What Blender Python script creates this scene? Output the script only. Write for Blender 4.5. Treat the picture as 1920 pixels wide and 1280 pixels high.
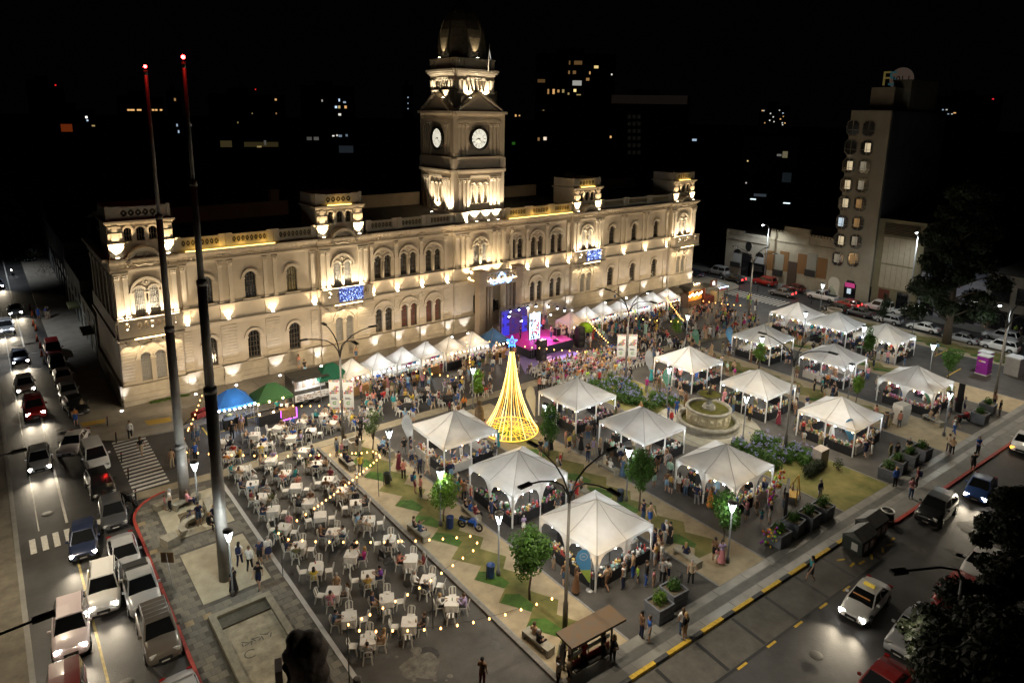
import bpy,math,random
import numpy as np
from math import sin,cos,pi,radians,sqrt,atan2
from mathutils import Vector,Matrix
for o in list(bpy.data.objects):bpy.data.objects.remove(o)
S=bpy.context.scene
COL=S.collection
rnd=random.Random(11)
FPX,CX,CY,CAMH=1264.86,965.5,481.25,27.0
def cam_axes(yaw,pitch,roll):
 cy,sy,cp,sp,cr,sr=cos(yaw),sin(yaw),cos(pitch),sin(pitch),cos(roll),sin(roll)
 f=Vector((sy*cp,cy*cp,-sp));r=Vector((cy,-sy,0));d=f.cross(r)
 return cr*r+sr*d,-sr*r+cr*d,f
RX,DN,FW=cam_axes(0.675307,0.205124,-0.0162237)
cd=bpy.data.cameras.new('camera');cam=bpy.data.objects.new('camera',cd);COL.objects.link(cam)
cd.sensor_width=36;cd.lens=FPX/1920*36
cd.shift_x=-(CX-960)/1920;cd.shift_y=-(640-CY)/1920
cd.clip_end=6000;cd.clip_start=0.5
m=Matrix.Identity(4)
for i in range(3):
 m[i][0]=RX[i];m[i][1]=-DN[i];m[i][2]=-FW[i]
m[2][3]=CAMH
cam.matrix_world=m
S.camera=cam
w=bpy.data.worlds.new('World');S.world=w;w.use_nodes=True
bg=w.node_tree.nodes['Background'];bg.inputs[0].default_value=(.9,.85,1,1);bg.inputs[1].default_value=0.0006
S.view_settings.view_transform='Standard';S.view_settings.look='None'
S.view_settings.exposure=0;S.view_settings.gamma=1;S.view_settings.use_curve_mapping=False
S.render.engine='CYCLES'
S.cycles.use_denoising=True;S.cycles.max_bounces=4;S.cycles.diffuse_bounces=3
S.cycles.sample_clamp_indirect=4;S.cycles.caustics_reflective=False;S.cycles.caustics_refractive=False
def ray(px,py):
 return RX*((px-CX)/FPX)+DN*((py-CY)/FPX)+FW
def G(px,py,z=0.0):
 d=ray(px,py);t=(z-CAMH)/d.z
 return Vector((d.x*t,d.y*t,z))
def PY(px,py,Y):
 d=ray(px,py);t=Y/d.y
 return Vector((d.x*t,Y,CAMH+d.z*t))
def PX(px,py,X):
 d=ray(px,py);t=X/d.x
 return Vector((X,d.y*t,CAMH+d.z*t))
def PD(px,py,D):
 d=ray(px,py);t=D/sqrt(d.x*d.x+d.y*d.y)
 return Vector((d.x*t,d.y*t,CAMH+d.z*t))
MATS={}
def mat(name,col,rough=.6,metal=0.,emit=None,es=0.,var=0.,vs=3.,bump=0.,bs=30.,spec=.4,transl=0.,col2=None,tint=False,sample=True,coat=0.):
 if name in MATS:return MATS[name]
 M=bpy.data.materials.new(name);M.use_nodes=True;MATS[name]=M
 N=M.node_tree.nodes;Lk=M.node_tree.links;P=N['Principled BSDF']
 P.inputs['Base Color'].default_value=(*col,1);P.inputs['Roughness'].default_value=rough
 P.inputs['Metallic'].default_value=metal;P.inputs['Specular IOR Level'].default_value=spec
 if coat:P.inputs['Coat Weight'].default_value=coat;P.inputs['Coat Roughness'].default_value=.08
 if emit:P.inputs['Emission Color'].default_value=(*emit,1);P.inputs['Emission Strength'].default_value=es
 src=None
 if tint=='object':
  oi=N.new('ShaderNodeObjectInfo');src=oi.outputs['Color']
 elif tint=='vertex':
  at=N.new('ShaderNodeAttribute');at.attribute_name='tint';src=at.outputs['Color']
 if var or col2:
  tc=N.new('ShaderNodeTexCoord');nz=N.new('ShaderNodeTexNoise');nz.inputs['Scale'].default_value=vs;nz.inputs['Detail'].default_value=5
  nz.inputs['Roughness'].default_value=.65
  Lk.new(tc.outputs['Object'],nz.inputs['Vector'])
  rp=N.new('ShaderNodeValToRGB');rp.color_ramp.elements[0].position=.33;rp.color_ramp.elements[1].position=.67
  mx=N.new('ShaderNodeMix');mx.data_type='RGBA'
  if src is not None:
   a=tuple(1-var for _ in range(3));b=(1,1,1)
   rp.color_ramp.elements[0].color=(*a,1);rp.color_ramp.elements[1].color=(*b,1)
   mx.blend_type='MULTIPLY';mx.inputs[0].default_value=1
   Lk.new(src,mx.inputs[6]);Lk.new(rp.outputs[0],mx.inputs[7]);src=mx.outputs[2]
  else:
   a=tuple(c*(1-var)for c in col);b=col2 if col2 else tuple(min(1,c*(1+var))for c in col)
   rp.color_ramp.elements[0].color=(*a,1);rp.color_ramp.elements[1].color=(*b,1);src=rp.outputs[0]
  Lk.new(nz.outputs['Fac'],rp.inputs[0])
 if src is not None:Lk.new(src,P.inputs['Base Color'])
 if bump:
  tc=N.new('ShaderNodeTexCoord');nb=N.new('ShaderNodeTexNoise');nb.inputs['Scale'].default_value=bs;nb.inputs['Detail'].default_value=6
  Lk.new(tc.outputs['Object'],nb.inputs['Vector'])
  bp=N.new('ShaderNodeBump');bp.inputs['Strength'].default_value=bump;bp.inputs['Distance'].default_value=.05
  Lk.new(nb.outputs['Fac'],bp.inputs['Height']);Lk.new(bp.outputs[0],P.inputs['Normal'])
 if transl:
  T=N.new('ShaderNodeBsdfTranslucent');X=N.new('ShaderNodeMixShader');X.inputs[0].default_value=transl
  if src is not None:Lk.new(src,T.inputs[0])
  else:T.inputs[0].default_value=(*col,1)
  Lk.new(P.outputs[0],X.inputs[1]);Lk.new(T.outputs[0],X.inputs[2]);Lk.new(X.outputs[0],N['Material Output'].inputs[0])
 if emit and not sample:M.cycles.emission_sampling='NONE'
 return M
def glow(name,col,es,sample=False):
 return mat(name,(.02,.02,.02),.5,emit=col,es=es,sample=sample)
class MB:
 def __init__(s):s.v=[];s.f=[];s.m=[];s.sm=[]
 def add(s,vs,fs,mi=0,smooth=False):
  b=len(s.v);s.v.extend([tuple(v)for v in vs])
  for f in fs:s.f.append(tuple(i+b for i in f));s.m.append(mi);s.sm.append(smooth)
  return s
 def quad(s,a,b,c,d,mi=0):return s.add([a,b,c,d],[(0,1,2,3)],mi)
 def box(s,x0,x1,y0,y1,z0,z1,mi=0):
  return s.add([(x0,y0,z0),(x1,y0,z0),(x1,y1,z0),(x0,y1,z0),(x0,y0,z1),(x1,y0,z1),(x1,y1,z1),(x0,y1,z1)],[(3,2,1,0),(4,5,6,7),(0,1,5,4),(1,2,6,5),(2,3,7,6),(3,0,4,7)],mi)
 def cbox(s,c,sx,sy,sz,rz=0,mi=0):
  x,y,z=c;a,b=cos(rz),sin(rz);P=[]
  for k in(0,1):
   for i,j in((-1,-1),(1,-1),(1,1),(-1,1)):
    dx,dy=i*sx/2,j*sy/2;P.append((x+dx*a-dy*b,y+dx*b+dy*a,z+k*sz))
  return s.add(P,[(3,2,1,0),(4,5,6,7),(0,1,5,4),(1,2,6,5),(2,3,7,6),(3,0,4,7)],mi)
 def prism(s,poly,z0,z1,mi=0):
  n=len(poly);V=[(x,y,z0)for x,y in poly]+[(x,y,z1)for x,y in poly]
  return s.add(V,[tuple(range(n-1,-1,-1)),tuple(range(n,2*n))]+[(i,(i+1)%n,n+(i+1)%n,n+i)for i in range(n)],mi)
 def prism_y(s,poly,y0,y1,mi=0):
  n=len(poly);V=[(x,y0,z)for x,z in poly]+[(x,y1,z)for x,z in poly]
  return s.add(V,[tuple(range(n)),tuple(range(2*n-1,n-1,-1))]+[(i,n+i,n+(i+1)%n,(i+1)%n)for i in range(n)],mi)
 def sheet(s,poly,z,mi=0):return s.add([(x,y,z)for x,y in poly],[tuple(range(len(poly)))],mi)
 def lathe(s,prof,n=12,c=(0,0),mi=0,smooth=True,a0=0.,cap=True):
  V=[];F=[]
  for r,z in prof:
   for i in range(n):
    a=a0+2*pi*i/n;V.append((c[0]+r*cos(a),c[1]+r*sin(a),z))
  for k in range(len(prof)-1):
   for i in range(n):
    j=(i+1)%n;F.append((k*n+i,k*n+j,k*n+n+j,k*n+n+i))
  if cap:
   F.append(tuple(range(n-1,-1,-1)));q=(len(prof)-1)*n;F.append(tuple(range(q,q+n)))
  return s.add(V,F,mi,smooth)
 def tube(s,pts,r,n=6,mi=0,r2=None,smooth=True):
  pts=[Vector(p)for p in pts];V=[];F=[];K=len(pts)
  for k,p in enumerate(pts):
   t=(pts[min(k+1,K-1)]-pts[max(k-1,0)]).normalized()
   u=t.cross(Vector((0,0,1))if abs(t.z)<.9 else Vector((1,0,0))).normalized();v=t.cross(u)
   rr=r if r2 is None else r+(r2-r)*k/max(1,K-1)
   for i in range(n):
    a=2*pi*i/n;V.append(p+u*cos(a)*rr+v*sin(a)*rr)
  for k in range(K-1):
   for i in range(n):
    j=(i+1)%n;F.append((k*n+i,k*n+j,k*n+n+j,k*n+n+i))
  F.append(tuple(range(n-1,-1,-1)));F.append(tuple(range((K-1)*n,K*n)))
  return s.add(V,F,mi,smooth)
 def ball(s,c,r,n=8,mi=0,sz=1.):
  k=max(3,n//2)
  return s.lathe([(max(1e-4,r*sin(pi*i/k)),c[2]-r*sz*cos(pi*i/k))for i in range(k+1)],n,(c[0],c[1]),mi,cap=False)
 def ring(s,cx,zc,r0,r1,y0,y1,n=14,mi=0,a0=0.,a1=pi):
  V=[];F=[]
  for i in range(n+1):
   a=a0+(a1-a0)*i/n
   for r,y in((r0,y0),(r1,y0),(r1,y1),(r0,y1)):V.append((cx+r*cos(a),y,zc+r*sin(a)))
  for i in range(n):
   b=4*i
   for k in range(4):
    F.append((b+k,b+(k+1)%4,b+4+(k+1)%4,b+4+k))
  F.append((0,3,2,1));F.append((4*n,4*n+1,4*n+2,4*n+3))
  return s.add(V,F,mi)
 def mesh(s,name,mats):
  me=bpy.data.meshes.new(name);me.from_pydata(s.v,[],s.f)
  if not isinstance(mats,(list,tuple)):mats=[mats]
  for M in mats:me.materials.append(M)
  if any(s.m):me.polygons.foreach_set('material_index',s.m)
  if any(s.sm):me.polygons.foreach_set('use_smooth',s.sm)
  me.update();return me
 def build(s,name,mats,parent=None,loc=None,rz=0):
  return link(name,s.mesh(name,mats),parent,loc,rz)
def link(name,data,parent=None,loc=None,rz=0):
 o=bpy.data.objects.new(name,data);COL.objects.link(o)
 if parent is not None:o.parent=parent
 if loc is not None:o.location=loc
 if rz:o.rotation_euler=(0,0,rz)
 return o
LABELS={};BADL=[]
def tag(o,label,cat,group=None,kind=None):
 if label in LABELS:BADL.append('DUP '+label)
 LABELS[label]=o.name
 n=len(label.split())
 if n<4 or n>16:BADL.append(label)
 o['label']=label;o['category']=cat
 if group:o['group']=group
 if kind:o['kind']=kind
 return o
def thing(name,label,cat,loc=(0,0,0),rz=0,group=None):
 return tag(link(name,None,None,loc,rz),label,cat,group)
def structure(name,mb,mats):
 o=mb.build(name,mats);o['kind']='structure';return o
KIDS={}
def kids(o):
 if o.name not in KIDS:KIDS[o.name]=list(o.children)
 return KIDS[o.name]
def copy_tree(o,parent=None):
 c=o.copy();COL.objects.link(c)
 if parent is not None:c.parent=parent
 for ch in kids(o):copy_tree(ch,c)
 return c
def dup(o,loc,rz,label,group=None):
 c=copy_tree(o);c.location=loc;c.rotation_euler=(0,0,rz)
 tag(c,label,o['category'],group or o.get('group'));return c
ORD=['first','second','third','fourth','fifth','sixth','seventh','eighth','ninth','tenth','eleventh','twelfth','thirteenth','fourteenth','fifteenth','sixteenth','seventeenth','eighteenth','nineteenth','twentieth','twenty-first','twenty-second','twenty-third','twenty-fourth']
NL=0
def lamp(kind,loc,power,col,size=.1,direction=None,angle=90,blend=.5,name='lamplight'):
 global NL
 L=bpy.data.lights.new(name,kind);L.energy=power;L.color=col
 if kind=='AREA':L.size=size
 else:L.shadow_soft_size=size
 if kind=='SPOT':L.spot_size=radians(angle);L.spot_blend=blend
 o=bpy.data.objects.new(name,L);COL.objects.link(o);o.location=loc
 if direction is not None:o.rotation_euler=Vector(direction).to_track_quat('-Z','Y').to_euler()
 NL+=1;return o
WARM=(1,.74,.42);WARM2=(1,.62,.28);COOL=(.82,.92,1);NEUT=(1,.87,.68)
A_=mat('asphalt',(.045,.044,.044),.62,var=.38,vs=.35,bump=.25,bs=14)
A2=mat('asphalt_plaza',(.062,.058,.054),.72,var=.3,vs=.5,bump=.25,bs=14,col2=(.085,.079,.07))
CONC=mat('concrete_walk',(.30,.27,.22),.75,var=.16,vs=.8,bump=.12,bs=10)
CONC2=mat('concrete_grey',(.19,.185,.17),.7,var=.22,vs=.7,bump=.15,bs=10)
TAN=mat('tan_gravel',(.33,.27,.175),.9,var=.2,vs=1.1,bump=.3,bs=40)
GRASS=mat('grass',(.13,.145,.035),.95,var=.3,vs=.55,bump=.6,bs=30,col2=(.22,.19,.065))
GRASS2=mat('grass_green',(.055,.115,.018),.95,var=.35,vs=1.2,bump=.6,bs=40)
PAINT=mat('road_paint',(.62,.61,.57),.7,var=.22,vs=6)
YEL=mat('yellow_paint',(.58,.38,.04),.7,var=.3,vs=6)
REDP=mat('red_kerb_paint',(.36,.05,.035),.7,var=.3,vs=5)
TAR=mat('tar',(.018,.018,.019),.6)
def gz(x,y):
 if 19.4<x<95 and y<49.2-.05*max(0,x-43):return .13
 if 5.6<x<11.75 and y<50:return .13
 if x<-.6 or(y>60 and x<98):return .12
 return .0
g=MB();g.sheet([(-3000,-300),(3000,-300),(3000,4000),(-3000,4000)],-.05)
structure('ground',g,mat('dark_ground',(.03,.03,.028),.95,var=.3,vs=.02))
g=MB();g.sheet([(-.6,-40),(101.5,-40),(101.5,420),(89.5,420),(89.5,62),(5.6,62),(5.6,420),(-.6,420)],0)
structure('street',g,A_)
g=MB();g.sheet([(11.7,15),(19.4,15),(19.4,49.9),(11.7,50.2)],.004);structure('plaza_road',g,A2)
def inner(x):return 20.2-.053*(x-20)
def outer(x):return 18.3-.048*(x-22)-(0 if x<44 else min(1.0,(x-44)*.4))
xs=[19.55,30,40,50,60,70,80,90,95]
g=MB();g.prism([(x,inner(x))for x in xs]+[(95,44.6),(75,46.6),(43,49.0),(19.55,49.7)],0,.12);structure('plaza',g,A2)
g=MB();g.box(19.3,19.55,15.5,49.75,0,.16)
o=structure('kerb',g,mat('kerb_stone',(.16,.15,.135),.8,var=.25,vs=3))
def stripy(x0,x1,y1,name,dx=.09):
 g=MB();g.sheet([(x0,inner(x0)),(x1,inner(x1)),(x1,y1-.05*max(0,x1-43)),(x0,y1-.05*max(0,x0-43))],.126);structure(name,g,TAN)
 g=MB()
 for x in(x0,x1):g.box(x-.06,x+.06,inner(x)+.05,y1-1,.10,.140)
 structure('edging',g,mat('edging_stone',(.22,.22,.22),.8,var=.2,vs=4))
for x0,x1,y1 in((19.56,24.1,49.6),(31.5,36,48.4),(60.7,66.2,47.6),(74.5,79,47.2),(89,94.5,47)):
 stripy(x0,x1,y1,'gravel_strip')
def zig(x0,xl,xr,ya,yb,per=2.42,name='lawn'):
 L,R=[],[];y=ya
 while y>yb+per:
  L+=[(xl+1.05,y),(xl,y-.75)];R+=[(xr,y-.2),(xr-.85,y-1.0)];y-=per
 g=MB();P=L+R[::-1]
 for k in range(len(L)-1):
  g.add([(*L[k],.131),(*L[k+1],.131),(*R[k+1],.131),(*R[k],.131)],[(0,1,2,3)])
 structure(name,g,GRASS)
 g=MB();y=ya;k=0
 while y>yb+2*per:
  if k%2==0 or rnd.random()<.5:
   c=[(xl+.08,y-.75),(xl+1.02,y-per+.05),(xl+1.5,y-per+.25),(xl+1.35,y-.9),(xl+.7,y-.35)]
   g.sheet([(a+rnd.uniform(-.05,.05),b+rnd.uniform(-.08,.08))for a,b in c],.135)
  y-=per;k+=1
 structure('lawn_patch',g,GRASS2)
zig(0,20.35,23.2,48.9,19.5);zig(0,32.3,35.1,44.5,19.6);zig(0,61.6,65.2,45.5,19);zig(0,75.3,78.2,45.5,19);zig(0,89.6,93.5,43,17)
g=MB();g.sheet([(45.2,inner(45)),(51.5,inner(51)),(51.5,48),(45.2,48)],.126);structure('lawn',g,GRASS)
g=MB();g.box(45.1,45.2,inner(45),48,.1,.15);g.box(51.5,51.6,inner(51),48,.1,.15);structure('edging',g,CONC2)
g=MB();g.lathe([(4.6,.12),(4.6,.133)],40,(48.9,33));structure('fountain_walk',g,mat('pale_concrete',(.36,.34,.27),.8,var=.15,vs=1.5))
g=MB();g.sheet([(5.8,50.2),(12,49.85),(43,49.05),(65,47.9),(75,46.7),(95,44.7),(95,45.9),(75,47.9),(65,49.3),(43,50.55),(12,51.0),(5.8,51.35)],.010)
structure('path',g,mat('tan_path',(.27,.235,.165),.85,var=.16,vs=1.5,bump=.2,bs=30))
arc=lambda cx,cy,r,a0,a1,n=8:[(cx+r*cos(radians(a0+(a1-a0)*i/n)),cy+r*sin(radians(a0+(a1-a0)*i/n)))for i in range(n+1)]
g=MB();g.prism([(4.6,300)]+arc(8.2,64.2,3.6,180,262)+[(14,59.7),(40,60.2),(90.5,60.6)]+arc(94.2,64.5,4.0,270,360)+[(98.2,160),(92,160),(92,69),(9,69),(9,300)],-.02,.12)
structure('sidewalk',g,CONC)
g=MB()
for x in np.arange(12,92,2.6):g.box(x-.012,x+.012,60.6,67.6,.11,.1245)
for y in(64.2,):g.box(9,92,y-.012,y+.012,.11,.1245)
structure('pavement_joint',g,TAR)
g=MB()
for P in([(4.7,66.4),(6.6,66.0),(6.4,65.2),(4.8,65.4)],[(9.2,63.6),(11.2,63.1),(11.1,62.0),(9.3,62.4)]):g.sheet(P,.126)
structure('tactile_paving',g,mat('tactile_yellow',(.55,.36,.07),.85,var=.15,vs=8))
g=MB();g.prism([(-9,-30),(-.75,-30),(-.75,420),(-9,420)],-.02,.13);structure('sidewalk',g,mat('dull_pavement',(.13,.115,.09),.85,var=.3,vs=1))
g=MB();g.box(-.75,-.5,-30,300,0,.145);structure('kerb',g,CONC2)
P=[(19.5,18.45)]+[(x,outer(x))for x in(22,28,36,42,44,45.5,47,55,65,80,95)]+[(95,inner(95)),(80,inner(80)),(60,inner(60)),(40,inner(40)),(19.5,20.25)]
g=MB();g.prism(P,0,.13);walk=structure('sidewalk',g,CONC2)
g=MB()
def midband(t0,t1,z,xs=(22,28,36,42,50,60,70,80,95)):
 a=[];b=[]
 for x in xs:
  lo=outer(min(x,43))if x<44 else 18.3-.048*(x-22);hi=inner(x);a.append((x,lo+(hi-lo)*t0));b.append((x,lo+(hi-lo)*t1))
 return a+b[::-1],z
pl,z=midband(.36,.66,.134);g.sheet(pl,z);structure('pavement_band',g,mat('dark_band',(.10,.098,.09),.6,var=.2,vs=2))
slab=mat('wet_slab',(.21,.205,.185),.42,var=.2,vs=.9)
for i in range(26):
 x=23+i*2.6;lo=18.3-.048*(x-22);hi=inner(x)
 for t0,t1 in((.03,.34),(.68,.97)):
  g=MB();g.prism([(x+.02,lo+(hi-lo)*t0),(x+2.56,lo+(hi-lo)*t0-.12),(x+2.56,lo+(hi-lo)*t1-.13),(x+.02,lo+(hi-lo)*t1)],.13,.142);g.build('paving_slab',slab,walk)
x=19.6;k=0
while x<44:
 ln=1.75 if k%2==0 else .95
 g=MB();g.prism([(x+.01,outer(x)-.12),(x+ln-.01,outer(x+ln)-.12),(x+ln-.01,outer(x+ln)+.1),(x+.01,outer(x)+.1)],0,.155)
 g.build('kerb_stone',YEL if k%2==0 else mat('dark_kerb',(.06,.06,.06),.8,var=.2,vs=5),walk);x+=ln;k+=1
for i in range(34):
 x=44+i*1.5
 g=MB();g.prism([(x+.01,outer(x)-.12),(x+1.49,outer(x+1.5)-.12),(x+1.49,outer(x+1.5)+.1),(x+.01,outer(x)+.1)],0,.155);g.build('kerb_stone',REDP,walk)
g=MB();g.sheet([(18,18.3),(22,18.1),(36,17.45),(42.5,17.1),(42.5,14.9),(36,15.2),(22,15.85),(18,16)],.005);structure('parking_bay',g,mat('bay_concrete',(.105,.098,.085),.8,var=.25,vs=1.2,bump=.2,bs=20))
g=MB()
for x in np.arange(20.5,42,3.05):g.sheet([(x,15.95-.045*(x-20)),(x+.22,15.95-.045*(x-20)),(x+.42,18.1-.045*(x-20)),(x+.2,18.1-.045*(x-20))],.009)
g.sheet([(18,16.0),(42.5,14.9),(42.5,14.75),(18,15.85)],.009);structure('tar_joint',g,TAR)
g=MB()
for x in np.arange(20,40,2.5):g.cbox((x,15.75-.045*(x-20),.008),.75,.13,.004,-.045)
for px,py in((1577,1049),(1598,1058),(1616,1054),(1634,1043),(1655,1031),(1668,1021),(1673,1011)):
 p=G(px,py);g.cbox((p.x,p.y,.008),.6,.14,.004,rnd.uniform(-.5,.5))
structure('road_dash',g,YEL)
def bars(x0,x1,ya,yb,n,lean=0.,wid=.30):
 g=MB()
 for i in range(n):
  y=ya+(yb-ya)*i/(n-1);g.sheet([(x0+lean*i/n,y),(x1+lean*i/n,y+.06),(x1+lean*i/n,y+.06+wid),(x0+lean*i/n,y+wid)],.012)
 structure('zebra_crossing',g,PAINT)
bars(6.3,8.7,51.5,61.2,17);bars(91,94.6,51,60.6,16,0)
g=MB()
for i in range(8):g.sheet([(.0+i*.62,47.4),(.32+i*.62,47.4),(.32+i*.62,49.2),(.0+i*.62,49.2)],.008)
structure('zebra_crossing',g,PAINT)
g=MB();g.box(2.15,2.27,20,47,.004,.009);structure('lane_line',g,mat('faded_yellow',(.34,.27,.10),.7,var=.35,vs=4))
g=MB();g.box(2.05,2.2,50,190,.004,.009);g.box(.55,.62,50,140,.004,.009)
for y in(84,90):g.box(2.2,3.3,y,y+.12,.004,.009)
structure('lane_line',g,PAINT)
g=MB();g.box(12.9,13.02,57.6,59.4,.004,.012);g.box(13.02,16.0,57.6,57.72,.004,.012);g.box(16.2,20,58.9,59.0,.004,.012);structure('bay_line',g,YEL)
g=MB()
for x0,x1,y0,y1 in((80,84,24.5,24.62),(86,90,27.9,28.02)):g.box(x0,x1,y0,y1,.13,.138)
structure('bay_line',g,YEL)
isl=[(5.75,18),(11.75,18),(11.75,49.8),(9,50)]+arc(8.6,47.2,2.85,95,180)
g=MB();g.prism(isl,0,.115);island=structure('pavement_island',g,mat('island_bed',(.085,.08,.068),.9,var=.25,vs=2))
g=MB();g.box(11.55,11.8,18,49.8,0,.15);structure('kerb',g,mat('pale_kerb',(.42,.41,.40),.8,var=.1,vs=3))
g=MB();g.prism([(5.58,18),(5.75,18),(5.75,47.2)]+arc(8.6,47.2,2.85,180,100)+arc(8.6,47.2,3.02,100,180)+[(5.58,47.2)],0,.15);structure('kerb',g,REDP)
pale=mat('pale_slab',(.36,.325,.24),.85,var=.16,vs=1.6,bump=.15,bs=20)
PALE=[(7.2,10.95,36.2,41.6),(7.1,11.0,43.4,48.6)]
BAS=(7.1,10.4,22.0,34.9)
for x0,x1,y0,y1 in PALE:
 g=MB();g.box(x0,x1,y0,y1,.10,.138);o=structure('pale_pavement',g,pale)
g=MB();g.sheet([(8.1,44.2),(9.8,44.2),(9.8,46.4),(8.1,46.4)],.142);structure('earth_bed',g,mat('bare_earth',(.12,.095,.06),.95,var=.3,vs=2))
tm=[mat('flagstone_%s'%n,c,.8,var=.14,vs=5,bump=.1,bs=30)for n,c in(('a',(.15,.14,.118)),('b',(.125,.118,.10)),('c',(.175,.16,.128)),('warm',(.27,.215,.13)))]
tme=[]
for M in tm:
 g=MB();g.box(-.222,.222,-.222,.222,.10,.128);tme.append(g.mesh('flagstone',M))
cells=[]
j=0;y=20.0
while y<49.4:
 x=6.0+(.23 if j%2 else 0)
 while x<11.4:
  if not any(a-.2<x<b+.2 and c-.2<y<d+.2 for a,b,c,d in PALE+[BAS])and not(y>47 and(x-8.6)**2+(y-47.2)**2>2.55**2):cells.append((x,y))
  x+=.46
 y+=.46;j+=1
pick=lambda:tme[3]if rnd.random()<.05 else tme[rnd.choice((0,0,1,1,2))]
cells.sort(key=lambda c:c[1]);vis=[c for c in cells if c[1]>25];rest=vis[300:]
for x,y in vis[:300]:
 o=link('flagstone',pick(),island,(x,y,rnd.uniform(-.004,.004)))
g=MB()
for x,y in rest:g.box(x-.222,x+.222,y-.222,y+.222,.10,.128+rnd.uniform(-.004,.004))
o=g.build('flagstones',tm[0],island);o['kind']='stuff'
t=thing('basin','empty rectangular concrete basin with scrawled floor beside the pale kerb','basin')
x0,x1,y0,y1=BAS
g=MB();g.box(x0,x1,y1-.35,y1,.10,.34);g.box(x0,x1,y0,y0+.35,.10,.34);g.box(x0,x0+.35,y0+.35,y1-.35,.10,.34);g.box(x1-.35,x1,y0+.35,y1-.35,.10,.34)
g.build('rim',mat('basin_rim',(.23,.215,.165),.85,var=.2,vs=3),t)
g=MB();g.box(x0+.35,x1-.35,y0+.35,y1-.35,.10,.122);g.build('basin_floor',mat('basin_floor',(.30,.27,.20),.9,var=.35,vs=1.4),t)
g=MB();g.box(x0+.35,x1-.35,y1-1.25,y1-.35,.122,.2);g.build('inner_step',mat('basin_dirt',(.07,.066,.05),.9,var=.3,vs=3),t)
g=MB()
for a in range(11):g.cbox((8.0+a*.14,31.9+.14*sin(a*1.7),.124),.05,.22+.1*(a%3),.003,a*.9)
g.tube([(8.15+.28*cos(b),31.1+.28*sin(b),.126)for b in np.linspace(.6,5.4,12)],.02,4);g.build('graffiti',mat('graffiti',(.06,.06,.065),.8),t)
rp_=random.Random(17);g=MB()
for x0,x1,y0,y1,n in((-.3,5.3,26,110,16),(12.2,19,21,48,9),(10,88,51.5,59,16),(22,70,10.5,14.5,12),(91,101,25,70,9)):
 for _ in range(n):
  x,y=rp_.uniform(x0,x1),rp_.uniform(y0,y1);a,b=rp_.uniform(.25,1.3),rp_.uniform(.3,1.8);rz=rp_.uniform(-.1,.1)
  m_=9;P=[(x+a*cos(2*pi*i/m_)*rp_.uniform(.75,1.1),y+b*sin(2*pi*i/m_)*rp_.uniform(.75,1.1))for i in range(m_)];g.add([(p,q,.0062)for p,q in P],[tuple(range(m_))],rp_.randrange(2))
structure('asphalt_patch',g,[mat('patch_dark',(.028,.027,.027),.6,var=.3,vs=3,bump=.3,bs=20),mat('patch_pale',(.068,.065,.06),.75,var=.3,vs=3,bump=.3,bs=20)])
g=MB()
for x,y in((1.2,52),(3.1,66),(14.6,53.6),(17.2,31),(38.4,56.8),(31,13.4),(55,12.6),(94.5,47),(2.9,33),(62,66),(20,64.8),(86,65)):
 z=gz(x,y)+.009;g.lathe([(.33,z),(.31,z+.004)],14,(x,y))
structure('manhole_cover',g,mat('manhole_iron',(.05,.047,.042),.5,metal=.4,var=.3,vs=20))
g=MB();c=G(790,1245)
for k in range(26):
 a,r_=rp_.uniform(0,6.3),abs(rp_.gauss(0,.9));x,y=c.x+r_*cos(a),c.y+r_*sin(a);s_=rp_.uniform(.1,.55)*(1.4-min(1,r_/2));m_=10
 g.add([(x+s_*cos(2*pi*i/m_)*rp_.uniform(.6,1.15),y+s_*sin(2*pi*i/m_)*rp_.uniform(.6,1.15),.0085+k*.0002)for i in range(m_)],[tuple(range(m_))])
structure('chalky_stain',g,mat('chalk_stain',(.13,.122,.105),.9,var=.4,vs=2.5,bump=.2,bs=20))
YF=68.27
WALL=mat('cream_stucco',(.50,.43,.335),.82,var=.10,vs=.45,bump=.12,bs=18)
TRIM=mat('cream_trim',(.56,.49,.39),.78,var=.08,vs=.8)
PLIN=mat('plinth_stone',(.40,.35,.265),.85,var=.2,vs=.7,bump=.15,bs=20)
DARKW=mat('dark_glass',(.012,.012,.014),.12,spec=.6)
SHUT=mat('grey_shutter',(.30,.29,.275),.6,var=.12,vs=4)
FRAME=mat('window_frame',(.10,.085,.065),.6)
REDC=mat('red_curtain',(.17,.035,.02),.8,var=.3,vs=3)
ROOF=mat('sheet_roof',(.055,.052,.045),.7,var=.25,vs=.6,bump=.2,bs=5)
hall=thing('town_hall','long cream two-storey town hall lit by floodlights with a central clock tower','town hall')
def arch_wall(g,x0,x1,z0,z1,y,ops,depth=.32,n=10,mi=0):
 x=x0
 for cx,hw,zs,zp in sorted(ops):
  a,b=cx-hw,cx+hw
  if a>x+1e-4:g.quad((x,y,z0),(a,y,z0),(a,y,z1),(x,y,z1),mi)
  if zs>z0+1e-3:g.quad((a,y,z0),(b,y,z0),(b,y,zs),(a,y,zs),mi)
  arc=[(cx-hw*cos(pi*i/n),zp+hw*sin(pi*i/n))for i in range(n+1)]
  for i in range(n):g.quad((arc[i][0],y,arc[i][1]),(arc[i+1][0],y,arc[i+1][1]),(arc[i+1][0],y,z1),(arc[i][0],y,z1),mi)
  loop=[(a,zs)]+arc+[(b,zs)]
  for i in range(len(loop)):
   p,q=loop[i],loop[(i+1)%len(loop)]
   g.quad((p[0],y,p[1]),(p[0],y+depth,p[1]),(q[0],y+depth,q[1]),(q[0],y,q[1]),mi)
  x=b
 if x1>x+1e-4:g.quad((x,y,z0),(x1,y,z0),(x1,y,z1),(x,y,z1),mi)
WC={}
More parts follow.
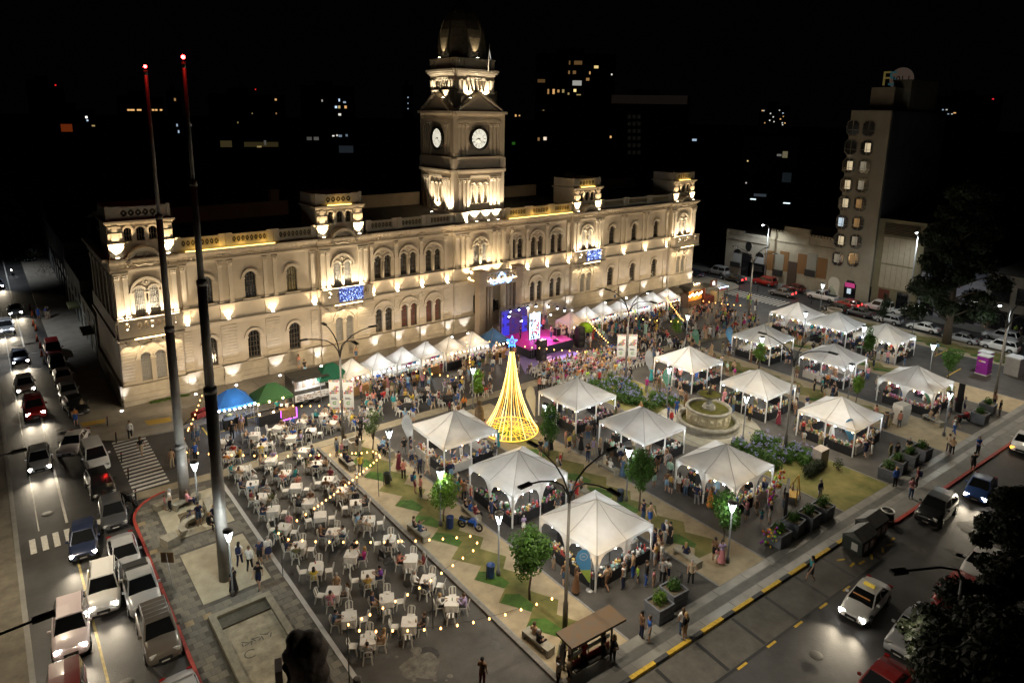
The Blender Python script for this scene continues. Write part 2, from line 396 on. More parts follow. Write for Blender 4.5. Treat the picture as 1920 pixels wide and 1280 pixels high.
def window(cx,hw,zs,zp,y,style,parent):
 key=(round(hw,3),round(zp-zs,3),style)
 if key not in WC:
  h=zp-zs;n=10;arc=[(-hw*cos(pi*i/n),h+hw*sin(pi*i/n))for i in range(n+1)]
  p=MB();p.add([(-hw,.09,0)]+[(a,.09,b)for a,b in arc]+[(hw,.09,0)],[tuple(range(n+3))[::-1]])
  f=MB();t=.045;up=h+hw
  nb=3 if hw>.4 else 2
  if style=='shutter':
   for i in range(1,6):x=-hw+2*hw*i/6;f.box(x-.02,x+.02,0,.07,0,h+sqrt(max(.01,hw*hw-x*x))-.01)
   for z in np.arange(.5,h+hw*.5,.62):f.box(-hw,hw,.02,.085,z-.02,z+.02)
  else:
   for i in range(1,nb+1):x=-hw+2*hw*i/(nb+1);f.box(x-t/2,x+t/2,0,.07,0,h+sqrt(max(.01,hw*hw-x*x))-.01)
   for z in np.arange(.55,h+.1,.55):f.box(-hw,hw,.02,.085,z-t/2,z+t/2)
  f.box(-hw,-hw+.06,-.01,.08,0,h);f.box(hw-.06,hw,-.01,.08,0,h);f.box(-hw+.06,hw-.06,-.01,.08,0,.09);f.ring(0,h,hw-.06,hw,-.01,.08,10)
  fm={'dark':FRAME,'red':FRAME,'shutter':mat('shutter_bar',(.36,.35,.33),.6),'reflect':FRAME,'blind':TRIM}[style]
  pm={'dark':DARKW,'red':REDC,'shutter':SHUT,'reflect':DARKW,'blind':mat('pale_blind',(.42,.42,.38),.7)}[style]
  WC[key]=(f.mesh('window',fm),p.mesh('pane',pm))
 fm,pm=WC[key]
 o=link('window',fm,parent,(cx,y,zs));link('pane',pm,o)
 return o
def pilaster(g,x,y,z0,z1,wd=.42,pr=.14):
 g.box(x-wd/2-.05,x+wd/2+.05,y-pr-.05,y+.02,z0,z0+.22);g.box(x-wd/2,x+wd/2,y-pr,y+.02,z0+.22,z1-.62)
 g.box(x-wd/2-.04,x+wd/2+.04,y-pr-.04,y+.02,z1-.62,z1-.55)
 for k in(-1,0,1):
  for zz,e in((z1-.53,.05),(z1-.36,.09)):g.ball((x+k*wd*.36,y-pr-.01,zz+.09),.10+e*.3,6,sz=1.1)
 g.box(x-wd/2-.02,x+wd/2+.02,y-pr-.01,y+.02,z1-.55,z1-.12);g.box(x-wd/2-.12,x+wd/2+.12,y-pr-.12,y+.02,z1-.12,z1)
PCACHE={}
def pilaster_on(x,y,z0,z1,wd):
 if(z0,z1,wd)not in PCACHE:
  g=MB();pilaster(g,0,0,z0,z1,wd);PCACHE[(z0,z1,wd)]=g.mesh('pilaster',TRIM)
 link('pilaster',PCACHE[(z0,z1,wd)],hall,(x,y,0))
PAV=[(8.45,13.75,11.1),(27.6,33.3,30.25),(64.7,70.4,67.55),(86.3,92.5,89.3)]
SING=[16.3,20.5,24.75,73.1,78.0,83.1]
DBL=[35.3,38.65,42.05,54.9,58.45,62.0]
CEN=(44.9,53.0,48.85)
SEG=[(13.75,27.6,'wing'),(33.3,44.9,'inner'),(53.0,64.7,'inner'),(70.4,86.3,'wing')]
PO=.38
def bay_ops(kind,c,up):
 if kind=='s':return[(c,.56,8.62,10.75)]if up else[(c,.6,2.25,4.55)]
 zs,zp=((8.6,10.78)if up else(2.2,4.55))
 if kind=='p' and up:zs=7.75
 return[(c-.62,.43,zs,zp),(c+.62,.43,zs,zp)]
WINS=[]
wall=MB();plinth=MB();trim=MB();arches=MB();pil=MB();band=MB();course=MB();orn=ORN=MB();ent=MB()
def front(x0,x1,y,bays):
 lo=[];hi=[]
 for k,c in bays:
  for up in(0,1):
   for op in bay_ops(k,c,up):
    (hi if up else lo).append(op);WINS.append((op,y,k,up,c))
 arch_wall(wall,x0,x1,2.0,6.45,y,lo);arch_wall(wall,x0,x1,6.45,12.85,y,hi)
def mould(g,x0,x1,y,z0,z1,out,mi=0):g.box(x0-out*.5,x1+out*.5,y-out,y+.05,z0,z1,mi)
for x0,x1,c in PAV:front(x0,x1,YF-PO,[('p',c)])
for x0,x1,kd in SEG:
 front(x0,x1,YF,[('s' if kd=='wing' else 'd',c)for c in(SING if kd=='wing' else DBL)if x0<c<x1])
front(CEN[0],CEN[1],YF-.25,[('c',CEN[2])])
ALL=sorted([(a,b,YF-PO,'p')for a,b,c in PAV]+[(a,b,YF,'w')for a,b,k in SEG]+[(CEN[0],CEN[1],YF-.25,'c')])
for x0,x1,y,k in ALL:
 e=.0 if k=='w' else .14
 plinth=MB();band=MB();ent=MB()
 if k!='w':
  d=YF-y
  for x in(x0,x1):wall.quad((x,y,0),(x,YF+.01,0),(x,YF+.01,12.85),(x,y,12.85))
 plinth.box(x0-e,x1+e,y-.22,y+.03,0,.55);plinth.box(x0-e*.8,x1+e*.8,y-.14,y+.03,.55,1.82);plinth.box(x0-e,x1+e,y-.26,y+.03,1.82,2.02);plinth.box(x0-e,x1+e,y-.2,y+.03,1.0,1.08)
 band.box(x0-e,x1+e,y-.18,y+.03,6.30,6.52);band.box(x0-e,x1+e,y-.34,y+.03,6.52,6.74);band.box(x0-e*.8,x1+e*.8,y-.10,y+.03,6.74,8.22);band.box(x0-e,x1+e,y-.27,y+.03,8.22,8.40)
 ent.box(x0-e,x1+e,y-.13,y+.3,12.72,12.84);ent.box(x0-e,x1+e,y-.2,y+.3,12.84,13.0);ent.box(x0-e*.6,x1+e*.6,y-.08,y+.3,13.0,13.5);ent.box(x0-e,x1+e,y-.24,y+.3,13.5,13.62);ent.box(x0-e,x1+e,y-.62,y+.3,13.74,13.86);ent.box(x0-e,x1+e,y-.72,y+.3,13.86,14.0);ent.box(x0-e,x1+e,y-.42,y+.3,13.62,13.74)
 n=int((x1-x0)/.42)
 for i in range(n):
  x=x0+(i+.5)*(x1-x0)/n;ent.box(x-.09,x+.09,y-.58,y-.42,13.63,13.74)
 n=max(2,int((x1-x0)/2.4))
 for i in range(n):
  xc=x0+(i+.5)*(x1-x0)/n
  for s in(-1,1):
   orn.tube([(xc+s*(.12+.72*t),y-.10,13.2+.14*sin(t*9)*(1-t*.5))for t in np.linspace(0,1,9)],.05,4,r2=.025)
   for t in(.3,.6,.9):orn.ball((xc+s*(.12+.72*t),y-.09,13.36-.2*(t>.5)),.055,5)
  orn.ball((xc,y-.09,13.25),.13,6)
 plinth.build('plinth',PLIN,hall);band.build('string_course',TRIM,hall);ent.build('entablature',TRIM,hall)
def dress(c,y,kind,up):
 arches=MB();_dress(arches,c,y,kind,up);arches.build('archivolt',TRIM,hall)
def _dress(arches,c,y,kind,up):
 if kind=='s':
  z=10.75 if up else 4.55;r=.56 if up else .6
  arches.ring(c,z,r+.02,r+.22,y-.12,y+.02);arches.ring(c,z,r+.22,r+.30,y-.17,y+.02)
  for s in(-1,1):arches.box(c+s*(r+.17)-.2,c+s*(r+.17)+.2,y-.16,y+.02,z-.14,z)
  q=MB();q.box(c-.85,c+.85,y-.18,y+.02,8.4 if up else 2.05,8.6 if up else 2.2);q.build('sill',TRIM,hall)
  return
 z=10.78 if up else 4.55
 R=1.36
 arches.ring(c,z,R-.16,R,y-.16,y+.02,18);arches.ring(c,z,R-.26,R-.18,y-.08,y+.02,18)
 for s in(-1,1):
  arches.ring(c+s*.62,z,.45,.60,y-.10,y+.02,10)
  arches.box(c+s*1.24-.22,c+s*1.24+.22,y-.16,y+.02,z-.16,z)
 arches.box(c-.24,c+.24,y-.13,y+.02,z-.22,z-.02)
 arches.lathe([(.09,0),(.09,1)],8)if False else None
 if up:
  arches.tube([(c,y-.06,8.6),(c,y-.06,z-.22)],.085,8)
  arches.ring(c,z+.88,.2,.3,y-.09,y+.02,14,a0=0,a1=2*pi-.001);ORN.ball((c,y-.03,z+.88),.13,6)
for x0,x1,c in PAV:dress(c,YF-PO,'p',1);dress(c,YF-PO,'p',0)
for c in SING:dress(c,YF,'s',1);dress(c,YF,'s',0)
for c in DBL:dress(c,YF,'d',1);dress(c,YF,'d',0)
dress(CEN[2],YF-.25,'c',1)
PIL=[(18.15,22.6),(75.5,80.5)]
for x in(18.1,22.5,75.6,80.5):
 for d in(-.5,.5):pilaster_on(x+d,YF,8.42,12.7,.36)
for x in(37.0,40.35,56.7,60.2):pilaster_on(x,YF,8.42,12.7,.4)
for x in(14.3,27.0,33.9,43.8,54.0,64.1,71.0,85.6):pilaster_on(x,YF,8.42,12.7,.4)
for x0,x1,c in PAV:
 for x in(x0+.32,x0+.98,x1-.98,x1-.32):pilaster_on(x,YF-PO,8.42,12.7,.4)
for x in(45.3,46.1,46.8,50.9,51.7,52.6):pilaster_on(x,YF-.25,8.42,12.7,.4)
def rust(x0,x1,y,z0=2.1,z1=6.25,h=.31):
 z=z0
 while z+h<z1+.01:course.box(x0,x1,y-.07,y+.02,z+.018,z+h-.018);z+=h
for x in(18.1,22.5,75.6,80.5):rust(x-.75,x+.75,YF)
for x in(37.0,40.35,56.7,60.2):rust(x-.32,x+.32,YF)
for x in(14.3,27.0,33.75,43.9,53.9,64.2,71.0,85.6):rust(x-.38,x+.38,YF)
for x0,x1,c in PAV:rust(x0+.05,c-1.55,YF-PO);rust(c+1.55,x1-.05,YF-PO)
rust(45.0,45.9,YF-.25);rust(52.1,52.95,YF-.25)
for x in(14.3,18.1,22.5,27.0,33.9,37.0,40.35,43.9,53.9,56.7,60.2,64.2,71.0,75.6,80.5,85.6):
 plinth=MB();band=MB()
 wd=.8 if x in(18.1,22.5,75.6,80.5)else .42
 plinth.box(x-wd,x+wd,YF-.42,YF-.2,0,1.0);plinth.box(x-wd+.06,x+wd-.06,YF-.36,YF-.2,1.0,1.85);plinth.box(x-wd-.04,x+wd+.04,YF-.46,YF-.2,1.85,2.06)
 band.box(x-wd+.1,x+wd-.1,YF-.2,YF-.09,6.76,8.2)
 plinth.build('pier_base',PLIN,hall);band.build('pedestal',TRIM,hall)
plinth=MB();band=MB();ent=MB()
wall.quad((8.45,YF-PO,0),(8.45,82,0),(8.45,82,14.0),(8.45,YF-PO,14.0));wall.quad((92.5,82,0),(92.5,YF-PO,0),(92.5,YF-PO,14),(92.5,82,14));wall.quad((8.45,82,0),(92.5,82,0),(92.5,82,15.4),(8.45,82,15.4))
band.box(8.15,8.5,YF-.2,82,6.5,6.74);band.box(8.3,8.5,YF-.2,82,6.74,8.3);ent.box(7.85,8.5,YF-.3,82,13.74,14.0);ent.box(8.25,8.5,YF-.3,82,12.84,13.74);plinth.box(8.2,8.5,YF-.2,82,0,2.0)
plinth.build('plinth',PLIN,hall);band.build('string_course',TRIM,hall);ent.build('entablature',TRIM,hall);band=MB();ent=MB()
band.box(92.45,92.8,YF-.2,82,6.5,6.74);ent.box(92.4,93.1,YF-.3,82,13.74,14.0)
band.build('string_course',TRIM,hall);ent.build('entablature',TRIM,hall)
for y in(70,72.4,75,77.5,80):
 pil=MB();pil.box(8.28,8.47,y-.22,y+.22,8.3,12.7);pil.box(8.2,8.47,y-.3,y+.3,12.2,12.7);pil.build('pilaster',TRIM,hall)
DK=mat('recess_dark',(.10,.085,.06),.9);PERF=mat('pierced_ochre',(.46,.38,.25),.8)
def pierced(g,x0,x1,y,z0,z1,d=.09,cell=.42):
 n=max(1,round((x1-x0)/cell));c=(x1-x0)/n;b=.07
 g.box(x0,x1,y,y+d,z0,z0+b);g.box(x0,x1,y,y+d,z1-b,z1)
 for i in range(n+1):x=x0+i*c;g.box(max(x0,x-b*.5),min(x1,x+b*.5),y,y+d,z0+b,z1-b)
 zc=(z0+z1)/2;h=(z1-z0)/2-b
 for i in range(n):
  x=x0+(i+.5)*c;w_=c/2-b*.5
  for sx in(-1,1):
   for sz in(-1,1):g.prism_y([(x+sx*w_,zc+sz*h),(x+sx*w_*.25,zc+sz*h),(x+sx*w_,zc+sz*h*.25)][::sx*sz],y+.01,y+d-.01)
  g.prism_y([(x-w_*.3,zc),(x,zc-h*.3),(x+w_*.3,zc),(x,zc+h*.3)],y+.01,y+d-.01)
for x0,x1,kd in SEG+[]:
 y=YF-.15;n=3 if kd=='wing' else 3;L=(x1-x0)/n
 for i in range(n):
  a=x0+i*L;b=a+L;par=MB();perf=MB()
  for e in(a+.02,b-.62):par.box(e,e+.6,y-.06,y+.3,14.0,15.42)
  par.box(a+.62,b-.62,y+.02,y+.28,14.0,14.42);pierced(perf,a+.62,b-.62,y+.05,14.42,15.12);par.box(a+.62,b-.62,y-.02,y+.3,15.12,15.3)
  par.box(a+.62,b-.62,y+.16,y+.26,14.42,15.12,1);q=par.build('parapet',[TRIM,DK],hall);perf.build('pierced_panel',PERF,q)
par=MB()
par.box(CEN[0]+.1,CEN[0]+1.9,YF-.3,YF+.3,14,15.35);par.build('parapet',TRIM,hall);par=MB();par.box(CEN[1]-.4,CEN[1]-.05,YF-.3,YF+.3,14,15.35)
par.build('parapet',TRIM,hall)
for k,(x0,x1,c)in enumerate(PAV):
 y=YF-.1;a,b=c-2.65,c+2.65;att=MB();ent=MB();orn=MB()
 arch_wall(att,a,b,14.0,17.05,y,[(c+d,.33,15.42,16.36)for d in(-1,0,1)],.3)
 for x in(a,b):att.quad((x,y,14),(x,y+4.2,14),(x,y+4.2,18.6),(x,y,18.6))
 att.quad((a,y+4.2,14),(b,y+4.2,14),(b,y+4.2,18.6),(a,y+4.2,18.6));att.box(a,b,y+.02,y+4.2,17.3,17.42)
 for d in(-1,0,1):att.ring(c+d,16.36,.36,.52,y-.1,y+.02,10)
 for s in(-1,1):
  xc=c+s*2.05
  att.box(xc-.6,xc+.6,y-.2,y+.02,14.0,15.25);att.box(xc-.66,xc+.66,y-.26,y+.02,15.25,15.36)
  att.box(xc-.55,xc+.55,y-.16,y+.02,15.5,16.2);att.box(xc-.3,xc+.3,y-.2,y+.02,15.42,16.2);att.box(xc-.55,xc+.55,y-.2,y+.02,16.2,16.28);att.box(xc-.5,xc+.5,y-.14,y+.02,16.36,16.85);att.box(xc-.22,xc+.22,y-.18,y+.02,16.3,16.9)
 att.box(a-.05,b+.05,y-.14,y+.3,16.98,17.1);att.box(a-.15,b+.15,y-.32,y+4.3,17.1,17.22);att.box(a-.22,b+.22,y-.42,y+4.4,17.22,17.36)
 y2=y+.1
 for s in(-1,1):att.box(c+s*2.0-.55,c+s*2.0+.55,y2,y2+.3,17.36,18.6);att.box(c+s*2.45-.16,c+s*2.45+.16,y2-.06,y2+.34,17.36,18.68)
 att.box(c-1.45,c+1.45,y2+.02,y2+.25,17.36,17.62);pierced(att,c-1.45,c+1.45,y2+.04,17.62,18.36,.1,.58);att.box(c-1.5,c+1.5,y2-.03,y2+.3,18.36,18.55)
 att.box(a+.1,b-.1,y2+.2,y2+.3,17.36,18.3,1)
 yp=YF-PO
 ent.ring(c,13.55,1.22,1.42,yp-.72,yp+.3,18);ent.ring(c,13.55,1.06,1.24,yp-.5,yp+.3,18)
 n=14;ent.prism_y([(c+1.08*cos(pi*i/n),13.5+1.08*sin(pi*i/n))for i in range(n+1)],yp-.3,yp+.2)
 for i in range(26):
  t=i*2.4;r=.12+.75*sqrt(i/26)
  orn.ball((c+r*cos(t)*1.1,yp-.32,13.72+abs(r*sin(t))*.85),.07+.03*(i%3),5)
 orn.ball((c,yp-.34,13.95),.24,8);orn.tube([(c-.95,yp-.33,13.45),(c-.5,yp-.36,13.3),(c,yp-.34,13.42),(c+.5,yp-.36,13.3),(c+.95,yp-.33,13.45)],.07,5)
 att.build('attic',[TRIM,DK],hall);q=ent.build('round_pediment',TRIM,hall);q=orn.build('relief_crest',TRIM,q);q['kind']='stuff'
 for d in(-1,0,1):WINS.append(((c+d,.33,15.42,16.36),y,'a',2,c))
balc=[]
BALMAT=mat('balcony_stone',(.40,.35,.28),.8,var=.12,vs=.8)
for k,(x0,x1,c)in enumerate(PAV):
 g=MB();y=YF-PO;yo=y-1.0;a,b=x0-.1,x1+.1
 g.box(a,b,yo-.1,y-.36,6.6,6.76);g.box(a+.05,b-.05,yo,y-.36,6.76,7.5);g.box(a,b,yo-.08,yo+.16,8.32,8.48)
 for x in(a+.02,b-.62,c-1.75,c+1.4):g.box(x,x+.5,yo-.04,yo+.12,7.5,8.32)
 for i in range(5):
  x=c-2.0+i*1.0;g.prism_y([(x-.13,6.6),(x-.13,6.12),(x+.13,6.12),(x+.13,6.6)],yo+.1,y-.06);g.box(x-.2,x+.2,yo+.05,y-.06,6.5,6.6)
 for x in(a+.03,b-.15):g.box(x,x+.12,yo+.16,y-.36,7.5,8.4)
 o=g.build('balcony',BALMAT,hall)
 g=MB();pierced(g,c-1.25,c+1.4,yo,7.5,8.32,.1,.5);pierced(g,a+.52,c-1.75,yo,7.5,8.32,.1,.5);pierced(g,c+1.9,b-.62,yo,7.5,8.32,.1,.5);g.build('pierced_railing',BALMAT,o)
 g=MB();g.box(c-1.5,c+1.7,yo-.16,yo-.09,6.66,6.74);g.build('light_strip',glow('strip_warm',(1,.72,.32),9),o)
 if k in(1,2):
  g=MB()
  for i in range(150):
   g.cbox((c-.95+2.75*rnd.random(),yo-.14-.05*rnd.random(),7.0+1.45*rnd.random()),.035,.03,rnd.choice((.035,.05,.1)),0,0 if rnd.random()<.6 else 1)
  g.box(c-1.0,c+1.85,yo-.15,yo-.12,7.0,8.5,2)
  q=g.build('light_curtain',[glow('led_blue',(.25,.4,1),4),glow('led_white',(.6,.75,1),6),glow('led_net',(.07,.11,.5),.6)])
  tag(q,'blue white curtain of fairy lights on the %s balcony of the town hall'%('left' if k==1 else 'right'),'fairy lights')
wall.build('wall',WALL,hall)
o=course.build('stone_course',mat('rusticated_stucco',(.53,.46,.36),.82,var=.1,vs=1.2),hall);o['kind']='stuff'
o=ORN.build('relief_ornament',TRIM,hall);o['kind']='stuff'
for(cx,hw,zs,zp),y,k,up,c in WINS:
 st={'p':'shutter','c':'shutter','s':'dark','d':'dark','a':'dark'}[k]
 if k=='d' and not up and c in(38.65,42.05):st='red'
 if k=='c' and not up:continue
 window(cx,hw,zs,zp,y+.22,st,hall)
g=MB()
for x0,x1,kd in SEG:g.quad((x0,YF+.3,14.3),(x1,YF+.3,14.3),(x1,76,15.6),(x0,76,15.6));g.box(x0,x1,76,76.3,14,17.2,1)
for i,(x0,x1,c)in enumerate(PAV):g.quad((x0,YF+4,18.0),(x1,YF+4,18.0),(x1,82,16),(x0,82,16))
g.box(9,92,76.3,82,15.2,15.4)
rf=g.build('roof',[ROOF,WALL],hall)
g=MB()
for x in np.arange(34,65,.55):
 if not 44.9<x<53:g.tube([(x,YF+.4,14.36),(x,75.9,15.64)],.025,4)
o=g.build('roof_rib',ROOF,rf);o['kind']='stuff'
g=MB();g.quad((58.5,71,14.82),(61.8,71,14.82),(61.8,73.4,15.22),(58.5,73.4,15.22));g.build('skylight',mat('skylight',(.03,.03,.028),.35),rf)
for x,y,z in((27.0,79,16),(62.5,84,16.5),(75,80,16)):
 g=MB();g.box(x-.5,x+.5,y-.4,y+.4,z-1,z+2.2);g.box(x-.6,x+.6,y-.5,y+.5,z+2.0,z+2.15);g.build('chimney',WALL,rf)
PX0,PX1,PY0=46.9,53.6,65.4
g=MB()
for x in(PX0,PX1-1.0):g.box(x,x+1.0,PY0,PY0+1.0,.0,6.3)
g.box(PX0-.12,PX1+.12,PY0-.12,YF-.2,6.3,6.95)
for x in(PX0-.1,PX1-1.0):g.box(x,x+1.1,PY0-.15,PY0+.95,6.95,8.2);g.box(x-.08,x+1.18,PY0-.22,PY0+1.02,8.2,8.36)
for x in(PX0+1.6,PX1-1.9):g.tube([(x,PY0+.5,.1),(x,PY0+.5,6.3)],.26,12,r2=.22);g.tube([(x+.55,PY0+.5,.1),(x+.55,PY0+.5,6.3)],.26,12,r2=.22)
g.box(PX0-.25,PX1+.25,PY0-.3,YF-.1,0,.3);g.box(PX0+1.1,PX1-1.0,PY0-.08,PY0+.14,7.95,8.1);g.box(PX0+.02,PX0+.22,PY0+1,YF-.3,7.95,8.1)
po=g.build('portico',mat('portico_stone',(.46,.38,.30),.82,var=.12,vs=.8),hall)
g=MB();pierced(g,PX0+1.1,PX1-1.0,PY0,6.98,7.95,.1,.5)
gg=MB();pierced(gg,0,2.0,0,6.98,7.95,.1,.5)
for v in gg.v:pass
b=len(g.v);g.v+=[(PX0+.08+v[1],YF-.3-v[0],v[2])for v in gg.v];g.f+=[tuple(i+b for i in f)for f in gg.f];g.m+=gg.m;g.sm+=gg.sm
g.build('pierced_railing',TRIM,po)
g=MB();g.box(PX0+1.1,PX1-1.0,PY0-.2,PY0-.14,6.96,7.02);g.build('light_strip',MATS['strip_warm'],po);g=MB();g.box(PX0-.2,PX0-.14,PY0+1,YF-.6,6.96,7.02);g.build('light_strip',MATS['strip_warm'],po)
g=MB()
for x in(47.95,49.3,51.0):g.box(x,x+.75,YF-.28,YF-.26,2.1,3.4)
for x in(48.9,50.5):g.box(x,x+.7,YF-.29,YF-.27,.3,3.6)
g.build('doorway',DARKW,po)
g=MB()
def swag(g,pts,r,n,mi):
 for i in range(n):
  t=rnd.random()*(len(pts)-1);k=int(t);p=Vector(pts[k]).lerp(Vector(pts[k+1]),t-k);g.cbox((p.x+rnd.gauss(0,r),p.y-abs(rnd.gauss(0,r)),p.z+rnd.gauss(0,r)),.05,.05,.05,rnd.random(),mi if rnd.random()<.6 else 1)
wx,wz=50.1,7.15
swag(g,[(wx+.55*cos(a),PY0-.25,wz+.55*sin(a))for a in np.linspace(0,2*pi,16)],.07,130,0)
swag(g,[(wx-.5,PY0-.25,wz-.2),(wx-1.0,PY0-.25,wz-.62),(wx-1.5,PY0-.25,wz-.45),(wx-1.8,PY0-.25,wz+.1)],.07,90,0)
swag(g,[(wx+.5,PY0-.25,wz-.2),(wx+1.0,PY0-.25,wz-.62),(wx+1.5,PY0-.25,wz-.45),(wx+1.8,PY0-.25,wz+.1)],.07,90,0)
tag(g.build('light_wreath',[glow('led_cyan',(.12,.4,1),4),MATS['led_white']]),'blue wreath of lights with two swags on the entrance terrace railing','wreath')
tw=MB();TFACES=[]
TX0,TX1,TY0,TY1=45.15,53.05,68.5,76.4
TXC,TYC=(TX0+TX1)/2,(TY0+TY1)/2
def four(fn):
 """build one face of the tower facing -Y about the origin and copy it to the four sides"""
 for k in range(4):
  a=k*pi/2;L={}
  for nm in('w','p'):L[nm]=MB()
  fn(L['w'],L['p'])
  tf=MB();TFACES.append(tf)
  for nm,dst in(('w',tw),('p',tf)):
   s=L[nm];b=len(dst.v);c,d=cos(a),sin(a)
   dst.v+=[(TXC+x*c-y*d,TYC+x*d+y*c,z)for x,y,z in s.v];dst.f+=[tuple(i+b for i in f)for f in s.f];dst.m+=s.m;dst.sm+=s.sm
HWT=3.95;CH=.0
TWIN=[]
def face_low(gw,gp):
 y=-HWT;b=3.35
 ops=[(x,.31,16.3,18.45)for x in(-.95,0,.95)]
 arch_wall(gw,-b,b,14.0,19.6,y+.15,ops,.5)
 gw.add([(b,y+.15,14),(HWT-.15,y+.6+.0,14),(HWT-.15,y+.6,20),(b,y+.15,20)],[(0,1,2,3)])
 gw.add([(-HWT+.15,y+.6,14),(-b,y+.15,14),(-b,y+.15,20),(-HWT+.15,y+.6,20)],[(0,1,2,3)])
 gp.box(-b,b,y-.1,y+.16,14,15.2);gp.box(-b-.05,b+.05,y-.2,y+.16,15.2,15.36)
 for x in(-3.0,-2.35,-1.75,1.75,2.35,3.0):pilaster(gp,x,y+.15,15.36,19.5,.36)
 for x,r,zs,zp in ops:gp.ring(x,zp,r+.02,r+.14,y+.05,y+.17,10);gp.box(x-r-.16,x-r+.02,y+.02,y+.17,16.9,zp)
 gp.box(1.24,1.42,y+.02,y+.17,16.9,18.45)
 gp.box(-b,b,y-.05,y+.16,19.5,19.75);gp.box(-b,b,y+.02,y+.16,19.75,20.1);gp.box(-b-.1,b+.1,y-.22,y+.16,20.1,20.3);gp.box(-b-.2,b+.2,y-.38,y+.3,20.3,20.5)
 gp.box(-b-.0,b+.0,y+.05,y+.3,20.5,21.9);gp.box(-b-.1,b+.1,y-.06,y+.3,21.85,22.05)
 gw.quad((-b,y+.35,22),(b,y+.35,22),(b,y+.35,27.5),(-b,y+.35,27.5))
 for x in(-3.0,-2.4,-1.8,1.8,2.4,3.0):pilaster(gp,x,y+.35,22.1,26.2,.36)
 gp.box(-b,b,y+.1,y+.4,26.2,26.45);gp.box(-b,b,y+.2,y+.4,26.45,27.0);gp.box(-b-.12,b+.12,y-.02,y+.4,27.0,27.2);gp.box(-b-.45,b+.45,y-.3,y+.4,27.2,27.5)
 gp.prism_y([(-2.95,27.55),(2.95,27.55),(0,29.35)],y+.1,y+.9)
 for s in(-1,1):gp.add([(s*3.25,y-.25,27.5),(s*3.25,y+1.0,27.5),(0,y+1.0,29.55),(0,y-.25,29.55),(s*3.25,y-.25,27.72),(s*3.25,y+1.0,27.72),(0,y+1.0,29.8),(0,y-.25,29.8)],[(0,1,2,3),(4,7,6,5),(0,3,7,4),(1,5,6,2),(0,4,5,1)])
 for i in range(16):x=-2.5+i/3;gp.box(x-.07,x+.07,y+.02,y+.12,26.98,27.1)
 o=2.75
 arch_wall(gw,-o,o,27.4,32.4,y+1.0,[(x,.24,29.95,31.2)for x in(-1.1,-.55,0,.55,1.1)],.5)
 gp.box(-o-.02,o+.02,y+.86,y+1.02,29.62,29.82)
 for x in(-2.4,-1.75,1.75,2.4):gp.box(x-.18,x+.18,y+.86,y+1.02,29.82,31.15)
 for x in(-1.1,-.55,0,.55,1.1):gp.ring(x,31.2,.25,.33,y+.9,y+1.02,8)
 for x in(-1.38,-.83,-.27,.27,.83,1.38):gp.tube([(x,y+.95,29.85),(x,y+.95,31.2)],.07,6)
 gp.box(-o-.02,o+.02,y+.9,y+1.02,31.15,31.25);gp.box(-o-.05,o+.05,y+.85,y+1.02,31.75,31.95);gp.box(-o-.2,o+.2,y+.65,y+1.1,31.95,32.2);gp.box(-o-.3,o+.3,y+.5,y+1.2,32.2,32.45)
 gp.box(-o-.05,o+.05,y+1.0,y+1.2,32.45,33.6);gp.box(-o-.12,o+.12,y+.92,y+1.26,33.6,33.75)
 for x in(-2.3,-1.6,1.6,2.3):gp.box(x-.1,x+.1,y+.94,y+1.02,32.5,33.6)
 q=HWT-1.0
 gw.quad((o,-q,27.4),(q,-o,27.4),(q,-o,32.4),(o,-q,32.4));gw.quad((o,-q+.0,32.4),(q,-o,32.4),(q,-o,33.7),(o,-q,33.7))
four(face_low)
CORN=[]
for k in range(4):
 sx,sy=((-1,-1),(1,-1),(1,1),(-1,1))[k];x,y=TXC+sx*3.5,TYC+sy*3.5
 tp=MB();CORN.append(tp);tw.box(x-.35,x+.35,y-.35,y+.35,14,27.3);tp.box(x-.5,x+.5,y-.5,y+.5,20.1,20.45);tp.box(x-.46,x+.46,y-.46,y+.46,20.46,21.85);tp.box(x-.6,x+.6,y-.6,y+.6,27.21,27.46);tp.box(x-.5,x+.5,y-.5,y+.5,14,15.2)
tower=link('tower',tw.mesh('tower',WALL),hall)
for q in TFACES:q.build('tower_face_trim',TRIM,tower)
for q in CORN:q.build('corner_pier',TRIM,tower)
for x in(-.95,0,.95):window(TXC+x,.31,16.3,18.45,TY0+.45,'blind',tower)
g=MB();g.box(TX0+.7,TX1-.7,TY0+.9,TY1-.9,14,30);g.build('tower_core',DK,tower)
prof=[(2.55,33.2),(2.7,34.2),(2.74,35.2),(2.66,36.2),(2.45,37.2),(2.12,38.2),(1.6,39.2),(.9,40.1),(.35,40.8),(.12,42.5)]
g=MB();n=8
g.lathe([(r/cos(pi/8),z)for r,z in prof],8,(TXC,TYC),0,False,pi/8)
dm=g.build('dome',mat('slate_dome',(.11,.095,.07),.45,var=.35,vs=2.5,bump=.35,bs=8),tower)
g=MB()
for i in range(8):
 a=pi/8+i*pi/4;g.tube([(TXC+(r/cos(pi/8)+.02)*cos(a),TYC+(r/cos(pi/8)+.02)*sin(a),z)for r,z in prof[:9]],.09,5)
g.build('dome_rib',mat('dome_rib',(.10,.085,.06),.4,metal=.4),dm)
CLK=mat('clock_dial',(.8,.78,.68),.5,emit=(1,.93,.74),es=.95,var=.04,vs=3,sample=True)
BLK=mat('black_iron',(.012,.011,.010),.5)
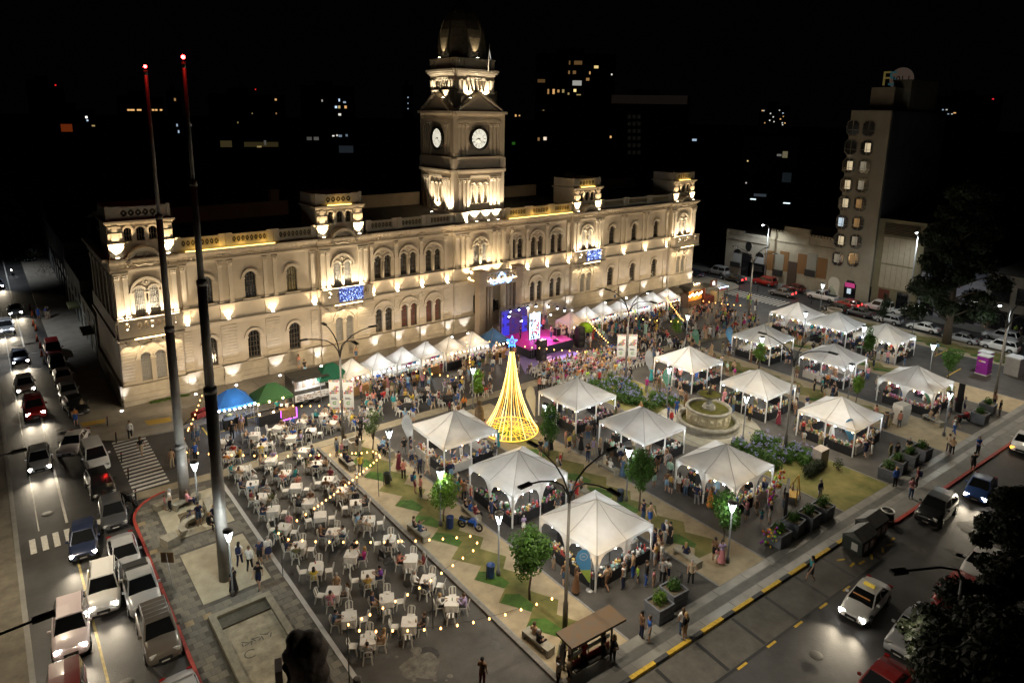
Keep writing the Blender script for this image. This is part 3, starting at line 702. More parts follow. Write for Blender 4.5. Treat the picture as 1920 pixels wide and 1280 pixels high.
def clock(rz,pos):
 R=1.14
 g=MB();g.lathe([(R+.02,0),(R+.3,0),(R+.32,.22),(R+.04,.30),(R+.02,.12)],36,cap=False)
 o=g.build('clock',BLK,tower,pos);o.rotation_euler=(pi/2,0,rz)
 g=MB();g.lathe([(R+.03,0),(R+.03,.06)],36);g.build('dial',CLK,o)
 g=MB();num=['XII','I','II','III','IIII','V','VI','VII','VIII','IX','X','XI']
 for h in range(12):
  a=pi/2-h*pi/6;s=num[h];tot=sum(.055 if c=='I' else .15 for c in s);x=-tot/2
  def put(x0,z0,x1,z1,wd):
   ux,uy=cos(a-pi/2),sin(a-pi/2);vx,vy=cos(a),sin(a)
   d=Vector((x1-x0,z1-z0,0)).normalized()*wd*.5;q=[(x0-d.y,z0+d.x),(x0+d.y,z0-d.x),(x1+d.y,z1-d.x),(x1-d.y,z1+d.x)]
   g.add([(ux*p+vx*r,uy*p+vy*r,.07)for p,r in q],[(3,2,1,0)]);g.add([(ux*p+vx*r,uy*p+vy*r,.07)for p,r in q],[(0,1,2,3)])
  for c in s:
   w_=.055 if c=='I' else .15
   if c=='I':put(x+.027,.72,x+.027,1.05,.032)
   elif c=='V':put(x,1.05,x+.075,.72,.04);put(x+.15,1.05,x+.075,.72,.022)
   else:put(x,1.05,x+.15,.72,.04);put(x+.15,1.05,x,.72,.022)
   x+=w_
 g.lathe([(.62,.062),(.62,.072),(.65,.072),(.65,.062)],32,cap=False)
 for a in np.linspace(0,2*pi,8,endpoint=False)+pi/8:g.tube([(.05*cos(a),.05*sin(a),.07),(R*cos(a),R*sin(a),.07)],.013,4)
 g.build('numerals',BLK,o)
 for nm,ang,ln,wd in(('hour_hand',radians(180+7),.62,.12),('minute_hand',radians(-45),.95,.075)):
  g=MB();c,s=cos(ang),sin(ang);q=[(-.2,-wd*.3),(-.2,wd*.3),(ln*.6,wd*.5),(ln,0),(ln*.6,-wd*.5)]
  g.add([(p*c-r*s,p*s+r*c,.10)for p,r in q]+[(p*c-r*s,p*s+r*c,.12)for p,r in q],[(0,1,2,3,4),(9,8,7,6,5)]+[(i,(i+1)%5,5+(i+1)%5,5+i)for i in range(5)]);g.build(nm,BLK,o)
yc=TY0+.35;zc=24.2
clock(0,(TXC,yc-.02,zc));clock(-pi/2,(TX0+.33,TYC,zc));clock(pi/2,(TX1-.33,TYC,zc))
g=MB();b0=Vector((50.3,68.6,32.3));t0=PY(918,83,67.2);g.tube([b0,t0],.045,6);g.quad(b0.lerp(t0,.62),b0.lerp(t0,.62)+Vector((.25,-.05,-.6)),b0.lerp(t0,.78)+Vector((.2,-.05,-.7)),b0.lerp(t0,.85),1)
tag(g.build('flagpole',[mat('flagpole_grey',(.4,.38,.34),.5),mat('furled_flag',(.35,.42,.55),.8)]),'slanting flagpole with furled flag on the clock tower parapet','flagpole')
FL=7;WARM3=(1,.78,.5)
g=MB();g.cbox((0,0,-.12),.34,.16,.1);FBODY=g.mesh('floodlight',BLK);g=MB();g.cbox((0,0,-.02),.28,.12,.02);FLENS=g.mesh('lens',glow('flood_lens',(1,.88,.66),22))
def flood(x,y,z,p,d,ang,col=WARM,size=.12,blend=.35,box=True):
 if box:link('lens',FLENS,link('floodlight',FBODY,hall,(x,y,z)))
 lamp('SPOT',(x,y,z+.03),p*FL,col,size,d,ang,blend,'floodlight')
SC=[14.3,18.1,22.5,27.0,33.9,37.0,40.35,43.9,53.9,56.7,60.2,64.2,71.0,75.6,80.5,85.6]
for x in SC:
 flood(x,YF-.36,6.86,80,(0,.22,1),82,WARM,.06,.15)
 flood(x,YF-1.7,6.95,16,(0,.62,1),135,WARM3,.12,.8,False)  # extra wide lamp without a fixture, added to brighten the upper wall
for x0,x1,c in PAV:
 for s in(-1,1):flood(c+s*2.05,YF-.62,14.14,300,(0,.26,1),78,WARM,.07,.3)
 for dx,p in((-1.9,170),(0,190),(1.9,170)):flood(c+dx,YF-PO-.8,7.62,p,(-.1*dx,.36,1),110,(1,.83,.58),.08,.6)
 for i in range(5):flood(c-2.0+i*1.0,YF-PO-.72,6.1,46,(0,.30,-1),95,(1,.80,.5),.05,.3,False)
GLX=[8.0,14.3,18.1,22.5,27.0,33.9,37.0,40.35,43.9,46.3,53.9,56.7,60.2,64.2,71.0,75.6,80.5,85.6,92]
for x in GLX:
 lamp('SPOT',(x,YF-1.25,.2),420,(.93,.92,1),.05,(0,.42,1),62,.6,'ground_uplight')
 g=MB();g.lathe([(.11,.12),(.11,.16),(.08,.17)],8,(x,YF-1.25));o=g.build('ground_uplight',glow('uplight_face',(1,.95,.88),30));tag(o,'small white ground uplight, %s from the left along the town hall front'%ORD[GLX.index(x)],'uplight','uplights along the town hall')
for x in(-2.4,-.9,.9,2.4):flood(TXC+x,TY0-.62,14.15,430,(0,.24,1),80,(1,.84,.6),.08,.5)
for y in(-1.6,1.4):flood(TX0-.75,TYC+y-1.5,15.1,330,(.26,0,1),84,(1,.84,.6),.08,.5)
for y in(-2.0,2.0):flood(TX1+.75,TYC+y,15.1,200,(-.26,0,1),84,(1,.84,.6),.08,.5)
for x in(-2.6,-1.2,1.2,2.6):
 zz=28.05 if abs(x)>2 else 29.1
 flood(TXC+x,TY0+.35,zz,190,(0,.35,1),95,(1,.86,.62),.06,.6);flood(TX0+.35,TYC+x,zz,190,(.35,0,1),95,(1,.86,.62),.06,.6)
flood(TXC,TY0+.62,33.85,80,(0,.38,1),44,(1,.8,.5),.05,.3);flood(TX0+.62,TYC,33.85,80,(.38,0,1),44,(1,.8,.5),.05,.3)
WASH=[(11.5,61.9,0,1250),(18,62.0,0,1250),(25.5,62.2,0,1250),(31.2,62.0,0,1250),(37.2,62,0,1250),(43.2,62,0,1250),(58,62,0,1250),(64,62,0,1250),(70.5,62,0,1250),(77,62.4,0,1250),(84,62.6,0,1250),(90,63,0,1250),(40.2,61.6,1,12000),(60.8,61.6,1,5500)]  # unseen floods; the last two are extras added to brighten the tower
for k,(x,y,t_,p)in enumerate(WASH):
 d=(TXC-x,TY0-y+1,24)if t_ else(0,.8,.62)
 lamp('SPOT',(x,y,.62),p,(1,.76,.47),.15,d,26 if t_ else 125,.7,'wash_light')
 t=thing('ground_floodlight','floodlight on the pavement behind the stalls, %s of those aimed at the %s'%(ORD[k if k<12 else k-12],'tower' if t_ else 'front'),'floodlight',(x,y,.12),0,'ground floodlights before the town hall')
 g=MB();g.box(-.22,.22,-.08,.08,.22,.46);g.build('body',BLK,t);g=MB();g.box(-.2,.2,.082,.09,.24,.44);g.build('lens',MATS['flood_lens'],t);g=MB();g.box(-.25,-.22,-.03,.03,0,.4);g.box(.22,.25,-.03,.03,0,.4);g.box(-.25,.25,-.1,.1,0,.03);g.build('stand',BLK,t)
for dx in(-2.6,2.6):flood(TXC+dx,YF-1.2,7.3,130,(-.1*dx,.5,1),95,WARM,.1,.7)
flood(TXC,PY0+1.2,7.1,240,(0,.55,1),120,(1,.8,.52),.2,.8,False)
SY=glow('strip_yellow',(1,.66,.16),6,True)
for x0,x1,y,z in((14.6,23.0,-.6,14.02),(53.2,64.4,-.6,14.02))+tuple((PAV[k][2]-1.35,PAV[k][2]+1.35,-.28,17.38)for k in(1,2,3)):g=MB();g.box(x0,x1,YF+y,YF+y+.07,z,z+.07);g.build('light_strip',SY,hall)
for x0,x1 in((14.6,23.0),(53.2,64.4)):
 for i in range(4):lamp('SPOT',(x0+(x1-x0)*(i+.5)/4,YF-.62,14.1),42,(1,.6,.12),.3,(0,.6,.8),140,.9,'strip_glow')
for k in(1,2,3):lamp('SPOT',(PAV[k][2],YF-.4,17.45),22,(1,.62,.15),.3,(0,.5,.8),140,.9,'strip_glow')
lamp('SPOT',(54.0,69.5,15.5),120,WARM,.1,(1,.1,-.25),110,.6,'roof_floodlight');lamp('SPOT',(43.5,70.2,15.9),60,WARM,.1,(-1,.2,-.2),100,.6,'roof_floodlight')
STEEL=mat('grey_steel',(.22,.21,.20),.5,metal=.3,var=.15,vs=2)
GALV=mat('galvanised',(.34,.34,.34),.5,metal=.3)
DARKST=mat('dark_steel',(.035,.033,.03),.5)
def flag_mast(x,y,label,steps,top):
 t=thing('flag_mast',label,'mast',(x,y,0))
 z0=.1;sec=[]
 for i,(z1,r)in enumerate(steps):
  g=MB();g.lathe([(r,z0),(r*.93,z1)],20,(0,0));g.lathe([(r*1.04,z1-.3),(r*1.04,z1)],20,(0,0));g.build('mast_section',STEEL,t);z0=z1
 g=MB();g.ball((0,0,top+.12),.10,10);g.build('warning_light',glow('red_beacon',(1,.02,.02),60),t)
 lamp('POINT',(x,y,top+.4),60,(1,.03,.02),.12)
flag_mast(9.7*.9+.17,52.93*.9,'left one of two tall stepped flag masts, standing by the zebra crossing',[(4.6,.37),(13.0,.30),(20.5,.21),(29.4,.11)],29.5)
flag_mast(8.78,41.86*.9,'right one of two tall stepped flag masts, standing on the pale flagstones',[(12.1,.34),(18.2,.25),(23.5,.17),(29.4,.09)],29.5)
ARM=[(0,7.55,.07),(.12,8.1,.065),(.5,8.75,.055),(1.1,9.2,.05),(2.0,9.5,.045),(2.75,9.62,.045)]
TOWARD=[]
def arm_mast(x,y,label,banners=False,n=4,p=900,base=.13,col=NEUT):
 t=thing('street_mast',label,'street light',(x,y,0))
 g=MB();g.lathe([(.14,base),(.14,base+1.6),(.10,base+1.7),(.075,7.6)],10);g.build('pole',mat('mast_paint',(.075,.07,.06),.6,var=.2,vs=2),t)
 for k in range(n):
  a=k*pi/2 if n==4 else k*pi;d=Vector((cos(a),sin(a),0))
  g=MB();pts=[d*r+Vector((0,0,z))for r,z,_ in ARM];g.tube(pts,.06,6,r2=.035);o=g.build('arm',DARKST,t)
  g=MB();g.cbox((d.x*3.0,d.y*3.0,9.58),.72,.26,.10,a);g.build('lamp_head',DARKST,o)
  g=MB();g.cbox((d.x*3.0,d.y*3.0,9.572),.6,.2,.006,a);g.build('lamp_lens',glow('street_lens',(1,.95,.85),14),o)
  if p:lamp('SPOT',(x+d.x*3.0,y+d.y*3.0,9.5),p,col,.12,(d.x*.25,d.y*.25,-1),165,.6,'street_lamp_light')
 return t
BW=mat('banner_white',(.72,.72,.70),.6,transl=.2)
def banners(x,y,label):
 for k,s in enumerate((-1,1)):
  t=thing('pole_banner',label%('left','right')[k],'banner',(x,y,0),radians(-38))
  g=MB();a,b=(s*.14,s*1.0);g.box(min(a,b),max(a,b),-.015,.015,3.0,5.6);g.build('banner_cloth',BW,t)
  cols=[mat('sq_%d'%i,c,.7)for i,c in enumerate(((.45,.05,.05),(.55,.4,.08),(.1,.22,.1),(.08,.08,.09),(.35,.1,.15),(.25,.13,.07)))]
  g=MB();r=random.Random(3)
  for i in range(7):
   for z in(3.04,5.42):xx=min(a,b)+.05+i*.11;g.box(xx,xx+.075,-.022,-.016,z,z+.15,i%6)
  for j in range(4):
   for i in range(6-j%2):
    if i>=3-j:xx=min(a,b)+.06+i*.125;g.box(xx,xx+.105,-.022,-.016,4.9-j*.17,5.05-j*.17,r.randrange(6))
  g.build('printed_squares',cols,t)['kind']='stuff'
  g=MB()
  for z,wd in((4.02,.4),(3.9,.5)):g.box(min(a,b)+.15,min(a,b)+.15+wd,-.022,-.016,z,z+.06)
  g.build('lettering',mat('ink_dark',(.05,.05,.06),.7),t)
  g=MB();cx=min(a,b)+.4;g.ring(cx,3.58,.08,.15,-.022,-.016,12,a0=.6,a1=2*pi+.1);g.ball((cx+.13,-.02,3.75),.04,6);g.build('emblem',mat('emblem_green',(.12,.3,.06),.7),t)
  g=MB()
  for z in(3.0,5.6):g.tube([(0,0,z),(s*1.05,0,z)],.02,5)
  g.build('bracket',DARKST,t)
arm_mast(21.55,49.5,'four-armed street mast at the corner of the white table area',p=2000)
arm_mast(21.98,22.64,'nearest four-armed street mast, rising in front of the nearest tents',p=1200)
arm_mast(49.82,43.74,'four-armed street mast with banners behind the audience seats',p=2000)
arm_mast(49.85,26.07,'four-armed street mast in the agapanthus bed beside the fountain',p=1200)
arm_mast(82.06,50.19,'pale four-armed street mast by the far corner of the plaza',p=1200)
arm_mast(76.8,19.2,'four-armed street mast at the right edge beside the far tents',p=900)
banners(21.55,49.5,'%s hand white banner on the mast near the food stalls');banners(49.82,43.74,'%s hand white banner on the mast behind the audience')
def single_arm(x,y,az,label,p,h=9.2,lit=True,reach=2.6,col=NEUT,base=0,ang=160):
 LP_=1.7
 t=thing('street_light',label,'street light',(x,y,0))
 g=MB();g.lathe([(.12,base),(.07,h)],8);g.build('pole',GALV,t)
 d=Vector((cos(az),sin(az),0));g=MB();g.tube([Vector((0,0,h-.2)),d*.3+Vector((0,0,h+.35)),d*1.2+Vector((0,0,h+.6)),d*reach+Vector((0,0,h+.65))],.05,6);o=g.build('arm',GALV if lit else DARKST,t)
 g=MB();g.cbox((d.x*(reach+.3),d.y*(reach+.3),h+.6),.7,.28,.12,az);g.build('lamp_head',DARKST,o)
 g=MB()
 if lit:g.lathe([(.03,h+.38),(.13,h+.47),(.16,h+.6)],8,(d.x*(reach+.3),d.y*(reach+.3)))
 else:g.cbox((d.x*(reach+.3),d.y*(reach+.3),h+.59),.55,.2,.006,az)
 g.build('lamp_bowl',glow('lamp_bowl_lit',(.88,1,.98),40)if lit else MATS['street_lens'],o)
 lamp('SPOT',(x+d.x*(reach+.3),y+d.y*(reach+.3),h+.3),p*LP_,col,.15,(0,0,-1),ang,.5,'street_lamp_light')
hd=G(1680,1075,9);single_arm(hd.x+3.0,hd.y-1.5,radians(153),'dark street lamp arm reaching over the road from the foreground tree',800,8.4,False,2.9,ang=88)
hd=G(40,845,8.5);single_arm(hd.x-3.0,hd.y-.3,0.0,'dark street lamp arm reaching over the road at the left edge',1700,8.0,False,2.6,(1,.84,.6),.1,125)
for y,lb in((96,'second'),(136,'third')):single_arm(-2.6,y,0,'%s street lamp along the left street, partly hidden'%lb,1100,8.4,False,2.4,(.85,.92,1),.1,125)
single_arm(-2.6,27,0,'street lamp on the left pavement outside the near edge',1200,8.4,False,2.4,(1,.84,.6),.1,125)
b=G(1432,532);q=G(1420,402,9.3);single_arm(b.x,b.y,radians(170),'lit street lamp with white light in front of the old low house',900,9.6,True,1.2,(.9,.98,1))
q=PX(1718,443,99.0);single_arm(99.6,q.y,radians(185),'lit street lamp half hidden by the big dark tree',700,q.z,True,.6,(.9,.98,1))
q=PX(1875,575,88);single_arm(89.8,q.y-.6,radians(160),'lit street lamp near the right edge above the white cars',500,q.z-.4,True,1.6,(.9,.98,1))
LP=[(8.72,36.0,'at the foot of the right flag mast'),(9.2,45.2,'beside the left flag mast near the bicycle'),(21.75,41.7,'on the first lawn near the tent left of light tree'),(21.7,34.6,'with bright young tree on the first lawn strip'),(21.75,28.25,'on the first lawn strip beside the nearest tent'),(34,48.4,'left of the light tree near black tables'),(64.5,47.4,'by the far black tables behind the audience'),(48.9,37.6,'beside the tent left of the fountain'),(34.1,38.3,'in the small tree right of the light tree'),(33.9,29.1,'beside the round tree on the second lawn strip'),(48.9,29.4,'in the flower bed right of the fountain'),(33.8,20.6,'beside the small tree with colourful flowers behind'),(64.2,37.4,'on the third lawn strip by the far tree'),(77.3,39.6,'in front of the farthest tents'),(77.3,32.6,'by the tree before the far right tent'),(93.2,45.7,'at the kerb before the white pickup'),(63.8,27.6,'on the third lawn strip beside a small tree'),(77.0,25.3,'behind the right tent by the purple toilets'),(92.2,32.9,'before the big dark tree'),(64.0,19.2,'near the right pavement by the white monument')]
t0=None
BLADE=glow('lamp_blade',(.9,1,.97),5)
for k,(x,y,wh)in enumerate(LP):
 lb='slim plaza lamp post '+wh;zb=.13
 if t0 is None:
  t0=thing('plaza_lamp',lb,'lamp post',(x,y,zb),0,'slim lamp posts on the plaza')
  g=MB();g.lathe([(.14,0),(.12,.32),(.06,.36),(.045,3.5)],8);g.build('pole',mat('lamp_pole_grey',(.10,.10,.10),.6),t0)
  g=MB()
  for i in range(4):a=pi/4+i*pi/2;c,s=cos(a),sin(a);g.add([(c*.05-s*.02,s*.05+c*.02,3.45),(c*.05+s*.02,s*.05-c*.02,3.45),(c*.23+s*.05,s*.23-c*.05,4.05),(c*.23-s*.05,s*.23+c*.05,4.05),(c*.08-s*.02,s*.08+c*.02,3.42),(c*.08+s*.02,s*.08-c*.02,3.42),(c*.26+s*.05,s*.26-c*.05,4.02),(c*.26-s*.05,s*.26+c*.05,4.02)],[(0,1,2,3),(7,6,5,4),(0,4,5,1),(1,5,6,2),(2,6,7,3),(3,7,4,0)])
  g.build('lit_blades',BLADE,t0)
  g=MB();g.lathe([(.1,4.05),(.29,4.06),(.29,4.14),(.1,4.18)],10);g.build('cap',DARKST,t0)
 else:dup(t0,(x,y,zb),k,lb)
 lamp('POINT',(x,y,zb+3.78),(260,560,700)[(k in(0,1))+2*(k==3)],(.93,1,.95),.18,name='plaza_lamp_light')
TENT=mat('tent_fabric',(.56,.55,.53),.45,spec=.35,var=.06,vs=1.2,bump=.12,bs=2.2,transl=.30)
TENT2=mat('tent_fabric_small',(.62,.60,.56),.5,var=.05,vs=1.5,bump=.1,bs=3,transl=.34)
SEAM=mat('tent_seam',(.33,.32,.30),.6)
CLOTHB=mat('black_cloth',(.014,.014,.016),.85,var=.3,vs=6,bump=.3,bs=14)
GOODS=[mat('goods_%d'%i,c,.5)for i,c in enumerate(((.6,.58,.54),(.34,.06,.05),(.06,.12,.28),(.45,.32,.1),(.09,.2,.08),(.32,.12,.22),(.03,.03,.035),(.25,.14,.07),(.48,.32,.22),(.2,.34,.36)))]
BULB_C=glow('bulb_cold',(.88,.95,1),55);BULB_W=glow('bulb_warm',(1,.66,.3),40)
def canopy(g,seam,a,eave,rise,val,arched=False,n=6):
 h=a/2
 for k in range(4):
  R=Matrix.Rotation(k*pi/2,3,'Z')
  V=[];F=[]
  for i in range(n+1):
   t=i/n
   for j in range(n+1):
    s=-1+2*j/n;rr=h*(1-t);x=s*rr;y=-rr
    sag=.10*a/5*sin(pi*t)*(1-.6*abs(s))
    V.append(R@Vector((x,y,eave+rise*(t**1.12)-sag)))
  for i in range(n):
   for j in range(n):q=i*(n+1)+j;F.append((q,q+1,q+n+2,q+n+1))
  g.add(V,F,0,False)
  m=24;V=[];F=[]
  for j in range(m+1):
   u=j/m;x=-h+a*u
   if arched:d=val*.55+(eave-.95)*abs(2*((2*u)%1 if u<1 else 1)-1)**5
   else:d=val
   V+=[R@Vector((x,-h,eave)),R@Vector((x,-h-.01,eave-d))]
  for j in range(m):F.append((2*j,2*j+1,2*j+3,2*j+2))
  g.add(V,F,0)
  seam.tube([R@Vector((0,-h,eave+.01)),R@Vector((0,-h*.5,eave+rise*.5**1.12-.08*a/5)),R@Vector((0,0,eave+rise+.01))],.018,4)
  seam.tube([R@Vector((-h,-h,eave+.01)),R@Vector((-h*.5,-h*.5,eave+rise*.5**1.12-.02)),R@Vector((0,0,eave+rise+.01))],.02,4)
def goods_mesh(seed,L,W,n,cols,hmax=.3):
 r=random.Random(seed);g=MB()
 for i in range(n):
  x,y=r.uniform(-L/2,L/2),r.uniform(-W/2,W/2);s=r.uniform(.05,.16);k=r.random()
  if k<.55:g.cbox((x,y,0),s,s*r.uniform(.5,1.3),r.uniform(.03,hmax),r.uniform(0,3),r.choice(cols))
  elif k<.8:g.lathe([(s*.4,0),(s*.5,s*.8),(s*.2,s*1.5)],6,(x,y),r.choice(cols))
  else:g.ball((x,y,s*.5),s*.5,6,r.choice(cols))
 return g
TENTS=[]
for row in range(5):
 X=[27.75,40.5,56.0,69.5,81.8][row]
 Y3=[(42.1,33.9,26.15),(41.2,33.5,25.6),(40.7,32.6,24.7),(40.4,32.1,23.9),(43.1,37.9,32.1)][row]
 for j in range(3):TENTS.append((X,Y3[j],row,j))
ROWN=['front row','second row','third row','fourth row','last row']
PLACE=['farthest tent of the ','middle tent of the ','nearest tent of the ']
TNAME={}
ARCHED={(0,1),(0,2),(1,2),(3,2),(4,0),(4,2)}
tproto={}
for X,Y,row,j in TENTS:
 nm=PLACE[j]+ROWN[row];TNAME[(row,j)]=nm
 arched=(row,j)in ARCHED
 t=thing('market_tent','white pyramid market tent with %s valance, %s'%('arched' if arched else 'straight',nm),'market tent',(X,Y,.12),rnd.uniform(-.02,.02),'white market tents')
 if arched not in tproto:
  g=MB();s=MB();canopy(g,s,5.0,2.38,1.45,.24,arched);p=MB()
  for sx in(-1,0,1):
   for sy in(-1,0,1):
    if sx or sy:pass
  p.box(-.045,.045,-.045,.045,0,2.37)
  tproto[arched]=(g.mesh('canopy',TENT),s.mesh('seam',SEAM),p.mesh('post',mat('white_post',(.7,.7,.69),.5)))
 cm,smm,pm=tproto[arched]
 c=link('canopy',cm,t);link('seams',smm,c)
 for sx in(-1,0,1):
  for sy in(-1,0,1):
   if(sx or sy):link('post',pm,t,(sx*2.44,sy*2.44,0))
 g=MB();r=random.Random(row*10+j)
 warm=[(0,0),(0,2),(1,2),(2,0),(2,2),(3,2)]
 cold=r.random()<.5
 for i in range(7):
  g.ball((-2.3,-2.2+4.4*i/6,2.05+.06*(i%2)),.065,6,0 if(i+cold)%3 else 1)
 for i in range(7):g.ball((-2.2+4.4*i/6,-2.3,2.05+.06*(i%2)),.065,6,1 if((row,j)in warm and i<4)else 0)
 for i in range(4):g.ball((2.3,-2.2+4.4*i/3,2.05),.07,6,0)
 g.build('bulbs',[BULB_C,BULB_W],t)['kind']='stuff'
 colr=(1,.97,.93)if(row+j)%3 else(1,.88,.7)
 lamp('POINT',(X-.9,Y-1.0,2.0),95,colr,.25,name='tent_light');lamp('POINT',(X+1.0,Y+.9,2.0),95,(.9,.96,1),.25,name='tent_light')
 pal={(0,0):[0,1,3,7,2],(0,2):[0,0,9,3,1],(3,2):[1,5,1,0,3],(2,2):[3,7,4,0,1],(1,2):[3,0,2,1,4]}.get((row,j),r.sample(range(10),6)+[0])
 for k,(sx,sy,rz)in enumerate(((-2.15,.9,pi/2),(-2.15,-1.35,pi/2),(-.9,-2.15,0),(1.35,-2.15,0),(2.15,-.4,pi/2),(.0,2.1,0))):
  side=('rear left','front left','left front','right front','right side','back side')[k]
  d=thing('display_table','black skirted table, %s of the %s'%(side,nm),'display table',(X+sx,Y+sy,.12),rz,'display tables of the market tents')
  g=MB();g.box(-1.0,1.0,-.34,.34,.72,.75);g.box(-.98,.98,-.33,.33,.02,.72);g.build('skirt',CLOTHB if r.random()<.85 else mat('cream_cloth',(.5,.47,.42),.85),d)
  q=goods_mesh(row*77+j*13+k,1.9,.6,46,pal,.28).build('goods',GOODS,None,(X+sx,Y+sy,.875),rz)
  tag(q,'craft goods on the table, %s of the %s'%(side,nm),'goods','craft goods on the display tables','stuff')
 g=MB();g.box(-1.6,1.6,-.03,.03,1.75,1.79)
 for i in range(26):x=-1.5+i*.12;g.box(x,x+.1,-.14,.14,1.75-r.uniform(.3,.9),1.75,r.choice(pal))
 for x in(-1.6,1.57):g.box(x,x+.03,-.03,.03,0,1.77,6)
 q=g.build('goods_rack',GOODS,None,(X+.2,Y+.5,.12),r.choice((0,pi/2)))
 tag(q,'rack of hanging wares inside the %s'%nm,'goods rack','hanging racks in the tents')
FLG={'white':(.7,.71,.73),'blue':(.1,.33,.6),'grey':(.42,.42,.43),'green':(.12,.3,.2)}
def drop_flag(px,py,colr,label,h=3.4,two=None):
 p=G(px,py,.12);t=thing('feather_flag',label,'flag',(p.x,p.y,.12),radians(-35))
 g=MB();g.tube([(0,0,0),(0,0,h*.7),(-.25,0,h*.97),(-.6,0,h)],.018,5);g.lathe([(.25,0),(.22,.04)],8);g.build('pole',GALV,t)
 P=[(0,.5),(-.02,h*.72),(-.12,h*.9),(-.3,h*.99),(-.55,h),(-.78,h*.93),(-.9,h*.8),(-.85,h*.68),(-.1,.55)]
 g=MB();g.prism_y(P,-.01,.01);o=g.build('flag_cloth',mat('flag_'+colr,FLG[colr],.7,transl=.2),t)
 if two:
  g=MB();g.prism_y([(0,.5),(-.012,h*.5),(-.62,h*.5),(-.1,.55)],-.014,.014);g.build('flag_tip',mat('flag_tip_lime',(.3,.42,.08),.7),o)
 g=MB();g.ring(-.45,h*.82,.2,.235,-.016,-.012,18,a0=0,a1=2*pi-.01);g.box(-.55,-.35,-.016,-.012,h*.82-.02,h*.82+.03);g.build('printed_ring',mat('flag_print',(.8,.82,.85)if colr!='white' else(.5,.55,.62),.7),o)
drop_flag(775,850,'white','white tear-drop flag leaning beside the tent left of the light tree');drop_flag(1106,1106,'blue','blue and lime tear-drop flag at the front corner of the nearest tent',2.7,True)
drop_flag(1003,790,'grey','grey tear-drop flag behind the tent right of the light tree');drop_flag(1222,712,'grey','grey tear-drop flag at the tent behind the flower bed',3.3);drop_flag(1372,658,'blue','bright blue tear-drop flag left of the fourth row tents',3.0)
drop_flag(1256,745,'green','dark green feather flag standing by the flower bed',3.0);drop_flag(1309,655,'green','thin green feather flag seen edge-on by the far path',2.5);drop_flag(1597,845,'blue','blue speckled feather flag at the corner of third row tent',2.9);drop_flag(1743,770,'green','pale green feather flag at the corner of the fourth row tent',2.8)
PK=[(27.0,59.2),(29.9,59.3),(32.7,59.3),(35.6,59.4),(38.6,59.4),(41.6,59.3),(44.2,58.9),(56.0,58.6),(59.3,59.2),(62.4,59.3),(65.6,59.1),(68.8,59.1),(72.0,59.1),(75.4,59.2)]
SIDE=['first','second','third','fourth','fifth','sixth','blue','peach','second','third','fourth','fifth','sixth','last']
BANN=[None,None,1,1,None,None,None,None,1,1,1,1,1,1]
pm=None
PAGN=[]
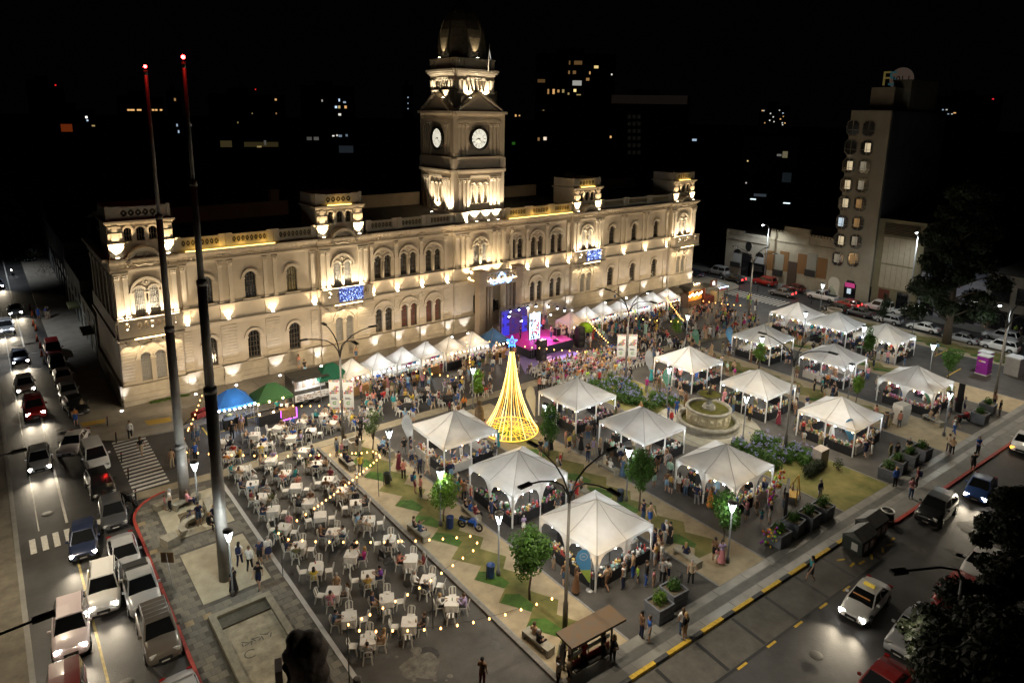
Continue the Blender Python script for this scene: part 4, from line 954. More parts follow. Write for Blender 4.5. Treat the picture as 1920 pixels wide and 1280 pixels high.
for k,(X,Y)in enumerate(PK):
 sd='left' if k<7 else 'right'
 nm={6:'blue pagoda stall beside the stage',7:'peach lit pagoda stall right of the stage'}.get(k,'%s white pagoda stall %s of the stage'%(SIDE[k],sd));PAGN.append(nm)
 t=thing('pagoda_stall',nm+' along the town hall front','stall tent',(X,Y,0.0),0,'pagoda stalls along the town hall')
 g=MB();s=MB();a=2.7
 h=a/2;n=5
 for q in range(4):
  R=Matrix.Rotation(q*pi/2,3,'Z');V=[];F=[]
  for i in range(n+1):
   tt=i/n
   for j in range(n+1):rr=h*(1-tt);V.append(R@Vector(((-1+2*j/n)*rr,-rr,2.15+1.25*tt**1.25)))
  for i in range(n):
   for j in range(n):z=i*(n+1)+j;F.append((z,z+1,z+n+2,z+n+1))
  g.add(V,F)
  m=12;V=[];F=[]
  for j in range(m+1):u=j/m;d=.16+1.1*abs(2*u-1)**7;V+=[R@Vector((-h+a*u,-h,2.15)),R@Vector((-h+a*u,-h-.005,2.15-d))]
  for j in range(m):F.append((2*j,2*j+1,2*j+3,2*j+2))
  g.add(V,F)
  s.tube([R@Vector((-h,-h,2.16)),R@Vector((-h*.5,-h*.5,2.15+1.25*.5**1.25+.01)),R@Vector((0,0,3.42))],.018,4)
 fab={6:mat('blue_canvas',(.05,.12,.24),.7,transl=.15),7:TENT2}.get(k,TENT2)
 c=g.build('canopy',fab,t);s.build('seams',SEAM,c)
 for sx in(-1,1):
  for sy in(-1,1):g=MB();g.box(-.035,.035,-.035,.035,0,2.14);g.build('post',MATS['white_post'],t,(sx*(h-.04),sy*(h-.04),0))
 if BANN[k]:
  g=MB();g.box(-.9,.9,-h-.03,-h-.012,1.78,2.08,0);g.prism_y([(-.5,1.8),(.1,1.8),(.5,2.06),(-.1,2.06)],-h-.036,-h-.031,1);g.prism_y([(.2,1.8),(.7,1.8),(.88,2.06),(.55,2.06)],-h-.036,-h-.031,2);g.build('sign_banner',[mat('sign_pale',(.6,.56,.6),.6),mat('sign_magenta',(.4,.06,.22),.6),mat('sign_blue',(.06,.25,.5),.6)],t)
 g=MB()
 for i in range(5):g.ball((-1.1+.55*i,-h+.12,1.72),.075,6,0)
 g.build('bulbs',BULB_C if k in(1,2,5,11)else BULB_W,t)['kind']='stuff'
 lamp('POINT',(X,Y-.3,1.95),150 if k!=7 else 70,(.92,.96,1)if k in(1,2,3,8,9,10,11,12,13)else((1,.85,.66)if k!=7 else(1,.55,.32)),.2,name='stall_light')
 d=thing('stall_counter','cloth covered counter of the %s'%nm,'counter',(X,Y-h+.3,0),0,'counters of the pagoda stalls')
 g=MB();g.box(-1.2,1.2,-.3,.3,0,.9);g.build('skirt',CLOTHB if k%3 else mat('wood_counter',(.3,.17,.07),.6),d)
 q=goods_mesh(500+k,2.2,.5,40,rnd.sample(range(10),5)+[0,0],.35).build('goods',GOODS,None,(X,Y-h+.3,.905));tag(q,'small goods on the counter of the %s'%nm,'goods','goods on the stall counters','stuff')
 g=MB();g.box(-1.25,1.25,-.02,.02,.1,2.0)
 for i in range(30):xx=rnd.uniform(-1.2,1.1);zz=rnd.uniform(.5,1.7);g.box(xx,xx+.16,-.06,-.02,zz,zz+.22,rnd.randrange(1,10))
 q=g.build('stall_backdrop',GOODS,None,(X,Y+h-.12,0));tag(q,'backdrop hung with wares in the %s'%nm,'backdrop','backdrops of the pagoda stalls')
def gazebo(x,y,colr,name,label,wx=3.0,wy=2.6):
 t=thing('gazebo',label,'gazebo',(x,y,0),radians(-2))
 M=mat(name,colr,.75,var=.1,vs=2,transl=.12);g=MB()
 hx,hy=wx/2,wy/2;zt=3.25;ze=2.15
 V=[(-hx,-hy,ze),(hx,-hy,ze),(hx,hy,ze),(-hx,hy,ze),(-.35,0,zt),(.35,0,zt)]
 mids=[((-hx+hx)/2,-hy,ze+.12)]
 g.add(V,[(0,1,5,4),(1,2,5),(2,3,4,5),(3,0,4)])
 for a,b in((0,1),(1,2),(2,3),(3,0)):
  p,q=Vector(V[a]),Vector(V[b]);g.quad(p,p-Vector((0,0,.22)),q-Vector((0,0,.22)),q)
 g.build('canopy',M,t)
 for sx in(-1,1):
  for sy in(-1,1):g=MB();g.box(-.025,.025,-.025,.025,0,2.15);g.build('leg',GALV,t,(sx*(hx-.05),sy*(hy-.05),0))
 return t
gazebo(15.4,58.7,(.03,.15,.42),'blue_gazebo','blue folding gazebo with bright bulbs at the left end');gazebo(18.6,58.0,(.03,.10,.03),'green_gazebo','dark green folding gazebo with purple lit counter',3.2,2.4);gazebo(24.9,59.6,(.015,.12,.06),'green_gazebo_b','dark green gazebo behind the white pole banners',3.0,2.4)
g=MB()
for i in range(8):g.ball((13.95+.42*i,57.4-.02*i,2.0-.12*sin(i*pi/7)),.08,8)
for i in range(4):g.ball((13.9,57.5+.5*i,2.0),.08,8)
tag(g.build('bulb_row',BULB_C),'row of bright white bulbs along the edge of the blue gazebo','string lights');lamp('POINT',(15.4,58.2,1.9),260,(.85,.93,1),.3);lamp('POINT',(18.6,57.8,1.95),110,WARM2,.3)
for x,y,lb in((15.3,57.9,'black counter under the blue gazebo'),(17.9,56.9,'black counter at the left of the green gazebo')):
 d=thing('stall_counter',lb,'counter',(x,y,0));g=MB();g.box(-.95,.95,-.35,.35,0,.92);g.build('skirt',CLOTHB,d)
d=thing('stall_counter','counter framed by purple lights under the green gazebo','counter',(19.6,56.95,0));g=MB();g.box(-.7,.7,-.3,.3,0,.95);g.build('front',mat('pallet_wood',(.22,.13,.06),.7,var=.3,vs=4),d)
g=MB()
for p,q in(((-.72,.02),(.72,.02)),((.72,.02),(.72,.95)),((-.72,.95),(-.72,.02))):g.tube([(p[0],-.33,p[1]),(q[0],-.33,q[1])],.03,5)
g.build('purple_tube',glow('purple_neon',(.55,.08,1),7,True),d)
g=MB()
for x,y,z in((17.1,56.8,1.05),(18.3,56.75,1.0),(17.05,56.8,2.0),(18.0,56.75,2.05),(19.2,56.75,2.1),(20.1,57,2.1),(19.0,56.7,1.5)):g.ball((x,y,z),.08,8)
tag(g.build('bulb_row',BULB_W),'warm bulbs hung round the green gazebo counter','string lights')
t=thing('food_trailer','dark food trailer with lit serving hatch and white printed front','food trailer',(22.6,59.6,0),radians(-2))
TRB=mat('trailer_dark',(.06,.055,.045),.6,var=.2,vs=2)
g=MB();g.box(-1.7,1.7,-.2,1.5,.45,2.5);g.box(-1.75,1.75,-.25,1.55,2.5,2.6);g.box(-1.7,-1.6,-1.0,-.2,.45,2.2);g.box(-1.7,1.7,-1.0,-.2,.4,.5);g.build('body',TRB,t)
g=MB();g.add([(-1.6,-.25,2.45),(1.7,-.25,2.45),(1.7,-1.25,2.55),(-1.6,-1.25,2.55),(-1.6,-.25,2.5),(1.7,-.25,2.5),(1.7,-1.25,2.6),(-1.6,-1.25,2.6)],[(3,2,1,0),(4,5,6,7),(0,1,5,4),(1,2,6,5),(2,3,7,6),(3,0,4,7)]);g.build('hatch_flap',TRB,t)
g=MB();g.box(-1.6,1.65,-1.04,-.98,.5,1.15);o=g.build('printed_front',mat('white_print',(.65,.64,.62),.5),t)
g=MB();r=random.Random(4)
for i in range(34):x=r.uniform(-1.5,1.45);z=r.uniform(.55,1.05);g.box(x,x+r.uniform(.05,.3),-1.052,-1.042,z,z+r.uniform(.03,.1),r.randrange(2))
g.build('print_marks',[mat('print_black',(.03,.03,.03),.6),mat('print_brown',(.25,.12,.06),.6)],o)
g=MB();g.box(-1.55,1.6,-.24,-.21,1.25,2.4)
for i in range(7):g.box(-1.5+i*.44,-1.5+i*.44+.36,-.27,-.24,1.5,2.2,1 if i%2 else 2)
g.build('menu_boards',[mat('interior_white',(.75,.73,.7),.5),GOODS[0],mat('menu_tan',(.4,.3,.22),.6)],t)
for x in(-.6,.5):g=MB();g.lathe([(.3,-.09),(.3,.09)],14);o=g.build('wheel',DARKST,t,(x,-.98,.3));o.rotation_euler=(pi/2,0,0)
lamp('POINT',(22.6,58.9,2.2),120,(.95,.97,1),.25)
t=thing('food_kiosk','orange glowing food kiosk with rows of warm bulbs','kiosk',(80.6,58.4,0))
g=MB();g.box(-1.6,1.6,-.2,1.4,0,1.0);g.box(-1.6,-1.5,-.2,1.4,1,2.6);g.box(1.5,1.6,-.2,1.4,1,2.6);g.box(-1.5,1.5,1.3,1.4,1,2.6);g.build('body',mat('kiosk_brown',(.11,.06,.03),.7),t)
g=MB();g.box(-1.6,1.6,-.26,-.21,1.05,1.55);g.box(-1.5,1.5,1.2,1.28,1.2,2.5);g.build('orange_panel',mat('orange_panel',(.6,.22,.03),.6),t)
g=MB();g.prism_y([(-1.8,2.6),(1.8,2.6),(1.4,3.1),(-1.4,3.1)],-.5,1.6);g.build('roof',TRB,t)
g=MB()
for i in range(9):g.ball((-1.4+.35*i,-.3,1.75+.14*(i%3)),.1,8)
for i in range(5):g.ball((.2+.28*i,.2,3.25),.07,6)
g.build('bulbs',BULB_W,t);lamp('POINT',(80.6,57.6,2.1),260,WARM2,.3)
t=thing('food_kiosk','dark thatched food kiosk left of the orange kiosk','kiosk',(78.2,60.2,0))
g=MB();g.box(-1.2,1.2,-.9,.9,0,1.0);g.build('counter',MATS['kiosk_brown'],t);g=MB();g.lathe([(1.9,2.2),(1.0,2.7),(.1,3.0)],4,a0=pi/4);g.build('roof',mat('thatch',(.13,.105,.07),.9,var=.3,vs=6),t)
for sx in(-1,1):
 for sy in(-1,1):g=MB();g.box(-.05,.05,-.05,.05,0,2.3);g.build('post',MATS['kiosk_brown'],t,(sx*1.1,sy*.85,0))
t=thing('food_kiosk','dark red food kiosk under a brown sign board','kiosk',(84.0,58.6,0))
g=MB();g.box(-1.2,1.2,-.5,1.3,0,1.0);g.box(-1.2,-1.1,-.5,1.3,1,2.5);g.box(-1.2,1.2,1.2,1.3,1,2.5);g.build('body',mat('oxblood',(.10,.02,.015),.6),t);g=MB();g.box(-1.3,1.3,-.7,1.4,2.5,2.6);g.build('roof',TRB,t)
g=MB();g.box(-.2,1.3,-.72,-.66,2.65,3.6);o=g.build('sign_board',mat('sign_brown',(.12,.04,.02),.6),t);g=MB();g.ring(.5,3.1,.1,.3,-.74,-.725,14,a0=0,a1=2*pi-.01);g.box(.25,.95,-.74,-.725,2.78,2.86);g.build('sign_emblem',glow('sign_white',(1,.97,.92),2.2),o);lamp('POINT',(84,57.9,2.2),60,WARM2,.2)
t=thing('food_kiosk','small kiosk with grey blue canopy and red bunting','kiosk',(86.3,58.4,0))
g=MB();g.box(-.9,.9,-.6,.6,0,1.6);g.build('body',mat('kiosk_tan',(.4,.33,.2),.7),t);g=MB();g.lathe([(1.7,2.4),(.1,3.0)],4,a0=pi/4);g.build('canopy',mat('grey_blue_canvas',(.35,.4,.47),.7),t)
for sx in(-1,1):g=MB();g.box(-.04,.04,-.04,.04,0,2.45);g.build('post',DARKST,t,(sx*1.1,-1.0,0))
g=MB()
for i in range(8):x=-1.0+i*.25;g.prism_y([(x,2.0),(x+.12,1.8),(x+.24,2.0)],-1.02,-1.0)
g.build('bunting',mat('bunting_red',(.6,.06,.07),.7),t)
g=MB()
for i in range(9):g.ball((-1.1+.27*i,-1.1,2.32),.05,6)
g.build('bulbs',glow('bulb_blue',(.45,.65,1),25),t)
t=thing('light_tree','tall flared christmas tree made of glowing yellow light strands','light tree',(34.2,42.9,.13))
YL=glow('strand_yellow',(1,.55,.05),3.0);YL2=glow('strand_white',(1,.78,.25),5);YL3=glow('strand_amber',(1,.42,.02),2.2)
def tr(z):u=1-z/7.1;return .20+.95*u+1.25*u**3
N=34
for i in range(N):
 a=2*pi*i/N;g=MB();zs=np.linspace(0.05,7.1,13)
 g.tube([(tr(z)*cos(a),tr(z)*sin(a),z)for z in zs],.017,4,i%3 if i%5 else 1);g.build('light_strand',[YL,YL2,YL3],t)
g=MB();g.tube([(tr(0)*cos(a),tr(0)*sin(a),.06)for a in np.linspace(0,2*pi,40)],.03,5)
for i in range(20):
 a=2*pi*i/20;g.tube([(.35*cos(a),.35*sin(a),.05),(tr(0)*cos(a+.25),tr(0)*sin(a+.25),.05)],.017,4)
 g.tube([(1.5*cos(a),1.5*sin(a),.05),(1.5*cos(a+.32),1.5*sin(a+.32),.05)],.015,4)
g.build('light_ring',YL,t)
g=MB();g.tube([(0,0,0),(0,0,7.6)],.09,8,r2=.05);g.build('mast',mat('tree_mast',(.45,.35,.15),.5),t)
g=MB();R_=.48;c=Vector((0,0,8.05));ax=Vector((cos(-.66),sin(-.66),0))
P=[c+ax*(R_*(1 if i%2==0 else .42)*cos(pi/2+i*pi/5))+Vector((0,0,R_*1.15*(1 if i%2==0 else .42)*sin(pi/2+i*pi/5)))for i in range(10)]
for i in range(10):g.tube([P[i],P[(i+1)%10]],.03,5)
for i in range(0,10,2):g.tube([P[i],c],.018,4)
g.tube([c-Vector((0,0,.25)),c-Vector((0,0,.95))],.03,5);g.build('blue_star',glow('blue_neon',(.06,.25,1),5,True),t)
for z,p in((.8,170),(2.4,110),(4.6,70)):lamp('POINT',(34.2,42.9,z+.13),p,(1,.62,.16),.5)
t=thing('fountain','round stone fountain with two tiers, mossy water and bronze bowl','fountain',(48.9,33.0,.133))
STN=mat('fountain_stone',(.25,.235,.19),.8,var=.28,vs=2.2,bump=.2,bs=14);CRM=mat('fountain_cream',(.5,.44,.29),.8,var=.12,vs=2);MOSS=mat('mossy_water',(.07,.07,.012),.35,var=.35,vs=2.5,col2=(.12,.115,.02))
g=MB();g.lathe([(2.75,0),(2.75,.12),(2.6,.15),(2.6,.42),(2.72,.46),(2.75,.6),(2.66,.7),(2.35,.7),(2.3,.45)],48,cap=False);g.build('outer_basin',STN,t)
g=MB();g.lathe([(2.35,.4),(.1,.41)],40,cap=False);g.build('outer_water',MOSS,t)
g=MB();g.lathe([(1.86,.3),(1.86,1.62),(1.93,1.66)],48,cap=False);dr=g.build('drum',CRM,t)
for k in range(16):
 a=2*pi*k/16;g=MB();w_=.27
 for z0,z1 in((.72,.78),(1.3,1.36)):g.cbox((cos(a)*1.86,sin(a)*1.86,z0),.07,2*w_,.06,a)
 for s in(-1,1):g.cbox((cos(a)*1.86-sin(a)*s*w_,sin(a)*1.86+cos(a)*s*w_,.72),.07,.06,.64,a)
 p=[Vector((cos(a)*r-sin(a)*x,sin(a)*r+cos(a)*x,z))for r,x,z in((1.87,-.2,.84),(1.87,.2,.84),(1.87,.2,1.26),(1.87,-.2,1.26),(1.96,0,1.05))]
 g.add(p,[(0,1,4),(1,2,4),(2,3,4),(3,0,4)]);g.build('raised_panel',CRM,dr)
g=MB();g.lathe([(1.93,1.6),(2.0,1.66),(2.0,1.78),(1.74,1.8),(1.7,1.6)],48,cap=False);g.build('drum_rim',STN,t)
g=MB();g.lathe([(1.72,1.62),(.1,1.63)],40,cap=False);g.build('upper_water',MOSS,t)
g=MB();g.lathe([(.62,1.6),(.62,1.8),(.5,1.85),(.5,2.0),(.3,2.1),(.24,2.4),(.33,2.62)],8,smooth=False);g.build('pedestal',STN,t)
BRZ=mat('old_bronze',(.06,.055,.035),.55,metal=.4,var=.3,vs=4)
g=MB();g.lathe([(.3,2.6),(.6,2.72),(1.0,2.9),(1.06,3.0),(1.0,3.02),(.9,2.95),(.1,2.93)],32,cap=False);g.build('bowl',BRZ,t);g=MB();g.lathe([(.92,2.955),(.05,2.96)],24,cap=False);g.build('bowl_water',MOSS,t)
g=MB();g.lathe([(.12,2.95),(.16,3.1),(.12,3.3),(.15,3.45),(.08,3.6),(.09,3.7),(.02,3.82)],8);g.tube([(0,0,3.4),(-.2,.05,3.3),(-.32,.05,3.1),(-.3,.05,2.96)],.05,6);g.tube([(0,0,3.42),(.15,-.05,3.35),(.2,-.1,3.2)],.05,6);g.build('figure',BRZ,t)
t=thing('stage','black stage with pink carpet before the town hall entrance','stage',(50.6,58.6,0))
g=MB();g.box(-3.6,3.2,-2.9,2.9,0,.95);g.build('skirt',mat('stage_skirt',(.02,.018,.03),.8),t)
g=MB();g.box(-3.6,3.2,-2.9,2.9,.952,.985);g.build('carpet',mat('pink_carpet',(.36,.05,.2),.85,var=.12,vs=3),t)
SCRB=glow('screen_blue',(.04,.05,.9),.8,True)
t=thing('screen_wall','large blue video wall at the back of the stage','screen',(50.2,61.5,0))
g=MB();g.box(-2.9,1.1,0,.15,.9,4.2);g.build('frame',BLK,t);g=MB();r=random.Random(9)
for i in range(10):
 for j in range(8):g.box(-2.85+i*.4,-2.85+i*.4+.38,-.03,-.005,1.0+j*.39,1.0+j*.39+.37,(0 if r.random()<.75 else 2)if i<3 or(i>7 and j<5)else(1 if r.random()<.8 else 2))
g.build('screen',[SCRB,glow('screen_violet',(.16,.06,.4),.3,True),glow('screen_dark',(.02,.02,.3),.7)],t)
t=thing('side_screen','tall bright video screen showing people at the left of the stage','screen',(48.25,56.4,0),radians(-6))
g=MB();g.box(-.75,.75,0,.12,1.9,5.1);g.build('frame',BLK,t)
g=MB();g.box(-.72,.72,-.02,-.005,1.95,5.05,0);r=random.Random(2)
for i in range(46):x=r.uniform(-.66,.5);z=r.uniform(2.0,4.2);g.box(x,x+r.uniform(.06,.24),-.03,-.022,z,z+r.uniform(.08,.4),r.choice((1,2,3,3,1)))
g.box(-.6,.6,-.03,-.022,4.35,4.9,4)
g.build('screen',[glow('scr_white',(.55,.8,1),3.2,True),glow('scr_navy',(.02,.04,.12),1),glow('scr_skin',(1,.55,.35),1.6),glow('scr_red',(.7,.05,.1),1.2),glow('scr_cyan',(.7,.9,1),4.5)],t)
def truss(g,a,b,w_=.16):
 a,b=Vector(a),Vector(b);d=(b-a).normalized();u=d.cross(Vector((.3,.9,.2))).normalized()*w_;v=d.cross(u).normalized()*w_;L=(b-a).length;n=int(L/.4)
 C=[u+v,u-v,-u-v,-u+v]
 for c in C:g.tube([a+c,b+c],.02,4)
 for i in range(n):
  for k in range(4):g.tube([a+d*L*i/n+C[k],a+d*L*(i+1)/n+C[(k+1)%4]],.012,3)
t=thing('stage_truss','aluminium truss frame carrying the stage lights','truss')
TR_=mat('truss_alu',(.5,.5,.52),.35,metal=.6)
for a,b in(((47.3,55.6,0),(47.3,55.6,5.6)),((54.2,56.6,0),(54.2,56.6,4.8)),((47.0,61.2,0),(47.0,61.2,4.6)),((53.9,61.2,0),(53.9,61.2,4.6)),((47.0,61.2,4.5),(53.9,61.2,4.5)),((47.3,55.6,4.4),(47.0,61.2,4.4)),((54.2,56.6,4.4),(53.9,61.2,4.4))):
 g=MB();truss(g,a,b);g.build('truss_beam',TR_,t)
LAMP_B=glow('stage_lens',(.6,.75,1),40)
for i,(x,y,z)in enumerate([(48.3,61.0,4.3),(49.6,61.0,4.3),(51.0,61.0,4.3),(52.3,61.0,4.3),(53.6,60.2,4.2),(54.0,59.0,4.2),(54.1,57.8,4.2),(47.1,59.8,4.2),(47.2,57.6,4.2)]):
 g=MB();g.lathe([(.1,-.2),(.13,.12),(.05,.18)],8);o=g.build('spotlight',BLK,t,(x,y,z));g=MB();g.lathe([(.1,-.23),(.02,-.235)],8,cap=False);g.ball((0,-.06,-.2),.09,8);g.build('lens',LAMP_B,o)
lamp('AREA',(50.4,57.6,4.3),260,(1,.12,.62),2.5,(0,0,-1));lamp('SPOT',(50.5,60.8,4.3),2600,(.45,.25,1),.1,(0,-.95,-.62),60,.5)
for i in range(5):
 lamp('SPOT',(49.0+i*.75,56.0,4.4),1300,(.75,.7,1),.02,(.12,-.55,-1),20,.15)
lamp('SPOT',(53.4,60.5,4.2),2500,(1,.75,.62),.1,(-.4,-1.5,-.55),75,.8)
lamp('SPOT',(47.4,55.7,5.4),4500,(1,.70,.48),.1,(.35,-1.0,-.55),80,.8)
g=MB();P=[G(x,y,.012)for x,y in((968,664),(1040,648),(1092,664),(985,702))]
g.add(P,[(0,1,2,3)]);structure('dance_floor',g,mat('violet_floor',(.16,.12,.26),.5,var=.15,vs=2))
g=MB()
for k in range(5):
 a=G(1000+k*8.5,672+k*6.2,.018);b=G(1024+k*9,661+k*6.4,.018);d=(b-a);n=Vector((-d.y,d.x,0)).normalized()*.14;g.add([a-n,a+n,b+n,b-n],[(3,2,1,0)])
structure('painted_light_stripe',g,mat('light_stripe_white',(.75,.75,.78),.5))  # pale stripes painted on the floor for the projected light pattern
for x,y,lb in((47.9,54.7,'black speaker stack left before the stage'),(54.6,55.5,'black speaker stack right before the stage')):
 t=thing('speaker_stack',lb,'loudspeaker',(x,y,0),radians(-8))
 for k in range(3):g=MB();g.box(-.45,.45,-.4,.4,k*.82,k*.82+.8);o=g.build('speaker_cabinet',BLK,t);g=MB();g.lathe([(.3,-.005),(.26,.01)],14,cap=True);q=g.build('speaker_cone',DARKST,o,(0,-.41,k*.82+.4));q.rotation_euler=(pi/2,0,0)
t=thing('flight_case','upright flight case with pale edges on the stage','case',(53.2,58.0,.985));g=MB();g.box(-.35,.35,-.3,.3,0,.95);g.build('case',BLK,t);g=MB()
for x in(-.36,.33):g.box(x,x+.03,-.32,-.3,0,.95)
g.box(-.33,.33,-.32,-.3,.92,.95);g.build('edges',TR_,t)
for x,y,lb in((49.2,57.0,'black floor monitor at the left front of the stage'),(51.6,56.4,'black floor monitor at the right front of the stage')):
 g=MB();g.prism_y([(-.3,0),(.3,0),(.2,.35),(-.3,.2)],-.2,.2);tag(g.build('floor_monitor',BLK,None,(x,y,.985)),lb,'monitor')
t=thing('keyboard','glowing blue keyboard on a stand at the back of the stage','keyboard',(51.9,60.2,.985));g=MB();g.box(-.6,.6,-.16,.16,.8,.9);g.build('keys',glow('blue_keys',(.1,.2,1),4),t);g=MB();g.tube([(-.4,-.1,0),(.4,.1,.8)],.02,5);g.tube([(.4,-.1,0),(-.4,.1,.8)],.02,5);g.build('stand',BLK,t)
t=thing('topiary_dome','bright green leafy half dome prop right of the stage','prop',(56.2,56.2,0));g=MB();g.lathe([(.95,1.5),(.97,1.7),(.85,2.1),(.55,2.4),(.05,2.55)],18);g.build('dome',mat('lime_green',(.17,.28,.01),.9,bump=1,bs=25),t);g=MB();g.lathe([(.06,0),(.06,1.6)],8);g.lathe([(.3,0),(.28,.06)],10);g.build('stem',DARKST,t);lamp('POINT',(56.0,55.2,2.9),26,(.9,1,.3),.2)
BARK=mat('bark',(.09,.07,.05),.9,var=.3,vs=6,bump=.4,bs=20)
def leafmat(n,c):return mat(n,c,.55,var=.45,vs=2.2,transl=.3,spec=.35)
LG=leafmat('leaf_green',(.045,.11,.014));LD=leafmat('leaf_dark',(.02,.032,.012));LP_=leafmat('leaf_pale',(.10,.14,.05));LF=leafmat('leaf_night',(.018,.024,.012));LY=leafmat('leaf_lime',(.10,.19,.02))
def leaves(g,r,blobs,n,s0,s1):
 tot=sum(b[3]**2 for b in blobs)
 for cx,cy,cz,R,fl in blobs:
  for _ in range(int(n*R*R/tot)):
   d=Vector((r.gauss(0,1),r.gauss(0,1),r.gauss(0,1))).normalized();q=R*(r.random()**.38)
   p=Vector((cx,cy,cz))+Vector((d.x*q,d.y*q,d.z*q*fl));s=r.uniform(s0,s1)
   nn=(d+Vector((r.gauss(0,.6),r.gauss(0,.6),r.gauss(.3,.6)))).normalized();u=nn.orthogonal().normalized();u=Matrix.Rotation(r.uniform(0,6.3),3,nn)@u;v=nn.cross(u)
   g.add([p-u*s,p-v*s*.45,p+u*s,p+v*s*.45],[(0,1,2,3)])
def tree_mesh(seed,h,R,trunk,n,s0,s1,flat=1.15,gap=.0):
 r=random.Random(seed);tk=MB();pts=[(0,0,0),(r.uniform(-.05,.05),r.uniform(-.05,.05),trunk*.5),(r.uniform(-.08,.08),r.uniform(-.08,.08),trunk)]
 tk.tube(pts,.075*h/4.4,7,r2=.05*h/4.4);B=[]
 zc=trunk+(h-trunk)*.5
 for i in range(9):
  a=i*2.4;k=r.uniform(.25,.62);z=zc+(h-trunk)*r.uniform(-.3,.3);e=Vector((cos(a)*R*k,sin(a)*R*k,z));tk.tube([pts[2],(e+Vector(pts[2]))*.5+Vector((0,0,.1)),e],.03*h/4.4,4,r2=.012);B.append((*e,R*r.uniform(.42,.62),flat))
 B.append((0,0,zc,R*.7,flat));B.append((0,0,h-R*.45,R*.45,1.2))
 lv=MB();leaves(lv,r,B,n,s0,s1);return tk,lv
def tree(x,y,label,seed,h,R,trunk=1.4,n=1700,s0=.07,s1=.14,M=None,z=.13,name='young_tree',flat=1.15):
 tk,lv=tree_mesh(seed,h,R,trunk,n,s0,s1,flat);t=thing(name,label,'tree',(x,y,z),seed*1.3)
 tk.build('trunk',BARK,t);lv.build('crown',M or LG,t);return t
tree(22.15,34.9,'brightly lit round young tree on the first lawn strip',1,3.5,1.12,1.0,2600,M=LY);tree(21.9,25.5,'dark green young tree in front of the nearest tent',2,4.7,1.22,1.5,4200,flat=1.35);tree(33.7,27.7,'young tree with lit left side between the second row tents',3,4.6,1.05,1.6,3400,flat=1.4)  # first crown has lime leaves, putting the lamp's brightness into their colour
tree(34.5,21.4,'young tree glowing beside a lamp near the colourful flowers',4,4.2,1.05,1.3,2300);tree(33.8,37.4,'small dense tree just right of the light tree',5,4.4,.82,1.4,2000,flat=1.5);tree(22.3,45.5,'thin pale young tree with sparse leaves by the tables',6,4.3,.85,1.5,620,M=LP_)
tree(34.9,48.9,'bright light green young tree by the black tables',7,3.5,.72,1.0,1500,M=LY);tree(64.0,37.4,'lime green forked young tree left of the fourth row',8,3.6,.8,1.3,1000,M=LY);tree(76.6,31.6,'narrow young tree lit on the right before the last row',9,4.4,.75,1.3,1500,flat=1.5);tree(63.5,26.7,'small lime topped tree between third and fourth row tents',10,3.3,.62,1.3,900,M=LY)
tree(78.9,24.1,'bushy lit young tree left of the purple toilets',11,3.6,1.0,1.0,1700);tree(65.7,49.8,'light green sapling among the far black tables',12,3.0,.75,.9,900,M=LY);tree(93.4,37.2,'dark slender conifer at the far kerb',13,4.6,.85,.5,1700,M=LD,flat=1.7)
def big_tree(x,y,label,seed,h,R,zc,n,s0,s1,M,trunk_r=.55,z=.1):
 r=random.Random(seed);t=thing('large_tree',label,'tree',(x,y,z));tk=MB();tk.tube([(0,0,0),(.1,.05,h*.2),(0,.2,h*.5),(.2,.1,h*.85)],trunk_r,10,r2=.12);B=[]
 for i in range(34):
  a=i*2.4;zz=h*(.18+.8*i/34);k=R*(1-.75*(i/34)**1.6)*r.uniform(.55,.95);e=Vector((cos(a)*k,sin(a)*k,zz));tk.tube([(0,.1,zz-h*.06),e*.6+Vector((0,0,zz*.4+h*.02)),e],.13,5,r2=.03);B.append((*e,R*r.uniform(.22,.36),.7))
  if i%3==0:B.append((e.x*.45,e.y*.45,zz,R*.3,.8))
 tk.build('trunk',BARK,t);lv=MB();leaves(lv,r,B,n,s0,s1);lv.build('crown',M,t);return t
big_tree(92.4,29.0,'large dark broad conifer rising beside the far street',21,20,5.4,9,26000,.14,.32,LD)
tf=G(1860,1250,0)
def fore_tree(x,y,label,seed,blobs,n):
 r=random.Random(seed);t=thing('large_tree',label,'tree',(x,y,0));tk=MB();tk.tube([(0,0,0),(.2,.1,3),(.1,.3,6)],.35,9,r2=.2)
 for b in blobs:tk.tube([(.1,.2,4.2),(b[0]*.5,b[1]*.5,(b[2]+4.5)*.5+.6),b[:3]],.12,5,r2=.03)
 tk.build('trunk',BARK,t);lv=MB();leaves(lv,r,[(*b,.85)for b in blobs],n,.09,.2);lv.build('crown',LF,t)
def fb(px,py,z,R,o):p=G(px,py,z);return(p.x-o[0],p.y-o[1],z,R)
o1=G(1830,1330,0)
fore_tree(o1.x,o1.y,'black leafy street tree filling the lower right corner',31,[fb(1745,1165,6,.8,o1),fb(1800,1120,7,1.0,o1),fb(1850,1170,7.5,1.2,o1),fb(1780,1220,7,1.2,o1),fb(1900,1200,7.8,1.4,o1),fb(1880,1265,7.8,1.5,o1),fb(1800,1275,7,1.3,o1),fb(1740,1245,6.2,.8,o1),fb(1720,1205,6,.5,o1),fb(1700,1175,6,.35,o1)],13000)
o2=G(1960,1150,0)
fore_tree(o2.x,o2.y,'black leafy street tree at the right edge above the parked cars',32,[fb(1890,940,7,.9,o2),fb(1860,985,7,.8,o2),fb(1910,1000,7.5,1.2,o2),fb(1840,1010,6.6,.5,o2),fb(1850,1055,6.8,.55,o2),fb(1905,1080,7,1.2,o2),fb(1870,1100,6.8,.8,o2),fb(1930,940,7,1.0,o2),fb(1860,1130,7,.9,o2)],9000)
